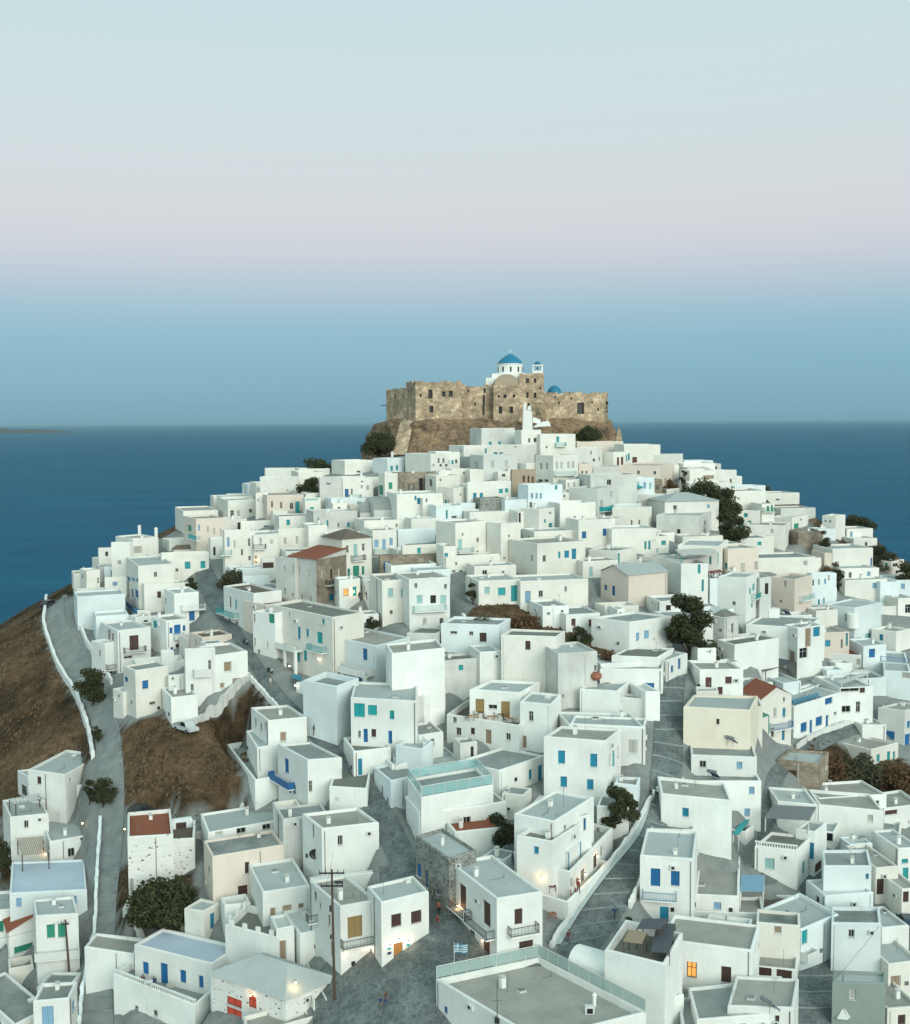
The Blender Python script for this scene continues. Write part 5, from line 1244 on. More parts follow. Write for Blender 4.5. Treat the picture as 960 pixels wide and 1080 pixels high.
def steps(name, cl, spacing, rise=.12, lift=.13, jitter=.15, col='tread', lo=0, hi=1):
    """white-edged treads across a street"""
    mb = MB(); acc = 0; rnd = random.Random(5)
    n = len(cl)
    for i in range(int(n * lo), int(n * hi) - 1):
        a, b_ = cl[i]; a2, b2 = cl[i + 1]
        seg = ((a + b_) / 2 - (a2 + b2) / 2).length; acc0 = acc; acc += seg
        k = math.floor(acc / spacing)
        if k > math.floor(acc0 / spacing):
            t = max(0, min(1, (k * spacing - acc0) / seg)); p, q = a.lerp(a2, t), b_.lerp(b2, t)
            dv = (q - p); up = ((a2 + b2) / 2 - (a + b_) / 2).normalized() * .16
            M = 8; bow = rnd.uniform(.0, .8)
            for s in range(M):
                p1 = p + dv * (s / M) + up * bow * 4 * (s / M) * (1 - s / M); p2 = p + dv * ((s + 1) / M) + up * bow * 4 * ((s + 1) / M) * (1 - (s + 1) / M)
                z1 = lambda w: Vector((w.x, w.y, gt(w.x, w.y) + lift))
                A1, A2, A3, A4 = z1(p1), z1(p2), z1(p2 + up), z1(p1 + up); u = Vector((0, 0, rise)); B3, B4 = A3, A4
                mb.face([A1, A2, A2 + u, A1 + u], col); mb.face([A1 + u, A2 + u, A3 + u * .6, A4 + u * .6], col); mb.face([A4 + u * .6, A3 + u * .6, A3, A4], col)
    o = mb.build(name); o['kind'] = 'structure'; return o
def lowwall(name, label, line, h, t=.35, mat='white', cat='wall', m=9, merl=0, group=None):
    """garden or street wall following the ground along a line of photo points"""
    ps = [ground(*p) for p in (catmull(line, m) if len(line) > 2 else [tuple(np.array(line[0]) + (np.array(line[1]) - np.array(line[0])) * k / m) for k in range(m + 1)])]
    mb = MB()
    def off(i):
        a, b_ = ps[max(0, i - 1)], ps[min(len(ps) - 1, i + 1)]; d = Vector((b_.x - a.x, b_.y - a.y, 0)).normalized(); return Vector((-d.y, d.x, 0)) * t / 2
    rows = []
    for i, p in enumerate(ps):
        o = off(i); z = gt(p.x, p.y); jr = random.Random(i * 7 + int(p.x * 10)); j1 = jr.uniform(-.08, .08); o = o * jr.uniform(.85, 1.2); hh = h * jr.uniform(.86, 1.12); rows.append([(p.x - o.x + j1, p.y - o.y, z - 1), (p.x - o.x + j1, p.y - o.y, z + hh), (p.x + o.x + j1, p.y + o.y, z + hh), (p.x + o.x + j1, p.y + o.y, z - 1)])
    for a, b_ in zip(rows, rows[1:]):
        mb.face([a[0], b_[0], b_[1], a[1]], mat); mb.face([a[1], b_[1], b_[2], a[2]], mat); mb.face([a[2], b_[2], b_[3], a[3]], mat)
    mb.face(rows[0][::-1] if False else rows[0], mat); mb.face(rows[-1][::-1], mat)
    c = ps[len(ps) // 2]
    o = mb.build(name, loc=(c.x, c.y, gt(c.x, c.y)), merge=True); tag(o, label, cat, group); return o

cl_left = street(*RD_left); cl_mid = street(*RD_mid); cl_sq = street(*RD_sq, lift=.16); cl_step = street(*RD_step); cl_alley = street(*RD_alley); cl_rt = street(*RD_rt)
plaster('tread', (.27, .31, .30), (.12, .15, .15), .9, cloudy=.8)
steps('white_tread_edges_stepped_street', cl_step, 3.3)
steps('white_tread_edges_left_road', cl_left, 2.3, lo=.62, hi=1)
steps('white_tread_edges_alley', cl_alley, 3.0)
sw = street('stepped_street_sidewalk', [(682,845),(664,880),(628,925),(600,965),(578,1000)], [(688,843),(674,883),(641,924),(612,964),(592,998)], 'path_white', lift=.28)

# ================================================================== castle on the hilltop
fr(370, 350, 3.2)
def cz(x, y, d): return at_dist(*P(x, y), d)
m, nt, b = newmat('rock'); MATS['rock'] = m
pos = nd(nt, 'ShaderNodeNewGeometry').outputs['Position']
n1 = noise(nt, .16, 7, .65, pos); n2 = noise(nt, .7, 6, .7, mapping(nt, pos, (1, 1, 2.2)))
c1 = ramp(nt, n1.outputs[0], [(.3, (.19, .14, .10)), (.5, (.40, .28, .18)), (.7, (.50, .33, .19))]); c2 = ramp(nt, n2.outputs[0], [(.35, (.35, .35, .35)), (.6, (1.05, 1.05, 1.05))])
nt.links.new(mix(nt, c1.outputs[0], c2.outputs[0], .85, 'MULTIPLY'), b.inputs['Base Color']); b.inputs['Roughness'].default_value = 1; b.inputs['Specular IOR Level'].default_value = .05
bump(nt, b, n2.outputs[0], 1.0, 1.2)
c0 = cz(500, 300, 345)
castle = thing('castle', 'brown stone castle with square windows crowning the white town on its rock', 'castle', (c0.x, c0.y, c0.z))
ZB = cz(500, 335, 338).z
def cblock(name, plan, ytop, wins=(), mat='castle', ragged=.5, seed=1, ybase=None):
    """plan: (photo x, distance) corners counter-clockwise from front left; wins on the front faces"""
    rnd = random.Random(seed)
    c = [cz(x, 250, d) for x, d in plan]; zt = cz(plan[0][0], ytop, plan[0][1]).z
    zb = ZB if ybase is None else cz(plan[0][0], ybase, plan[0][1]).z
    mb = MB(); fac = {}
    for wx, wy, ww, wh in wins:
        for i in range(len(c)):
            a, b_ = c[i], c[(i + 1) % len(c)]
            if plan[i][0] < wx < plan[(i + 1) % len(c)][0]:
                t = (wx - plan[i][0]) / (plan[(i + 1) % len(c)][0] - plan[i][0]); L = (Vector((b_.x - a.x, b_.y - a.y))).length
                dd = a.y + (b_.y - a.y) * t; u = t * L; w = ww / 3.2 * dd / F; z1, z0 = cz(wx, wy - wh / 2, dd).z, cz(wx, wy + wh / 2, dd).z
                fac.setdefault(i, []).append((u - w / 2, u + w / 2, z0, z1)); break
    for i in range(len(c)):
        a, b_ = c[i], c[(i + 1) % len(c)]
        facade(mb, (a.x, a.y), (b_.x, b_.y), zb, zt, fac.get(i, []), mat, rev=.8)
        L = Vector((b_.x - a.x, b_.y - a.y)).length; k = max(1, int(L / 1.3)); d = Vector((b_.x - a.x, b_.y - a.y, 0)) / L; nn = Vector((-d.y, d.x, 0))
        if ragged:
            for q in range(k):
                if rnd.random() < .75:
                    hh = rnd.uniform(.1, 1) * ragged; l0 = L * q / k; w = L / k * rnd.uniform(.7, 1.02)
                    o = Vector((a.x, a.y, zt)) + d * l0 + nn * .004
                    mb.obox(o, d * min(w, L - l0), nn * .9, (0, 0, hh), mat)
    mb.face([(p.x, p.y, zt) for p in c], mat)
    return mb.build(name, castle), zt
cblock('bastion', [(120, 351), (192, 340), (192, 372), (120, 372)], 197, [(150, 218, 14, 16)], seed=2)
cblock('curtain_wall', [(187, 341), (219, 333), (374, 334), (374, 378), (187, 378)], 174, [(269, 210, 15, 30), (314, 210, 12, 18), (338, 209, 13, 20), (272, 261, 13, 22), (236, 215, 7, 9), (205, 230, 6, 12)], seed=3)
cblock('curtain_wall', [(374, 335.5), (484, 336), (484, 378), (374, 378)], 184, [(452, 198, 8, 16), (449, 228, 7, 30), (448, 262, 7, 38), (397, 200, 6, 8), (420, 245, 6, 8)], seed=4, ragged=.8)
cblock('tower', [(482, 333), (569, 333), (569, 358), (482, 358)], 180, [(521, 217, 10, 12), (551, 217, 8, 10), (505, 264, 12, 24), (542, 263, 12, 22), (500, 218, 7, 8)], seed=5, ragged=0)
cblock('tower', [(567, 334), (652, 335), (652, 356), (567, 356)], 142, [(596, 165, 12, 16), (622, 165, 10, 14), (596, 214, 9, 18), (622, 214, 9, 18), (600, 246, 8, 12), (640, 190, 5, 8)], seed=6, ragged=.35)
cblock('curtain_wall', [(650, 338), (740, 339), (856, 342), (868, 350), (868, 385), (650, 385)], 209, [(776, 258, 26, 38), (702, 240, 6, 8), (815, 238, 6, 8), (690, 220, 5, 6), (745, 225, 5, 8), (835, 262, 6, 10)], seed=7, ragged=.7)
# barrel roof of the round topped tower
a, b_ = cz(486, 180, 333), cz(568, 180, 333); mb = MB(); r = (b_.x - a.x) / 2; zt = a.z
rise_ = cz(520, 142, 333).z - zt
for i in range(12):
    t0, t1 = math.pi * i / 12, math.pi * (i + 1) / 12
    for t_, q in ((t0, t1),):
        p0 = (a.x + r - r * math.cos(t_), rise_ * math.sin(t_) ** .8); p1 = (a.x + r - r * math.cos(q), rise_ * math.sin(q) ** .8)
        mb.face([(p0[0], a.y + 1.2, zt + p0[1]), (p1[0], a.y + 1.2, zt + p1[1]), (p1[0], a.y + 22, zt + p1[1]), (p0[0], a.y + 22, zt + p0[1])], 'earth')
mb.face([(a.x + r - r * math.cos(math.pi * i / 12), a.y + 1.2, zt + rise_ * math.sin(math.pi * i / 12) ** .8) for i in range(13)], 'earth')
mb.build('vaulted_roof', castle)
# sloping buttress
mb = MB(); p = [cz(x, y, d) for x, y, d in ((168, 300, 336), (212, 300, 333), (188, 415, 326), (140, 415, 327))]
q = [v + Vector((0, 9, 0)) for v in p]
mb.face([p[3], p[2], p[1], p[0]], 'castle'); mb.face([p[2], q[2], q[1], p[1]], 'castle'); mb.face([q[3], p[3], p[0], q[0]], 'castle'); mb.face([p[0], p[1], q[1], q[0]], 'castle')
mb.build('buttress', castle)
mb = MB(); a = cz(102, 248, 352); mb.tube(a, cz(124, 247, 352), .12, .12, 'wood', 6); mb.build('beam', castle)

# rock under the castle
plan = [(70, 375), (88, 356), (112, 349), (150, 343), (190, 338), (219, 331.5), (300, 332), (374, 332), (484, 333), (569, 331.5), (652, 333), (740, 336), (856, 340), (872, 349), (884, 372)]
top = [330, 300, 292, 292, 294, 296, 286, 290, 292, 300, 300, 290, 296, 290, 330]
v = []; f = []; NS = 14; M = 12; NV = 22
cols = []
for i in range(len(plan) - 1):
    for k in range(NS):
        t = k / NS; cols.append((plan[i][0] + (plan[i + 1][0] - plan[i][0]) * t, plan[i][1] + (plan[i + 1][1] - plan[i][1]) * t, top[i] + (top[i + 1] - top[i]) * t))
for (x, d, ty) in cols:
    for j in range(NV):
        u = j / (NV - 1)
        tp = cz(x, ty, d); out = (1 - (1 - u) ** 1.5) * (3.5 + 3.0 * max(0, min(1, (x - 150) / 120)) * max(0, min(1, (840 - x) / 80)))
        cdir = Vector((tp.x - 10, tp.y - 362, 0)).normalized()
        z = tp.z - u * 17
        if j == 0: pp = tp - cdir * 6; z = tp.z + .3
        else: pp = tp + cdir * out
        s = mnoise.noise((pp.x * .13, pp.y * .13, z * .2)) * 1.7 + mnoise.noise((pp.x * .45, pp.y * .45, z * .5)) * 1.3
        pp = Vector((pp.x, pp.y, z)) + (cdir * s if j else Vector((0, 0, 0))) + Vector((0, 0, mnoise.noise((pp.x * .3, 7, z * .2)) * 1.6))
        v.append(tuple(pp))
nc = len(cols)
f = [(i * NV + j, i * NV + j + 1, (i + 1) * NV + j + 1, (i + 1) * NV + j) for i in range(nc - 1) for j in range(NV - 1)]
me = bpy.data.meshes.new('castle_rock'); me.from_pydata(v, [], f); me.materials.append(MATS['rock']); me.polygons.foreach_set('use_smooth', [True] * len(f))
o = bpy.data.objects.new('castle_rock', me); COL.objects.link(o); o['kind'] = 'structure'

# domed church inside the castle
fr(370, 350, 3.2)
c = cz(541, 142, 352); zt = c.z
church = thing('church', 'white church with large blue dome rising behind the castle towers', 'church', (c.x, c.y, zt - 6))
a, b_ = cz(456, 158, 350), cz(498, 158, 350); mb = MB(); mb.box(a.x, b_.x + 6, a.y, a.y + 12, zt - 10, cz(470, 155, 350).z, 'white')
a2 = cz(470, 145, 352); mb.box(cz(476, 0, 352).x, cz(592, 0, 352).x, a.y + .6, a.y + 13, zt - 9, zt + .1, 'white'); mb.build('body', church)
rd = (cz(586, 0, 352).x - cz(498, 0, 352).x) / 2; hd = cz(541, 108, 352).z - zt
mb = MB(); mb.lathe((c.x, c.y + 5, zt), [(rd, 0), (rd, hd), (rd + .18, hd + .01), (rd + .18, hd + .2), (rd - .2, hd + .22)], 'white', 24); drum = mb.build('drum', church, smooth=False)
for k in range(10):
    t = 2 * math.pi * (k + .5) / 10 + math.pi; p = Vector((c.x + (rd + .02) * math.cos(t), c.y + 5 + (rd + .02) * math.sin(t), zt + hd * .25)); tv = Vector((-math.sin(t), math.cos(t), 0)); nv = Vector((math.cos(t), math.sin(t), 0))
    w_ = MB(); w_.obox(p - tv * .25 - nv * .2, tv * .5, nv * .24, (0, 0, hd * .5), 'dark'); w_.build('window', drum)
hdm = cz(541, 72, 352).z - zt - hd
prof = [((rd - .1) * (1 - (t / 12) ** 1.75), hd + .2 + hdm * t / 12) for t in range(12)] + [(0, hd + .2 + hdm)]
mb = MB(); mb.lathe((c.x, c.y + 5, zt), prof, 'dome_blue', 28); dm = mb.build('dome', church, smooth=True, merge=True)
mb = MB(); q = Vector((c.x, c.y + 5, zt + hd + .15 + hdm)); mb.box(q.x - .07, q.x + .07, q.y - .07, q.y + .07, q.z, q.z + 1.3, 'whitepaint'); mb.box(q.x - .45, q.x - .072, q.y - .06, q.y + .06, q.z + .75, q.z + .9, 'whitepaint'); mb.box(q.x + .072, q.x + .45, q.y - .06, q.y + .06, q.z + .75, q.z + .9, 'whitepaint'); mb.build('cross', dm)
# bell tower
c = cz(630, 150, 350); bell = thing('bell_tower', 'slim white bell tower with tiny blue dome beside the church', 'bell tower', (c.x, c.y, c.z - 5))
w = (cz(648, 0, 350).x - cz(613, 0, 350).x) / 2; zt = cz(630, 112, 350).z; zm = cz(630, 132, 350).z
mb = MB(); mb.box(c.x - w, c.x + w, c.y - w, c.y + w, c.z - 6, zm, 'white')
for sx in (-1, 1):
    for sy in (-1, 1): mb.box(c.x + sx * w - (.35 if sx > 0 else -.0), c.x + sx * w + (.0 if sx > 0 else .35), c.y + sy * w - (.35 if sy > 0 else 0), c.y + sy * w + (0 if sy > 0 else .35), zm, zt - .3, 'white')
mb.box(c.x - w - .1, c.x + w + .1, c.y - w - .1, c.y + w + .1, zt - .3, zt, 'white'); mb.build('belfry', bell)
mb = MB(); mb.lathe((c.x, c.y, zt), [(.95 * math.cos(t * math.pi / 16), 1.1 * math.sin(t * math.pi / 16)) for t in range(8)] + [(0, 1.1)], 'dome_blue', 16); mb.build('dome', bell, smooth=True, merge=True)
mb = MB(); mb.lathe((c.x, c.y, zm + .5), [(.3, 0), (.28, .1), (.2, .5), (0, .62)], 'brown', 12); mb.build('bell', bell)
# second church
c = cz(687, 210, 360); ch2 = thing('church', 'small church with a low blue dome behind the right castle wall', 'church', (c.x, c.y, c.z - 4))
mb = MB(); mb.box(c.x - 3.2, c.x + 3.2, c.y - 3, c.y + 4, c.z - 5, c.z, 'white'); mb.build('body', ch2)
rr = (cz(712, 0, 360).x - cz(663, 0, 360).x) / 2; hh = cz(687, 181, 360).z - c.z
mb = MB(); mb.lathe((c.x, c.y, c.z), [(rr * math.cos(t * math.pi / 20), hh * math.sin(t * math.pi / 20)) for t in range(10)] + [(0, hh)], 'dome_blue', 22); mb.build('dome', ch2, smooth=True, merge=True)
# white gate stair
c = cz(597, 330, 326); st = thing('castle_stair', 'white walled stair climbing to the castle gate', 'stair', (c.x, c.y, c.z))
def slab(x0, y0, x1, y1, x2, y2, x3, y3, d, th, mat='white'):
    mb.face([cz(x0, y0, d), cz(x1, y1, d), cz(x2, y2, d), cz(x3, y3, d)], mat)
    p = [cz(x, y, d) for x, y in ((x0, y0), (x1, y1), (x2, y2), (x3, y3))]; q = [v + Vector((0, th, 0)) for v in p]
    for i in range(4): mb.face([p[(i + 1) % 4], p[i], q[i], q[(i + 1) % 4]], mat)
mb = MB(); slab(580, 332, 614, 332, 612, 268, 583, 262, 325, 3); slab(583, 262, 592, 262, 594, 240, 584, 240, 325.4, 2); slab(597, 264, 610, 264, 607, 250, 599, 250, 325.4, 2); mb.build('wall', st)
mb = MB(); slab(614, 322, 676, 318, 668, 300, 640, 305, 326, 2); slab(614, 305, 640, 312, 640, 296, 616, 288, 327, 2); mb.build('wall', st)
mb = MB()
for k in range(9): x = 616 + k * 6; y = 298 - k * 0; mb.obox(cz(x, 326 - k * 1.2, 326.5), (.7, 0, 0), (0, 2.2, 0), (0, 0, .25), 'weathered')
mb.build('step', st)
mb = MB(); slab(634, 236, 644, 236, 672, 296, 660, 300, 331, 1.5, 'castle'); mb.build('ramp', st)
# watch post on the right
c = cz(905, 365, 336); mb = MB(); mb.box(c.x - .8, c.x + .8, c.y - .8, c.y + .8, c.z - 2, c.z + 1.2, 'castle'); mb.lathe((c.x, c.y, c.z + 1.2), [(.9, 0), (.25, 2.0), (0, 2.3)], 'castle', 8)
o = mb.build('stone_marker', loc=(c.x, c.y, c.z - 1)); tag(o, 'small pointed stone pillar right of the castle rock above the roofs', 'pillar')

# ================================================================== trees
flat("scrub", (.19, .135, .078), 1)
for nm, ca, cb in (('leaf', (.024, .030, .014), (.072, .075, .036)), ('leaf_brown', (.07, .045, .025), (.14, .085, .045)), ('leaf_olive', (.04, .042, .024), (.09, .085, .05))):
    m, nt, b = newmat(nm); MATS[nm] = m
    pos = nd(nt, 'ShaderNodeNewGeometry').outputs['Position']; n_ = noise(nt, 1.3, 4, .7, pos); r_ = ramp(nt, n_.outputs[0], [(.35, ca), (.68, cb)])
    nt.links.new(r_.outputs[0], b.inputs['Base Color']); b.inputs['Roughness'].default_value = .9; b.inputs['Specular IOR Level'].default_value = .1
flat('bark', (.06, .048, .035), .95)
def plant(name, label, cat, px, pyb, wpx, hpx, mat='leaf', trunk=.25, seed=0, depth=None, dens=1.0, group=None):
    """crown of leaf sprays on limbs; photo spot of the foot, photo width and height"""
    fr(0, 0, 1)
    rnd = random.Random(seed * 7 + int(px * 3 + pyb))
    g = ground(px, pyb) if depth is None else at_dist(px, pyb, depth)
    s = F / g.y; W_, H_ = wpx / s, hpx / s; z0 = gt(g.x, g.y) if depth is None else g.z
    t = thing(name, label, cat, (g.x, g.y, z0), group)
    tk = MB(); th = H_ * trunk
    base = Vector((g.x, g.y, z0)); r0 = max(.06, min(.3, H_ * .035))
    fork = base + Vector((rnd.uniform(-.1, .1) * W_, 0, max(th, .3))); tk.tube(base - Vector((0, 0, .3)), fork, r0, r0 * .75, 'bark', 7)
    cl = []
    nb = max(5, int(6 + W_))
    for i in range(nb):
        a = 2 * math.pi * i / nb + rnd.uniform(-.4, .4); rr = rnd.uniform(.25, .95) * W_ * .42; zz = th + (H_ - th) * (rnd.uniform(.2, .95) if rr < W_ * .25 else rnd.uniform(.12, .62))
        e = Vector((g.x + rr * math.cos(a), g.y + rr * math.sin(a) * .9, z0 + zz)); tk.tube(fork, e, r0 * .5, .03, 'bark', 5, cap=False)
        cl.append((e, W_ * rnd.uniform(.17, .28)))
    cl.append((Vector((g.x + rnd.uniform(-.1, .1) * W_, g.y, z0 + H_ * .85)), W_ * .2)); cl.append((Vector((g.x, g.y, z0 + th + (H_ - th) * .45)), W_ * .28))
    tk.build('trunk', t)
    lf = MB(); vs, fs = [], []
    ls = max(.12, min(.34, W_ * .045))
    for e, r in cl:
        n = int(dens * 105 * (r / .9) ** 1.2 * (.3 / ls) ** 1.3) + 24
        for _ in range(n):
            d = Vector((rnd.gauss(0, 1), rnd.gauss(0, 1), rnd.gauss(0, .8))).normalized() * (rnd.random() ** .45) * r
            d.z *= .8; p = e + d
            if p.z < z0 + .05: p.z = z0 + rnd.uniform(.05, .5)
            u = Vector((rnd.gauss(0, 1), rnd.gauss(0, 1), rnd.gauss(0, 1))).normalized(); w = u.orthogonal().normalized(); l = ls * rnd.uniform(.6, 1.4)
            lf.face([p - u * l, p + w * l * .45, p + u * l, p - w * l * .45], mat)
    lf.build('crown', t)
    return t
T = plant
T('tree', 'big dark tree standing between the gabled peach house and the olive hipped roof', 'tree', 727, 692, 52, 76, seed=1, dens=2.0, trunk=.1)
T('bush', 'large dark green bush in front of the dotted stone house beside the stepped road', 'bush', 168, 978, 84, 66, seed=2, trunk=.1, dens=1.3)
T('tree', 'dark tree climbing the right slope, upper one above the roofs with green awning', 'tree', 742, 534, 54, 26, seed=3, trunk=.1)
T('tree', 'dark tree on the right slope between white hipped roof and beige flat roof', 'tree', 768, 560, 32, 52, seed=4, trunk=.1, dens=1.4)
T('tree', 'dark tree at the foot of the tree line beside teal shutters on right slope', 'tree', 774, 586, 32, 48, seed=5, trunk=.1, dens=1.4)
T('bush', 'dark bush on the right skyline in front of the sea', 'bush', 809, 524, 32, 18, seed=6, trunk=.1)
T('tree', 'dark tree against the sea right of the tower like house', 'tree', 906, 568, 34, 28, seed=7, trunk=.15)
T('tree', 'dark tree leaning down the sea slope at the right edge, upper one', 'tree', 930, 602, 30, 34, seed=8, trunk=.15)
T('tree', 'dark tree at the far right photo edge above the arcade house', 'tree', 956, 622, 30, 34, seed=9, trunk=.15)
T('tree', 'dark round tree on the left skyline beside the long cream house', 'tree', 335, 499, 30, 20, seed=10, trunk=.1)
T('bush', 'low dark bush left of the round skyline tree', 'bush', 320, 500, 16, 12, seed=11, trunk=.1)
T('tree', 'dark tree at the left foot of the castle rock', 'tree', 401, 484, 36, 28, seed=12, trunk=.1, dens=1.3)
T('bush', 'dark bush on the rock below the right castle wall', 'bush', 622, 468, 30, 16, seed=13, trunk=.05, depth=318)
T('bush', 'dark bush hanging from the right end of castle wall', 'bush', 639, 438, 7, 16, seed=14, trunk=.05, depth=346)
T('bush', 'dark shrub over the roof of the teal balcony house on the left skyline', 'bush', 327, 524, 30, 20, seed=15, trunk=.1)
T('shrub', 'tall brownish shrub in the walled garden below teal double door', 'shrub', 517, 662, 36, 28, 'leaf_olive', seed=16, trunk=.15, dens=.8)
T('shrub', 'reddish shrub covering the right half of the walled garden', 'shrub', 556, 666, 40, 18, 'leaf_brown', seed=17, trunk=.05, dens=.8)
T('shrub', 'russet shrub below the two dark red windows', 'shrub', 640, 702, 44, 34, 'leaf_brown', seed=18, trunk=.05, dens=.9)
T('tree', 'small round dark tree behind the tall blank cream house', 'tree', 612, 684, 24, 24, seed=19, trunk=.2)
T('bush', 'dark green bush over the bend of the left road', 'bush', 97, 745, 34, 42, seed=20, trunk=.1)
T('bush', 'small dark bush by the road wall below the bend', 'bush', 103, 784, 13, 20, seed=21, trunk=.05)
T('bush', 'dark bush between L shaped house and left road', 'bush', 109, 852, 28, 34, seed=22, trunk=.1)
T('bush', 'bushy plant against the wall of the L shaped house', 'bush', 95, 846, 16, 26, seed=23, trunk=.1)
T('bush', 'brown dry bush along the middle street above the brown roof house', 'bush', 246, 620, 34, 16, 'leaf_olive', seed=24, trunk=.05)
T('bush', 'dark bush in front of the three teal shutters', 'bush', 202, 622, 14, 16, seed=25, trunk=.05)
T('bush', 'dark creeper on the roof of the pale block above left road', 'bush', 116, 646, 30, 12, seed=26, trunk=.05)
T('bush', 'bush hiding the sea end of the left road', 'bush', 73, 630, 14, 14, 'leaf_olive', seed=27, trunk=.05)
T('tree', 'dark leafy tree below the four azure shutters', 'tree', 655, 872, 40, 46, seed=28, trunk=.15, dens=1.4)
T('tree', 'dark leafy tree left of the tree below azure shutters', 'tree', 636, 872, 24, 30, seed=29, trunk=.15, dens=1.2)
T('tree', 'dark tree beside the red brown roof terrace', 'tree', 529, 895, 34, 42, seed=30, trunk=.15, dens=1.3)
T('bush', 'dark bush between the square corner house and the lamp lit terrace', 'bush', 558, 932, 26, 26, seed=31, trunk=.1)
T('tree', 'small dark pine left of the teal double door', 'tree', 498, 634, 14, 24, seed=32, trunk=.1)
T('bush', 'dark bush beside the green door of the hip roofed house', 'bush', 391, 660, 24, 22, seed=33, trunk=.05)
T('bush', 'large dry brown bush on the slope behind the beige stone house', 'bush', 868, 812, 46, 34, 'leaf_brown', seed=34, trunk=.05, dens=1.2)
T('bush', 'dark olive bush below the low cream house with teal doors', 'bush', 905, 822, 50, 30, 'leaf_olive', seed=35, trunk=.05, dens=1.1)
T('bush', 'dry brown bush at the right edge below the dry slope', 'bush', 945, 832, 44, 22, 'leaf_brown', seed=36, trunk=.05)
T('bush', 'brown bush beside the small pink house on the right slope', 'bush', 879, 612, 22, 28, 'leaf_brown', seed=37, trunk=.1)
T('bush', 'dark bush below the brown bush on the right slope', 'bush', 885, 622, 14, 24, seed=38, trunk=.1)
T('bush', 'dark ivy beside the rubble ruin on the right slope', 'bush', 870, 582, 16, 38, seed=39, trunk=.1)
T('bush', 'dark bush at the left photo edge below the dry slope', 'bush', 4, 928, 26, 44, seed=40, trunk=.05)
T('bush', 'climbing plant beside the peach brick end wall', 'bush', 708, 520, 16, 16, 'leaf_brown', seed=41, trunk=.05)
T('tree', 'slim green tree at the corner of the peach brick house', 'tree', 721, 520, 10, 30, seed=42, trunk=.1)
T('bush', 'low shrub beside the end of the white tent', 'bush', 691, 1078, 22, 28, 'leaf_olive', seed=43, trunk=.1)
T('bush', 'dark bush in the gap behind the tower like house', 'bush', 893, 556, 12, 16, seed=44, trunk=.1)
T('bush', 'small dark bush by the cafe corner with green door', 'bush', 372, 648, 12, 10, seed=45, trunk=.05)
T('bush', 'dark hedge beside the lower restaurant terrace', 'hedge', 662, 990, 18, 26, seed=46, trunk=.05)
T('bush', 'dark bush below the big dark tree at the lane', 'bush', 745, 702, 26, 16, seed=47, trunk=.05)
T('bush', 'dark bush beside the red seats on the walled lane', 'bush', 738, 735, 8, 14, seed=48, trunk=.1)

# dry scrub on the open slopes: nobody could count it
sb = MB(); rnd = random.Random(3)
for poly, n in ((BROWN[0], 1500), (BROWN[1], 1100), (BROWN[3], 700), (BROWN[4], 400), (BROWN[5], 200), (BROWN[2], 120)):
    xs_ = [p[0] for p in poly]; ys_ = [p[1] for p in poly]; k = 0
    while k < n:
        x, y = rnd.uniform(min(xs_), max(xs_)), rnd.uniform(min(ys_), max(ys_))
        if not inpoly(x, y, poly): continue
        k += 1; g = ground(x, y); z = gt(g.x, g.y)
        h_ = rnd.uniform(.10, .30) * (1.9 if mnoise.noise((g.x * .1, g.y * .1, 5)) > .15 else 1); mt = rnd.choice(['scrub', 'scrub', 'scrub', 'leaf_brown'])
        for q in range(5):
            a = rnd.uniform(0, 6.28); dx, dy = math.cos(a), math.sin(a); w = h_ * .6
            sb.face([(g.x - dy * w * .5 + dx * w * .3, g.y + dx * w * .5 + dy * w * .3, z - .05), (g.x + dy * w * .5 + dx * w * .3, g.y - dx * w * .5 + dy * w * .3, z - .05), (g.x + dx * w * .9 + dy * w * .3, g.y + dy * w * .9, z + h_), (g.x + dx * w * .7 - dy * w * .3, g.y + dy * w * .7, z + h_ * .9)], mt)
o = sb.build('scrub'); o['kind'] = 'stuff'

# ================================================================== street furniture, canopies, people, vehicles
def surface(px, py, maxd=1e9):
    """nearest house wall, roof or ground met by the sight line: point, outward direction"""
    best = None; d0 = ray(px, py); ox, oy, s_ = FX, FY, FS; fr(0, 0, 1)
    for h in HOUSES:
        for fi in (0, 1):
            r = h.hit(px, py, fi)
            if r and 0 <= r[0] <= 1 and r[2] > 0 and h.zmin_ <= r[1] <= h.zt:
                nv = Vector((h.c[fi + 1][1] - h.c[fi][1], -(h.c[fi + 1][0] - h.c[fi][0]))).normalized()
                if nv.dot(Vector((d0.x, d0.y))) < 0 and (best is None or r[2] < best[2]): best = (CO + d0 * r[2], nv.to_3d(), r[2], h)
        t = (h.roofz - CAMZ) / d0.z if abs(d0.z) > 1e-9 else -1
        if t > 0:
            p = CO + d0 * t; ins = all((h.c[(i + 1) % 4][0] - h.c[i][0]) * (p.y - h.c[i][1]) - (h.c[(i + 1) % 4][1] - h.c[i][1]) * (p.x - h.c[i][0]) >= 0 for i in range(4))
            if ins and (best is None or t < best[2]): best = (p, Vector((0, 0, 1)), t, h)
    t = np.arange(95, 420, .25) / abs(d0.y); gz = np.array([gt(d0.x * q, d0.y * q) for q in t[::8]]); zs = CAMZ + d0.z * t[::8]; k = np.argmax(gz > zs)
    if gz[k] > zs[k]:
        lo, hi = t[::8][max(0, k - 1)], t[::8][k]
        for _ in range(20):
            m_ = (lo + hi) / 2; lo, hi = (lo, m_) if gt(d0.x * m_, d0.y * m_) > CAMZ + d0.z * m_ else (m_, hi)
        if best is None or hi < best[2]: best = (CO + d0 * hi, Vector((0, 0, 1)), hi, None)
    fr(ox, oy, s_)
    return best
for h in HOUSES: h.zmin_ = min(gt(*p[:2]) for p in h.c) - 1

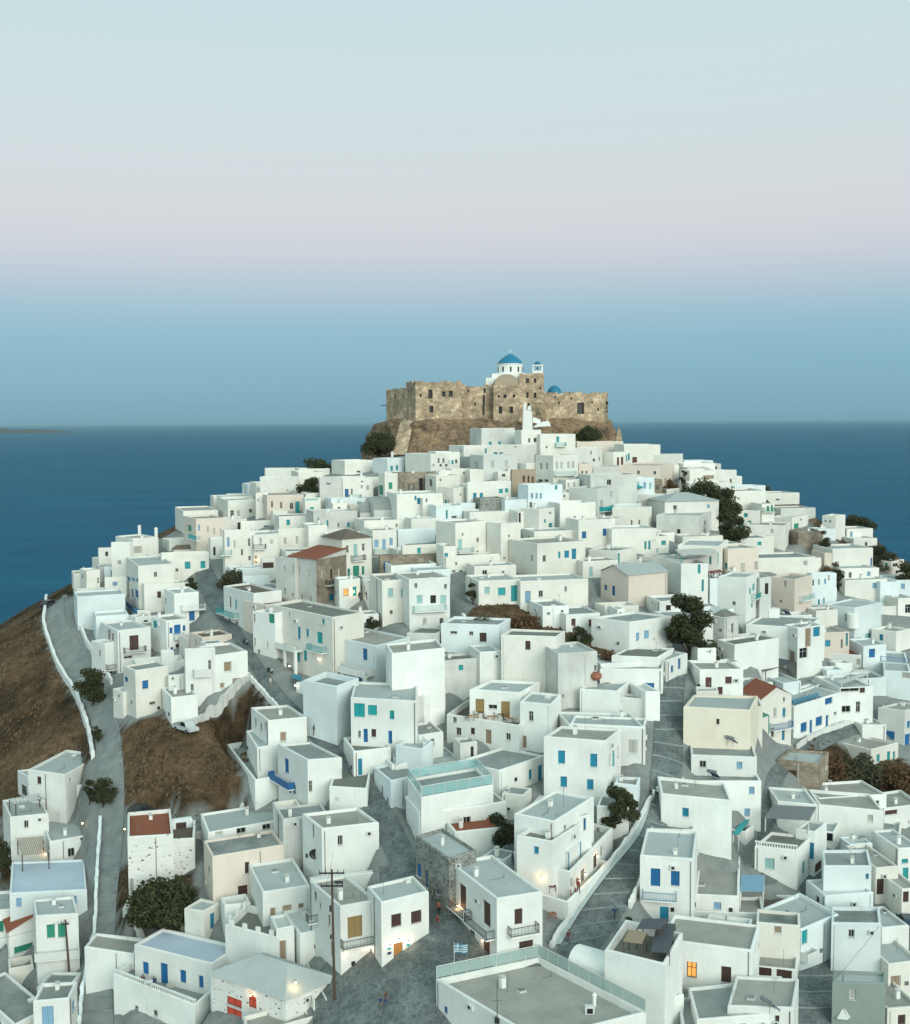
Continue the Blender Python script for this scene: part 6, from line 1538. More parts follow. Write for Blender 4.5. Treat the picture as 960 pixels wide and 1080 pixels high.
# ---- lit wall lamps
def wall_lamp(label, x, y, power=30, col=(1, .62, .3), mat='lamp'):
    b = surface(*P(x, y)); p, n = b[0], b[1]
    if n.z > .5: n = Vector((0, -1, 0)); p = p + Vector((0, 0, 1.6))
    q = p + n * .28
    t = thing('wall_lamp', label, 'lamp', tuple(p), 'lit wall lamps')
    k = MB(); k.tube(p - n * .05, q, .03, .03, 'iron', 6); k.tube(q, q + Vector((0, 0, .1)), .11, .05, 'iron', 8); k.build('bracket', t)
    k = MB(); k.lathe(q - Vector((0, 0, .16)), [(0, -.1), (.09, -.05), (.12, .05), (.08, .15), (0, .17)], mat, 10); k.build('bulb', t)
    l = bpy.data.lights.new('lamp_light', 'POINT'); l.energy = power * .3; l.color = col; l.shadow_soft_size = .15
    o = bpy.data.objects.new('lamp_light', l); COL.objects.link(o); o.location = q + n * .35 - Vector((0, 0, .15))
fr(230, 840, 4)
wall_lamp('white lit lamp left of the yellow brown shop front on the square', 525, 655, 60, (1, .8, .55), 'lampwhite')
wall_lamp('white lit lamp right of the yellow brown shop front on the square', 652, 630, 60, (1, .8, .55), 'lampwhite')
wall_lamp('white lit lamp left of the orange lit shop door', 722, 622, 50, (1, .8, .55), 'lampwhite')
wall_lamp('white lit lamp straight above the orange lit shop door', 762, 597, 50, (1, .8, .55), 'lampwhite')
wall_lamp('white lit lamp right of the orange lit shop door', 800, 606, 50, (1, .8, .55), 'lampwhite')
wall_lamp('warm lamp between the red lit windows of the dotted stone front', 143, 830, 60)
wall_lamp('warm lamp at the right corner under the pale hipped roof', 330, 835, 150)
fr(460, 840, 4)
wall_lamp('warm lamp above the leftmost ground door of the square corner house', 92, 512, 50)
wall_lamp('warm lamp above the corner ground door of the square corner house', 205, 602, 60)
wall_lamp('warm lamp on a post by the flower terrace, left of stepped street', 445, 335, 80)
wall_lamp('warm lamp on the terrace wall along stepped street, lower one', 620, 322, 50)
wall_lamp('warm lamp on the terrace wall along stepped street, upper one', 672, 247, 50)
wall_lamp('warm lamp low on the terrace wall beside the red wall signs', 595, 350, 40)
fr(0, 840, 4)
wall_lamp('warm lamp on the roof house by the small plants, left of the road', 352, 152, 40)
wall_lamp('warm lamp at the corner of the red flat roofed house', 530, 178, 30)
wall_lamp('warm lamp under the brown pergola at the left edge', 193, 235, 50)
fr(220, 600, 4)
wall_lamp('lit lamp beside the pillared porch over the middle street', 470, 375, 40, (1, .8, .55), 'lampwhite')
wall_lamp('lit lamp left of the blue awning on the middle street', 343, 447, 40, (1, .8, .55), 'lampwhite')
wall_lamp('lit lamp under the blue awning on the middle street', 372, 487, 40, (1, .8, .55), 'lampwhite')
wall_lamp('warm lamp at the cafe below the green door of the hip roofed house', 612, 92, 120)
fr(180, 470, 6)
wall_lamp('warm lamp on the white house with stacked iron balconies', 541, 717, 40)

# ---- canopies, pergolas and awnings standing over terraces
def canopy(label, spec, mat, name='pergola', cat='pergola', drop=2.4, slats=0, tilt=0.0, posts=True, pm='whitepaint', thick=.08, z=None):
    lx, ly, nx_, ny_, rx, ry = map(float, spec.split())
    b = surface(*P(nx_, ny_)); ztop = None
    # deck height: the canopy floats "drop" above what lies under it
    pn = P(nx_, ny_); d0 = ray(*pn)
    lo = b[2] * .8; hi = b[2]
    best = None
    for k in range(60):
        t = hi + (lo - hi) * k / 59; q = CO + d0 * t
        below = gt(q.x, q.y)
        for h in HOUSES:
            if all((h.c[(i + 1) % 4][0] - h.c[i][0]) * (q.y - h.c[i][1]) - (h.c[(i + 1) % 4][1] - h.c[i][1]) * (q.x - h.c[i][0]) >= -.5 for i in range(4)) and h.roofz <= q.z: below = max(below, h.roofz)
        if best is None or abs(q.z - below - drop) < best[0]: best = (abs(q.z - below - drop), q, below)
    N = best[1]; deck = best[2]; L, Rr = at_z(*P(lx, ly), N.z), at_z(*P(rx, ry), N.z)
    e1, e2 = (L - N), (Rr - N); V = [L, N, Rr, L + Rr - N]
    if tilt: V[2] = V[2] + Vector((0, 0, tilt)); V[3] = V[3] + Vector((0, 0, tilt))
    t = thing(name, label, cat, (sum(v.x for v in V) / 4, sum(v.y for v in V) / 4, deck))
    k = MB(); up = Vector((0, 0, thick))
    if slats:
        for s in range(slats):
            f0, f1 = s / slats, (s + .62) / slats; A, B_, C_, D_ = V[0].lerp(V[3], f0), V[1].lerp(V[2], f0), V[1].lerp(V[2], f1), V[0].lerp(V[3], f1)
            k.face([A + up, B_ + up, C_ + up, D_ + up], mat); k.face([A, D_, C_, B_], mat); k.face([A, B_, B_ + up, A + up], mat); k.face([C_, D_, D_ + up, C_ + up], mat)
    else:
        k.face([v + up for v in V], mat); k.face(V[::-1], mat)
        for i in range(4): k.face([V[i], V[(i + 1) % 4], V[(i + 1) % 4] + up, V[i] + up], mat)
    k.build('canopy', t)
    if posts:
        c = sum(V, Vector()) / 4
        for v in V:
            q = v.lerp(c, .04); w = .06; p_ = MB(); zb = max(gt(q.x, q.y), deck) if deck > gt(q.x, q.y) else gt(q.x, q.y)
            p_.box(q.x - w, q.x + w, q.y - w, q.y + w, min(zb, q.z - .5), q.z - .005, pm); p_.build('post', t)
    return t, V, deck
fr(0, 840, 4); canopy('brown reed pergola over a lit yard at the left edge', '72 178 92 248 208 238', 'earth', slats=14, pm='wood')
fr(0, 640, 4.36); canopy('grey slatted pergola over a terrace, corner of the L shaped roof house', '40 885 70 908 215 882', 'weathered', slats=9, pm='wood')
fr(560, 440, 4); canopy('bright blue pergola on the terrace of the gabled peach house', '420 718 486 738 556 722', 'azure', pm='blue', drop=2.2)
fr(740, 640, 4.36); canopy('blue and white striped pergola on the blue shuttered house terrace', '415 430 430 448 550 412', 'azure', slats=8, pm='blue', drop=2.0)
fr(690, 600, 4); canopy('dark grey pergola roof behind the red gable roof, right slope', '385 410 470 432 600 395', 'greycloth', pm='wood')
canopy('green corner awning on the peach yellow house balcony', '408 622 440 636 486 618', 'green', name='awning', cat='awning', drop=2.1, pm='green')
canopy('pale porch canopy over the brown loggia, right slope', '770 478 790 486 902 446', 'canvas', name='canopy', cat='canopy', drop=2.2)
fr(720, 840, 4); canopy('teal green sloped awning over the alley doors, lower right', '212 158 236 164 296 82', 'teal', name='awning', cat='awning', drop=2.3, pm='whitepaint')
canopy('pale blue white awning over the lane beside the balustrade house', '242 400 342 402 345 335', 'pale_blue', name='awning', cat='awning', drop=2.2)
canopy('grey corrugated canopy on the balustraded roof terrace', '345 92 535 102 565 45', 'metal', name='canopy', cat='canopy', slats=16, drop=2.2, pm='weathered')
fr(460, 840, 4)
canopy('dark cloth pergola over the restaurant terrace, right half', '905 655 985 662 1010 540', 'greycloth', drop=2.3, pm='wood')
canopy('dark cloth pergola over the restaurant terrace, left half', '845 560 950 560 975 518', 'greycloth', drop=2.1, pm='wood')
canopy('tan reed panel between the dark cloth pergolas of the restaurant', '790 612 868 622 890 575', 'tan', drop=2.0, pm='wood')
canopy('white flat porch canopy over the teal shutter porch, stepped street', '500 215 560 236 612 190', 'white', name='canopy', cat='canopy', drop=2.2, pm='azure')
fr(700, 480, 6); canopy('pale flat canopy on teal posts over a terrace, right slope', '72 600 110 632 350 622', 'canvas', name='canopy', cat='canopy', drop=2.4, pm='teal')
canopy('red brown awning beside the teal shutter of the pink house', '282 738 300 752 375 740', 'redcloth', name='awning', cat='awning', drop=2.0, pm='brown')
fr(180, 640, 4.36); canopy('blue awning on the middle street below the pillared porch', '556 310 560 330 604 340', 'azure', name='awning', cat='awning', drop=1.6, posts=False)
fr(740, 860, 4.36)
# ---- teal parasol
fr(590, 450, 6); b = surface(*P(492, 440)); g = b[0]; t = thing('parasol', 'open teal parasol on a roof terrace, upper right slope', 'parasol', (g.x, g.y, g.z))
k = MB(); k.tube(g, g + Vector((0, 0, 2.5)), .04, .04, 'whitepaint', 6); k.build('pole', t)
k = MB(); k.lathe(g, [(1.5, 2.0), (.8, 2.35), (0, 2.6)], 'teal', 8); k.lathe(g, [(0, 2.56), (.8, 2.31), (1.48, 1.97)], 'teal', 8); k.build('canopy', t)

# ---- white tent
fr(460, 840, 4); p0, p1 = ground(*P(590, 740)), ground(*P(818, 900)); p0.z = gt(p0.x, p0.y); p1.z = gt(p1.x, p1.y)
t = thing('tent', 'long white vaulted tent beside the glass railed roof', 'tent', tuple(p0)); d = Vector((p1.x - p0.x, p1.y - p0.y, 0)).normalized(); s = Vector((-d.y, d.x, 0)); r = 1.75
k = MB(); zb = max(p0.z, p1.z) + .2
def arch(q, a): return Vector((q.x, q.y, zb)) + s * (math.cos(a) * r) + Vector((0, 0, 1.3 + math.sin(a) * r * .8))
ends = [Vector((p0.x, p0.y, 0)), Vector((p1.x, p1.y, 0))]
for i in range(12):
    a0, a1 = math.pi * i / 12, math.pi * (i + 1) / 12
    k.face([arch(ends[0], a1), arch(ends[0], a0), arch(ends[1], a0), arch(ends[1], a1)], 'tentcloth' if 'tentcloth' in MATS else 'white')
for sg in (0, math.pi):
    a, b_ = arch(ends[0], sg), arch(ends[1], sg); k.face([a - Vector((0, 0, 3)), b_ - Vector((0, 0, 3)), b_, a], 'white')
for e_, rv in ((ends[0], 1), (ends[1], -1)):
    f_ = [arch(e_, math.pi * i / 12) for i in range(13)] + [arch(e_, math.pi) - Vector((0, 0, 3)), arch(e_, 0) - Vector((0, 0, 3))]; k.face(f_[::rv], 'white')
k.build('cover', t)

# ---- glass railing of the big flat roof
m, nt, b = newmat('railing_glass'); b.inputs['Base Color'].default_value = (.40, .53, .50, 1); b.inputs['Roughness'].default_value = .25; b.inputs['Alpha'].default_value = .6; MATS['railing_glass'] = m
m, nt, b = newmat('railing_teal'); b.inputs['Base Color'].default_value = (.34, .58, .57, 1); b.inputs['Roughness'].default_value = .25; b.inputs['Alpha'].default_value = .5; MATS['railing_teal'] = m
def glass_rail(hh_, edges, mat):
    c = hh_.c; z = hh_.zt + .12
    for (i, j) in edges:
        A, B_ = Vector((c[i][0], c[i][1], z + .003)), Vector((c[j][0], c[j][1], z + .003)); d = (B_ - A); L_ = d.length; d.normalize(); inn_ = Vector((sum(p[0] for p in c) / 4 - A.x, sum(p[1] for p in c) / 4 - A.y, 0)); nn = Vector((-d.y, d.x, 0)); nn = nn if nn.dot(inn_) > 0 else -nn
        g_ = MB(); n_ = max(3, int(L_ / 1.5))
        for q in range(n_): g_.obox(A + nn * .1 + d * (L_ * q / n_ + .06), d * (L_ / n_ - .12), nn * .03, (0, 0, 1.1), mat)
        f_ = g_.build('glass_railing', hh_.root); g_ = MB()
        for q in range(n_ + 1): g_.obox(A + nn * .09 + d * min(L_ - .05, L_ * q / n_ - (.025 if q else 0)) - Vector((0, 0, .3)), d * .05, nn * .05, (0, 0, 1.45), 'whitepaint')
        g_.obox(A + nn * .08 + Vector((0, 0, 1.155)), d * L_, nn * .07, (0, 0, .06), 'whitepaint'); g_.build('rail', f_)
glass_rail(DECK, ((0, 3), (3, 2)), 'railing_glass')
glass_rail(next(h for h in HOUSES if h.label.startswith('white house with teal glass railing')), ((0, 1), (1, 2), (0, 3), (3, 2)), 'railing_teal')
fr(460, 840, 4)
def on_roof(x, y): return at_z(*P(x, y), DECK.roofz)
q = on_roof(258, 955); k = MB(); k.tube(q, q + Vector((0, 0, 4.2)), .045, .02, 'iron', 6); k.tube(q + Vector((-.5, 0, 2.2)), q + Vector((.5, 0, 2.2)), .02, .02, 'iron', 5); k.box(q.x - .25, q.x + .25, q.y - .2, q.y + .2, q.z, q.z + .5, 'iron'); o = k.build('aerial_mast', loc=tuple(q)); tag(o, 'thin dark aerial mast standing on the glass railed roof', 'mast')
q = on_roof(648, 915); k = MB(); k.box(q.x - .45, q.x + .45, q.y - .3, q.y + .3, q.z, q.z + .75, 'whitepaint'); k.lathe((q.x, q.y - .31, q.z + .38), [(0, 0), (.25, .0)], 'iron', 12); k.obox((q.x - .28, q.y - .305, q.z + .12), (.56, 0, 0), (0, -.02, 0), (0, 0, .5), 'iron'); o = k.build('air_conditioner', loc=tuple(q)); tag(o, 'white air conditioner box on the glass railed roof', 'air conditioner')
q = on_roof(668, 885); k = MB(); k.tube(q, q + Vector((0, 0, 1.1)), .18, .18, 'white', 10); k.tube(q + Vector((0, 0, 1.1)), q + Vector((0, 0, 1.35)), .26, .1, 'white', 10); o = k.build('vent_pipe', loc=tuple(q)); tag(o, 'white round vent pipe near the right railing of the big flat roof', 'vent')

# ---- utility poles and wires
def pole(label, foot, top, arms, lean=0):
    g = ground(*foot); z0 = gt(g.x, g.y); tp = at_dist(*top, g.y); t = thing('utility_pole', label, 'utility pole', (g.x, g.y, z0))
    k = MB(); k.tube((g.x, g.y, z0 - .5), tp, .17, .11, 'wood', 9); k.build('pole', t); out = []
    for (dz, hw) in arms:
        k = MB(); q = tp - Vector((0, 0, dz)); k.box(q.x - hw, q.x + hw, q.y - .2, q.y - .08, q.z - .07, q.z + .07, 'iron')
        for s in (-1, -.5, .5, 1): k.tube((q.x + s * hw * .95, q.y - .14, q.z + .07), (q.x + s * hw * .95, q.y - .14, q.z + .36), .05, .03, 'brown', 6); out.append(Vector((q.x + s * hw * .95, q.y - .14, q.z + .36)))
        k.build('crossarm', t)
    return t, tp, out
t, tp, ins1 = pole('tall dark utility pole with two crossarms in front of the yellow brown doors', (353, 1056), (350, 917), ((.35, 1.35), (1.75, 1.2)))
k = MB(); q = tp - Vector((0, 0, 1.4)); k.tube(q + Vector((.3, -.25, .1)), q + Vector((1.2, -.25, .1)), .16, .16, 'iron', 8); k.build('fuse_box', t)
k = MB(); q = tp - Vector((0, 0, 4.6)); k.box(q.x - .3, q.x - .12, q.y - .15, q.y + .15, q.z, q.z + .6, 'iron'); k.box(q.x - .28, q.x - .12, q.y - .15, q.y + .15, q.z - 3, q.z - 2.6, 'iron'); k.build('switch_box', t)
t, tp2, ins2 = pole('leaning wooden utility pole beside the green shutter house', (74, 1033), (69, 970), ((.5, .5),))
def wire(label, a, b_, sag):
    k = MB(); pts = [a.lerp(b_, i / 14) - Vector((0, 0, sag * 4 * (i / 14) * (1 - i / 14))) for i in range(15)]
    for p, q in zip(pts, pts[1:]): k.tube(p, q, .018, .018, 'iron', 4, cap=False)
    o = k.build('overhead_cable', loc=tuple(pts[7])); tag(o, label, 'cable')
wire('thin cable running from the leaning pole to the left photo edge', ins2[0], at_dist(-30, 994, ins2[0].y + 4), .4)
wire('thin slack cable from the tall utility pole toward the tall white house', ins1[5], surface(352, 905)[0] + Vector((0, -.3, 1)), .5)
fr(720, 840, 4); b1, b2 = surface(*P(645, 765)), surface(*P(828, 545)); wire('thin cable crossing the tall blank house under mottled roof', b1[0] + Vector((0, -.12, 0)), b2[0] + Vector((0, -.12, 0)), .15)

# ---- flag
fr(460, 840, 4); g = ground(*P(77, 742)); z0 = gt(g.x, g.y); top = at_dist(*P(80, 622), g.y); t = thing('flag', 'blue and white striped flag with a cross on a pole in the square', 'flag', (g.x, g.y, z0))
k = MB(); k.tube((g.x, g.y, z0), (g.x, g.y, top.z + .2), .05, .03, 'whitepaint', 7); k.build('pole', t)
k = MB(); w, hh = 1.35, 1.0
for i in range(9):
    for j in range(8):
        x0, x1 = w * j / 8, w * (j + 1) / 8; z1, z2 = top.z - hh * i / 9, top.z - hh * (i + 1) / 9; y = lambda x: .12 * math.sin(x * 5)
        in_c = i < 5 and j < 4
        m_ = ('whitepaint' if (i == 2 or j in (1, 2) and False) else 'azure') if in_c else ('azure' if i % 2 == 0 else 'whitepaint')
        k.face([(g.x + .06 + x0, g.y + y(x0), z2), (g.x + .06 + x1, g.y + y(x1), z2), (g.x + .06 + x1, g.y + y(x1), z1), (g.x + .06 + x0, g.y + y(x0), z1)], m_)
y = .12 * math.sin(.34 * 5); k.obox((g.x + .06 + .28, g.y + y - .02, top.z - hh * 5 / 9), (.11, 0, 0), (0, .03, 0), (0, 0, hh * 5 / 9), 'whitepaint')
k.build('cloth', t)

# ---- people
SKINPTS = dict(stand=[((0, 0, .95), .13), ((0, 0, 1.15), .14), ((0, 0, 1.38), .15), ((0, 0, 1.5), .06), ((0, .01, 1.6), .085), ((0, .01, 1.72), .07)])
def person(label, px, py, shirt, trousers, yaw=0, h=1.7, sit=False, step=.16, deck=None):
    b = surface(px, py); g = b[0]; s = h / 1.76
    v, r, e = [], [], []
    def add(p, rad, par=None): v.append(p); r.append(rad); i = len(v) - 1; (e.append((par, i)) if par is not None else None); return i
    hip = .46 if sit else .94
    p0 = add((0, 0, hip), .135); c1 = add((0, .0, hip + .22), .13, p0); c2 = add((0, 0, hip + .44), .15, c1); nk = add((0, 0, hip + .57), .058, c2); hd = add((0, -.015, hip + .68), .088, nk); ht_ = add((0, -.01, hip + .78), .072, hd)
    for sx, st in ((-1, step), (1, -step)):
        a = add((sx * .09, 0, hip - .05), .09, p0)
        if sit: kn = add((sx * .11, -.42, hip - .02), .068, a); an = add((sx * .11, -.42, .09), .045, kn); add((sx * .11, -.56, .05), .04, an)
        else: kn = add((sx * .1, -abs(st) * .3 + st * .5, hip * .53), .065, a); an = add((sx * .1, st, .09), .045, kn); add((sx * .1, st - .14, .045), .04, an)
        sh = add((sx * .19, 0, hip + .47), .062, c2); el = add((sx * .25, .04 - st * .5, hip + .2), .046, sh); wr = add((sx * .24, -.1 - st * .6, hip + (.06 if sit else -.04)), .034, el); hn = add((sx * .235, -.15 - st * .6, hip + (.05 if sit else -.1)), .036, wr); add((sx * .23, -.19 - st * .6, hip + (.05 if sit else -.17)), .022, hn)
    me = bpy.data.meshes.new('person'); me.from_pydata([tuple(c * s for c in p) for p in v], e, [])
    o = bpy.data.objects.new('tmp', me); COL.objects.link(o); md = o.modifiers.new('s', 'SKIN'); md.use_smooth_shade = True
    for i, sv in enumerate(me.skin_vertices[0].data): sv.radius = (r[i] * s, r[i] * s * (.8 if i in (0, 1, 2) else 1)); sv.use_root = (i == 0)
    o.modifiers.new('d', 'SUBSURF').levels = 1
    dg = bpy.context.evaluated_depsgraph_get(); nm = bpy.data.meshes.new_from_object(o.evaluated_get(dg)); bpy.data.objects.remove(o)
    for mt in ('skin', shirt, trousers): nm.materials.append(MATS[mt])
    for p in nm.polygons:
        c = p.center / s; p.use_smooth = True
        p.material_index = 2 if (c.z < hip + .02 and abs(c.x) < .2 and not (c.z > hip - .2 and abs(c.x) > .19)) else (1 if hip + .02 <= c.z < hip + .54 and not (abs(c.x) > .2 and c.z < hip + .12) else 0)
    nm.name = 'body'; t = thing('person', label, 'person', tuple(g)); t.rotation_euler = (0, 0, yaw)
    bo = bpy.data.objects.new('body', nm); COL.objects.link(bo); bo.parent = t
    k = MB(); k.lathe((0, .01 * s, (hip + .69) * s), [(.098 * s, -.03 * s), (.1 * s, .03 * s), (.085 * s, .085 * s), (.05 * s, .115 * s), (0, .122 * s)], 'wood', 10); ho = k.build('hair', loc=(0, 0, 0), smooth=True); ho.parent = t
    return t
fr(460, 840, 4)
person('person in dark red clothes walking at the foot of the stepped street', *P(558, 624), 'redbrown', 'greycloth', 0.2)
person('person in dark clothes halfway up the lower stepped street', *P(754, 524), 'navy', 'greycloth', 2.8)
person('person in dark clothes by the white wall behind the square corner house', *P(322, 292), 'greycloth', 'navy', 1.0)
person('person in red standing by the lamp lit terrace wall', *P(600, 408), 'redcloth', 'dark', .5)
fr(230, 840, 4)
person('person in dark red walking in the village square, right of a pair', *P(708, 882), 'redbrown', 'navy', 1.2)
person('person in blue walking in the village square, left of a pair', *P(686, 905), 'navy', 'greycloth', 1.0)
person('person in a red shirt at the corner beside the lit shop house', *P(926, 560), 'redcloth', 'greycloth', 2.2)
person('person in a terracotta shirt further inside the street by the lit shop', *P(932, 500), 'terra', 'dark', 2.6)
fr(560, 640, 4.36)
person('person in black standing on the stepped street by the leafy tree', *P(551, 888), 'dark', 'dark', .3)
fr(220, 600, 4)
person('person in dark clothes on the middle street behind the tan door cube', *P(447, 704), 'dark', 'redbrown', .8)
person('person in pale clothes on the middle street by the scooter', *P(262, 500), 'canvas', 'tan', .8)
person('person in dark clothes outside the lamp lit cafe, left one', *P(637, 136), 'dark', 'greycloth', .4)
person('person in brown outside the lamp lit cafe, right one', *P(668, 132), 'brown', 'dark', -.4)
fr(0, 840, 4)
person('person in dark red on the bottom left terrace by blue doors', *P(604, 792), 'redbrown', 'dark', .4, sit=True)
person('person in navy on the bottom left terrace by blue doors', *P(650, 800), 'navy', 'greycloth', -.4, sit=True)

# ---- tables and chairs
def cafe_table(label, px, py, mat='orangewood', group='cafe tables', round_=False):
    b = surface(px, py); g = b[0]; t = thing('table', label, 'table', tuple(g), group); k = MB()
    if round_: k.lathe((g.x, g.y, g.z + .72), [(0, 0), (.42, 0), (.42, .04), (0, .04)], mat, 14)
    else: k.box(g.x - .45, g.x + .45, g.y - .4, g.y + .4, g.z + .71, g.z + .75, mat)
    k.build('tabletop', t)
    for sx, sy in ((-1, -1), (1, -1), (-1, 1), (1, 1)):
        k = MB(); k.box(g.x + sx * .36 - .03, g.x + sx * .36 + .03, g.y + sy * .31 - .03, g.y + sy * .31 + .03, g.z, g.z + .708, mat); k.build('leg', t)
    return g
def chair(label, p, rot, mat='orangewood', group='cafe chairs'):
    t = thing('chair', label, 'chair', tuple(p), group); t.rotation_euler = (0, 0, rot)
    def pt(nm, *bx):
        k = MB(); k.box(*bx, mat); o = k.build(nm, loc=(0, 0, 0)); o.parent = t
    pt('seat', -.22, .22, -.22, .22, .42, .46); pt('backrest', -.22, .22, .19, .23, .55, .92)
    for sx in (-1, 1):
        for sy in (-1, 1): pt('leg', sx * .2 - .02, sx * .2 + .02, sy * .2 - .02, sy * .2 + .02, 0, .418 if sy < 0 else .9)
fr(460, 600, 4)
spots = [(150, 640, 'leftmost'), (190, 625, 'second from left'), (230, 640, 'middle'), (275, 632, 'fourth from left'), (312, 648, 'rightmost')]
for i, (x, y, w) in enumerate(spots):
    g = cafe_table(f'brown wooden table on the yellow framed restaurant terrace, {w} of five', *P(x, y), mat=('orangewood', 'brown')[i % 2])
    chair(f'wooden chair facing the {w} table on the yellow framed restaurant terrace', g + Vector((-.75, 0, 0)), math.pi / 2, 'brown'); chair(f'wooden chair turned away beside the {w} table, yellow framed restaurant terrace', g + Vector((.75, .05, 0)), -math.pi / 2, 'orangewood')
fr(0, 840, 4)
g = cafe_table('white table on the bottom left terrace between two seated people', *P(628, 806), mat='whitepaint', group='terrace tables')
chair('dark chair of the person in dark red, bottom left terrace', surface(*P(604, 792))[0], .4, 'brown', 'terrace chairs'); chair('dark chair of the person in navy, bottom left terrace', surface(*P(650, 800))[0], -.4, 'brown', 'terrace chairs')
b = surface(*P(718, 815))[0]; k = MB(); k.tube(b + Vector((0, 0, .45)), b + Vector((0, .06, .46)), .45, .45, 'canvas', 18); k.box(b.x - .05, b.x + .05, b.y, b.y + .3, b.z, b.z + .2, 'wood'); o = k.build('round_tray', loc=tuple(b)); tag(o, 'round pale disc leaning by the blue doors on bottom left terrace', 'tray')
fr(460, 840, 4)
g = cafe_table('round red brown table on the lamp lit flower terrace, stepped street', *P(492, 405), mat='redbrown', round_=True, group='terrace tables'); g = cafe_table('round red brown table on the paving below the flower terrace', *P(492, 520), mat='terra', round_=True, group='terrace tables')

# ---- vehicles
def car(label, foot, yaw, paint, L=4.1, W=1.7, Hh=1.45, pickup=False, cat='car', name='parked_car'):
    g = ground(*foot); z0 = gt(g.x, g.y); t = thing(name, label, cat, (g.x, g.y, z0 + .02)); t.rotation_euler = (0, 0, yaw)
    def part(nm, k, par=None):
        o = k.build(nm, loc=(0, 0, 0)); o.parent = par or t; return o
    def prof(pts, w0, w1, mat):
        k = MB(); n = len(pts)
        for s, y in ((0, -1), (1, 1)):
            f_ = [(x, y * w(z), z) for x, z in pts for w in [lambda zz: w0 + (w1 - w0) * max(0, min(1, (zz - .75) / .7))]]
            k.face(f_ if y < 0 else f_[::-1], mat)
        for i in range(n):
            (xa, za), (xb, zb_) = pts[i], pts[(i + 1) % n]; wa = w0 + (w1 - w0) * max(0, min(1, (za - .75) / .7)); wb = w0 + (w1 - w0) * max(0, min(1, (zb_ - .75) / .7))
            k.face([(xa, wa, za), (xb, wb, zb_), (xb, -wb, zb_), (xa, -wa, za)], mat)
        return k
    hl = L / 2
    if pickup:
        body = [(-hl, .35), (hl, .35), (hl, .8), (hl * .55, .95), (hl * .32, Hh), (-hl * .12, Hh), (-hl * .2, .95), (-hl, .95)]
        gl = [(hl * .52, .97), (hl * .33, Hh - .06), (-hl * .08, Hh - .06), (-hl * .14, .97)]
    else:
        body = [(-hl, .35), (hl, .35), (hl, .72), (hl * .5, .9), (hl * .18, Hh), (-hl * .6, Hh), (-hl * .93, .92), (-hl, .85)]
        gl = [(hl * .47, .92), (hl * .19, Hh - .06), (-hl * .58, Hh - .06), (-hl * .86, .93)]
    part('body', prof(body, W / 2, W / 2 * .82, paint)); part('window', prof([(x * 1.01, z) for x, z in gl], W / 2 + .012, W / 2 * .82 + .012, 'glass'))
    if pickup:
        k = MB(); k.box(-hl * .95, -hl * .24, -W / 2 * .85, W / 2 * .85, .955, .98, 'cardark'); part('load_bed', k)
    for sx in (-1, 1):
        for sy in (-1, 1):
            k = MB(); x, y = sx * hl * .62, sy * (W / 2 - .02); k.tube((x, y - .1, .31), (x, y + .1, .31), .31, .31, 'rubber', 14); w = part('wheel', k); k = MB(); k.tube((x, y + sy * .1, .31), (x, y + sy * .115, .31), .18, .18, 'metal', 10); part('rim', k, w)
    for sy in (-1, 1):
        k = MB(); k.box(hl - .02, hl + .02, sy * W * .36 - .16, sy * W * .36 + .16, .58, .7, 'whitepaint'); part('headlight', k); k = MB(); k.box(-hl - .02, -hl + .02, sy * W * .38 - .12, sy * W * .38 + .12, .6, .75, 'redcloth'); part('tail_light', k)
car('pale pickup truck parked on the dry slope below the terrace house', (196, 773), -.75, 'carwhite', 4.6, 1.7, 1.6, True, 'pickup', 'parked_pickup')
car('dark car parked behind the red flat roofed house', (150, 851), .1, 'cardark')
car('dark blue car parked in the yard at the right photo edge', (957, 976), 1.45, 'carblue', 4.3)
car('small dark car parked at the far end of the left road', (52, 640), 1.2, 'cardark', 3.8)
car('dark car parked on the square by the cafe with green door', (362, 640), .1, 'cardark', 3.9)
car('second dark car parked by the cafe, nearer the stone fronted house', (346, 643), .1, 'carblue', 3.9)
def scooter(label, foot, yaw):
    g = ground(*foot); z0 = gt(g.x, g.y); t = thing('scooter', label, 'scooter', (g.x, g.y, z0 + .02)); t.rotation_euler = (0, 0, yaw)
    def part(nm, k):
        o = k.build(nm, loc=(0, 0, 0)); o.parent = t
    for x in (-.6, .6): k = MB(); k.tube((x, -.05, .25), (x, .05, .25), .25, .25, 'rubber', 14); part('wheel', k)
    k = MB(); k.box(-.75, -.1, -.14, .14, .35, .68, 'cardark'); k.box(-.1, .4, -.16, .16, .28, .36, 'cardark'); k.obox((.36, -.17, .3), (.14, 0, .5), (0, .34, 0), (.07, 0, 0), 'carwhite'); part('body', k)
    k = MB(); k.box(-.7, -.05, -.13, .13, .69, .8, 'dark'); part('seat', k)
    k = MB(); k.tube((.6, 0, .25), (.42, 0, 1.0), .035, .03, 'metal', 6); k.tube((.42, -.3, 1.0), (.42, .3, 1.0), .02, .02, 'iron', 6); part('handlebar', k)
scooter('dark and white scooter parked against the wall on the middle street', P(0, 0) and (285, 710), -.9)
scooter('second scooter parked higher up the middle street', (259, 680), -.9)

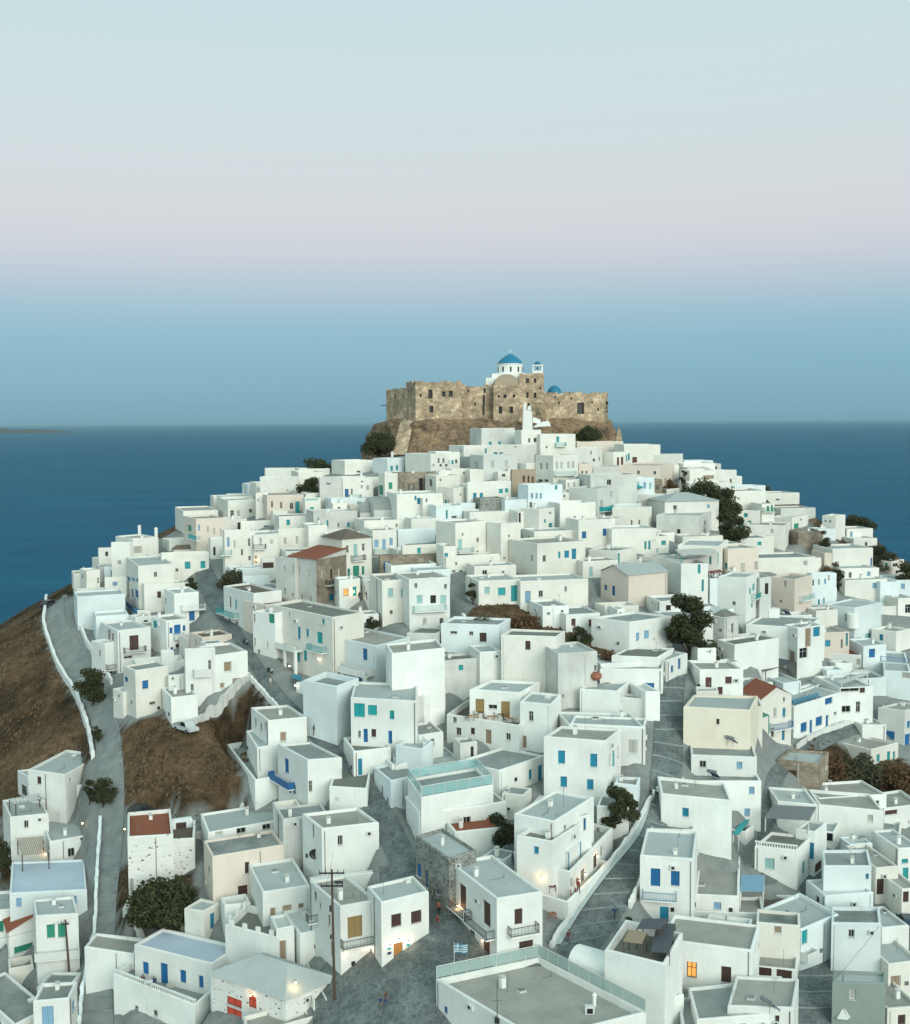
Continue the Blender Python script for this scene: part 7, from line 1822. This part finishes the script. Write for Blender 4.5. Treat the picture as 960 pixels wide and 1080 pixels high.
# ---- solar water heaters, tanks, dish
def solar(label, x, y, yaw=0.0, s=1.0):
    b = surface(*P(x, y)); g = b[0]; t = thing('solar_water_heater', label, 'solar heater', tuple(g)); t.rotation_euler = (0, 0, yaw)
    def part(nm, k):
        o = k.build(nm, loc=(0, 0, 0)); o.parent = t
    k = MB(); k.obox((-.55 * s, -.7 * s, .15), (1.1 * s, 0, 0), (0, 1.2 * s, .95 * s), (0, -.05, .07), 'navy'); part('panel', k)
    k = MB(); k.tube((-.65 * s, .62 * s, 1.25 * s), (.65 * s, .62 * s, 1.25 * s), .24 * s, .24 * s, 'metal', 14); part('tank', k)
    k = MB()
    for sx in (-.5, .5): k.tube((sx * s, .55 * s, 0), (sx * s, .55 * s, 1.1 * s), .03, .03, 'metal', 5); k.tube((sx * s, -.7 * s, 0), (sx * s, -.7 * s, .16), .03, .03, 'metal', 5)
    part('frame', k)
fr(690, 600, 4); solar('solar water heater on the grey roof below the peach yellow house', 330, 745, 2.2); solar('solar water heater on the stained roof right of the stepped street', 252, 888, 2.4)
solar('solar water heater among roofs above the dark pergola, right slope', 560, 200, 2.3)
fr(720, 840, 4); solar('solar water heater on a low roof at the bottom right edge', 372, 905, 2.0)
fr(690, 600, 4)
b = surface(*P(838, 248)); g = b[0]; k = MB(); k.tube(g, g + Vector((0, 0, 2.6)), 1.15, 1.15, 'white', 18); k.tube(g + Vector((0, 0, 2.6)), g + Vector((0, 0, 2.75)), 1.2, 1.0, 'white', 18); o = k.build('water_tank', loc=tuple(g)); tag(o, 'round white water tank on the far right terrace', 'tank')
b = surface(*P(503, 205)); g = b[0]; k = MB(); k.box(g.x - 1, g.x + 1, g.y - .6, g.y + .6, g.z, g.z + 1.7, 'white'); k.box(g.x - .4, g.x + .4, g.y - .3, g.y + .3, g.z + 1.705, g.z + 1.9, 'weathered'); o = k.build('water_cistern', loc=tuple(g)); tag(o, 'square white cistern block on the roof above the dark pergola', 'cistern')
fr(230, 840, 4); b = surface(*P(408, 268)); g = b[0]; t = thing('satellite_dish', 'black satellite dish at the corner of the tall white house, lower left', 'satellite dish', tuple(g))
k = MB(); c = g + Vector((0, -.35, .9)); k.tube(g + Vector((0, 0, -.3)), g + Vector((0, 0, .9)), .04, .04, 'metal', 6); k.build('stand', t)
k = MB()
for (r0, y0), (r1, y1) in zip([(0, .12), (.3, .09), (.62, -.08)], [(.3, .09), (.62, -.08), (.64, -.1)]):
    for i in range(18):
        a0, a1 = 2 * math.pi * i / 18, 2 * math.pi * (i + 1) / 18; f_ = [c + Vector((r * math.cos(a), y, r * math.sin(a))) for r, y, a in ((r0, y0, a0), (r1, y1, a0), (r1, y1, a1), (r0, y0, a1))]
        k.face(f_[:3] + f_[3:] if r0 > 0 else f_[:3], 'iron')
k.build('dish', t)
fr(460, 600, 4); b = surface(*P(675, 468)); g = b[0]; k = MB(); k.lathe(g, [(.0, 0), (.5, .0), (.85, .45), (.8, .9), (.45, 1.15), (.5, 1.25), (0, 1.2)], 'terra', 16); o = k.build('clay_jar', loc=tuple(g), smooth=False); tag(o, 'large terracotta jar on the grey roof beside stepped street', 'jar')
fr(720, 840, 4); b = surface(*P(675, 930)); g = b[0]; k = MB()
for i in range(5): a = i * 1.26; k.face([g + Vector((math.cos(a) * .9, math.sin(a) * .7, 0)), g + Vector((math.cos(a + 1.26) * .9, math.sin(a + 1.26) * .7, 0)), g + Vector((.1, .1, 1.1 + .2 * math.sin(i * 2)))], 'whitepaint')
o = k.build('tarpaulin', loc=tuple(g)); tag(o, 'crumpled white tarpaulin at the end of the lower right alley', 'tarpaulin')

# ---- shop signs on the square (small boards with no legible lettering)
def board(label, x, y, w, hh, mat):
    b = surface(*P(x, y)); p, n = b[0], b[1]
    if n.z > .5: return
    tdir = Vector((-n.y, n.x, 0)); k = MB(); k.obox(p + n * .01 - tdir * w / 2 - Vector((0, 0, hh / 2)), tdir * w, n * .05, (0, 0, hh), 'whitepaint'); k.obox(p + n * .062 - tdir * (w / 2 - .06) - Vector((0, 0, hh / 2 - .06)), tdir * (w - .12), n * .01, (0, 0, hh - .12), mat)
    o = k.build('sign_board', loc=tuple(p)); tag(o, label, 'sign')
fr(230, 840, 4); board('dark teal sign board left of the orange lit shop door, upper', 722, 640, .55, .4, 'teal'); board('dark teal sign board left of the orange lit shop door, lower', 722, 660, .55, .4, 'navy'); board('dark teal sign board right of the orange lit shop door, upper', 802, 625, .55, .4, 'teal'); board('dark teal sign board right of the orange lit shop door, lower', 802, 645, .55, .4, 'navy')
fr(460, 840, 4); board('red sign board on the terrace wall by the stepped street, left', 566, 405, .5, .8, 'redcloth'); board('red sign board on the terrace wall by the stepped street, right', 586, 395, .5, .8, 'redcloth')

# ---- low walls
lowwall('roadside_wall', 'long white wall along the sea side of the left road', [(49,636),(47,662),(60,700),(80,735),(92,768),(98,800)], 1.1, .5)
lowwall('roadside_wall', 'pale blue white wall along the left side of the stepped road', [(106,868),(104,905),(102,940),(100,985),(93,1020),(86,1060),(84,1095)], 1.2, .4, 'cool')
lowwall('roadside_wall', 'white wall along the houses on the inner side of the left road', [(82,655),(92,680),(105,700),(118,722)], 1.0, .4)
lowwall('slope_wall', 'rough stone wall stepping up the edge of the brown slope', [(192,772),(215,750),(240,732),(262,716)], .9, .8, 'weathered')
lowwall('slope_wall', 'white wall along the middle street above the brown slope', [(262,714),(276,730),(292,748),(308,764)], .8, .35)
lowwall('street_wall', 'white kerb wall on the left of the lower stepped street', [(690,838),(664,885),(632,925),(606,962),(582,1000)], .7, .35)
lowwall('street_wall', 'white low wall on the right of the lower stepped street', [(682,915),(675,935),(664,958)], .9, .35)
lowwall('garden_wall', 'stone garden wall below the dark green bush, bottom left', [(132,972),(152,985),(180,982),(205,968)], .9, .5, 'weathered')
lowwall('garden_wall', 'white curved wall above the brown garden at village centre', [(488,648),(510,664),(545,668)], .9, .4)
lowwall('slope_wall', 'rubble wall at the lower edge of the brown slope', [(205,862),(232,848),(256,826)], .7, .7, 'weathered')
lowwall('street_wall', 'white curved wall on the lane below the blue shuttered house', [(840,790),(862,776),(885,768),(905,760)], .8, .35)
# ---- outdoor stairs
def stair(label, a, b_, wpx, n, mat='weathered', name='outdoor_stair'):
    A, B_ = ground(*a), ground(*b_); A.z, B_.z = gt(A.x, A.y), gt(B_.x, B_.y); d = B_ - A; side = Vector((-d.y, d.x, 0)).normalized() * (wpx * A.y / F / 2)
    t = thing(name, label, 'stairs', tuple(A)); k = MB(); hz = Vector((d.x, d.y, 0)) / n
    zlo, zhi = min(A.z, B_.z), max(A.z, B_.z) + .4
    for i in range(n):
        q = A + hz * i; z = A.z + (B_.z - A.z) * (i + .5) / n + .15; k.obox((q.x - side.x, q.y - side.y, z - 1.2), hz, side * 2, (0, 0, 1.2), mat)
    k.build('steps', t)
    for s in (-1, 1):
        k = MB()
        for i in range(n): q = A + hz * i + side * s * 1.12; z = A.z + (B_.z - A.z) * (i + .5) / n; k.obox((q.x - side.x * .1, q.y - side.y * .1, z - 1), hz, side * .2, (0, 0, 1.85), 'white')
        k.build('parapet', t)
stair('steep white walled stair between the tan door house and the tall utility pole', (309, 985), (338, 1062), 11, 16, 'roof_mottled')
stair('bluish outdoor stair beside the loggia house on the right slope', (912, 712), (928, 758), 12, 16, 'pale_blue')
# balusters of the bottom left terrace and of the roof terrace on the right
for h in HOUSES:
    if h.label.startswith('white terrace with balustrade') or h.label.startswith('white house with balustraded'):
        A, B_ = Vector((*h.c[0][:2], h.zt)), Vector((*h.c[1][:2], h.zt)); d = (B_ - A); L_ = d.length; d.normalize(); nn = Vector((-d.y, d.x, 0)); k = MB(); n_ = int(L_ / .32)
        for i in range(n_): p = A + nn * .14 + d * (L_ * (i + .5) / n_); k.tube(p + Vector((0, 0, .003)), p + Vector((0, 0, .45)), .07, .06, 'white', 6, cap=False)
        k.obox(A + Vector((0, 0, .453)), d * L_, nn * .28, (0, 0, .12), 'white'); k.build('balustrade', h.root)

# ---- arcades, pillars and merlons that belong to single houses
def by(start): return next(h for h in HOUSES if h.label.startswith(start))
def arcade(h, xs, ytop, out):
    us = []
    for x in xs:
        r = h.hit(*P(x, ytop), 0); us.append((r[0] * h.len[0], r[1]))
    z = us[0][1]; zg = min(gt(*p[:2]) for p in h.c) - 1; p3 = h.p3[0]
    for u, _ in us:
        a = Vector(p3(u, zg, -out)); X_ = (Vector(p3(u + 1, zg, 0)) - Vector(p3(u, zg, 0))).normalized(); N_ = (Vector(p3(u, zg, -1)) - Vector(p3(u, zg, 0))).normalized()
        k = MB(); k.obox(a - X_ * .2 - N_ * .4, X_ * .4, N_ * .4, (0, 0, z - zg - .25), 'white'); k.build('pillar', h.root)
    u0, u1 = us[0][0] - .2, us[-1][0] + .2; a = Vector(p3(u0, z - .25, -.003)); k = MB(); k.obox(a, X_ * (u1 - u0), N_ * (out + .1), (0, 0, .25), 'white'); k.obox(a + N_ * (out - .1) + Vector((0, 0, .252)), X_ * (u1 - u0), N_ * .18, (0, 0, .7), 'white'); k.build('arcade_deck', h.root)
fr(220, 580, 6); arcade(by('long cream white house with olive flat roof'), [402, 460, 525, 592], 585, 1.5)
fr(220, 600, 4); arcade(by('white house with blue doors behind a pillared'), [498, 540, 596, 690], 402, 1.7)
h = by('white yard with merlons'); 
for i in (0, 1):
    A, B_ = Vector((*h.c[i][:2], h.zt + .002)), Vector((*h.c[i + 1][:2], h.zt + .002)); d = B_ - A; L_ = d.length; d.normalize(); nn = Vector((-d.y, d.x, 0)); n_ = max(3, int(L_ / 1.9))
    for q in range(n_):
        k = MB(); k.obox(A + d * (L_ * (q + .3) / n_) + nn * .02, d * .55, nn * .25, (0, 0, .6), 'white'); k.build('merlon', h.root)
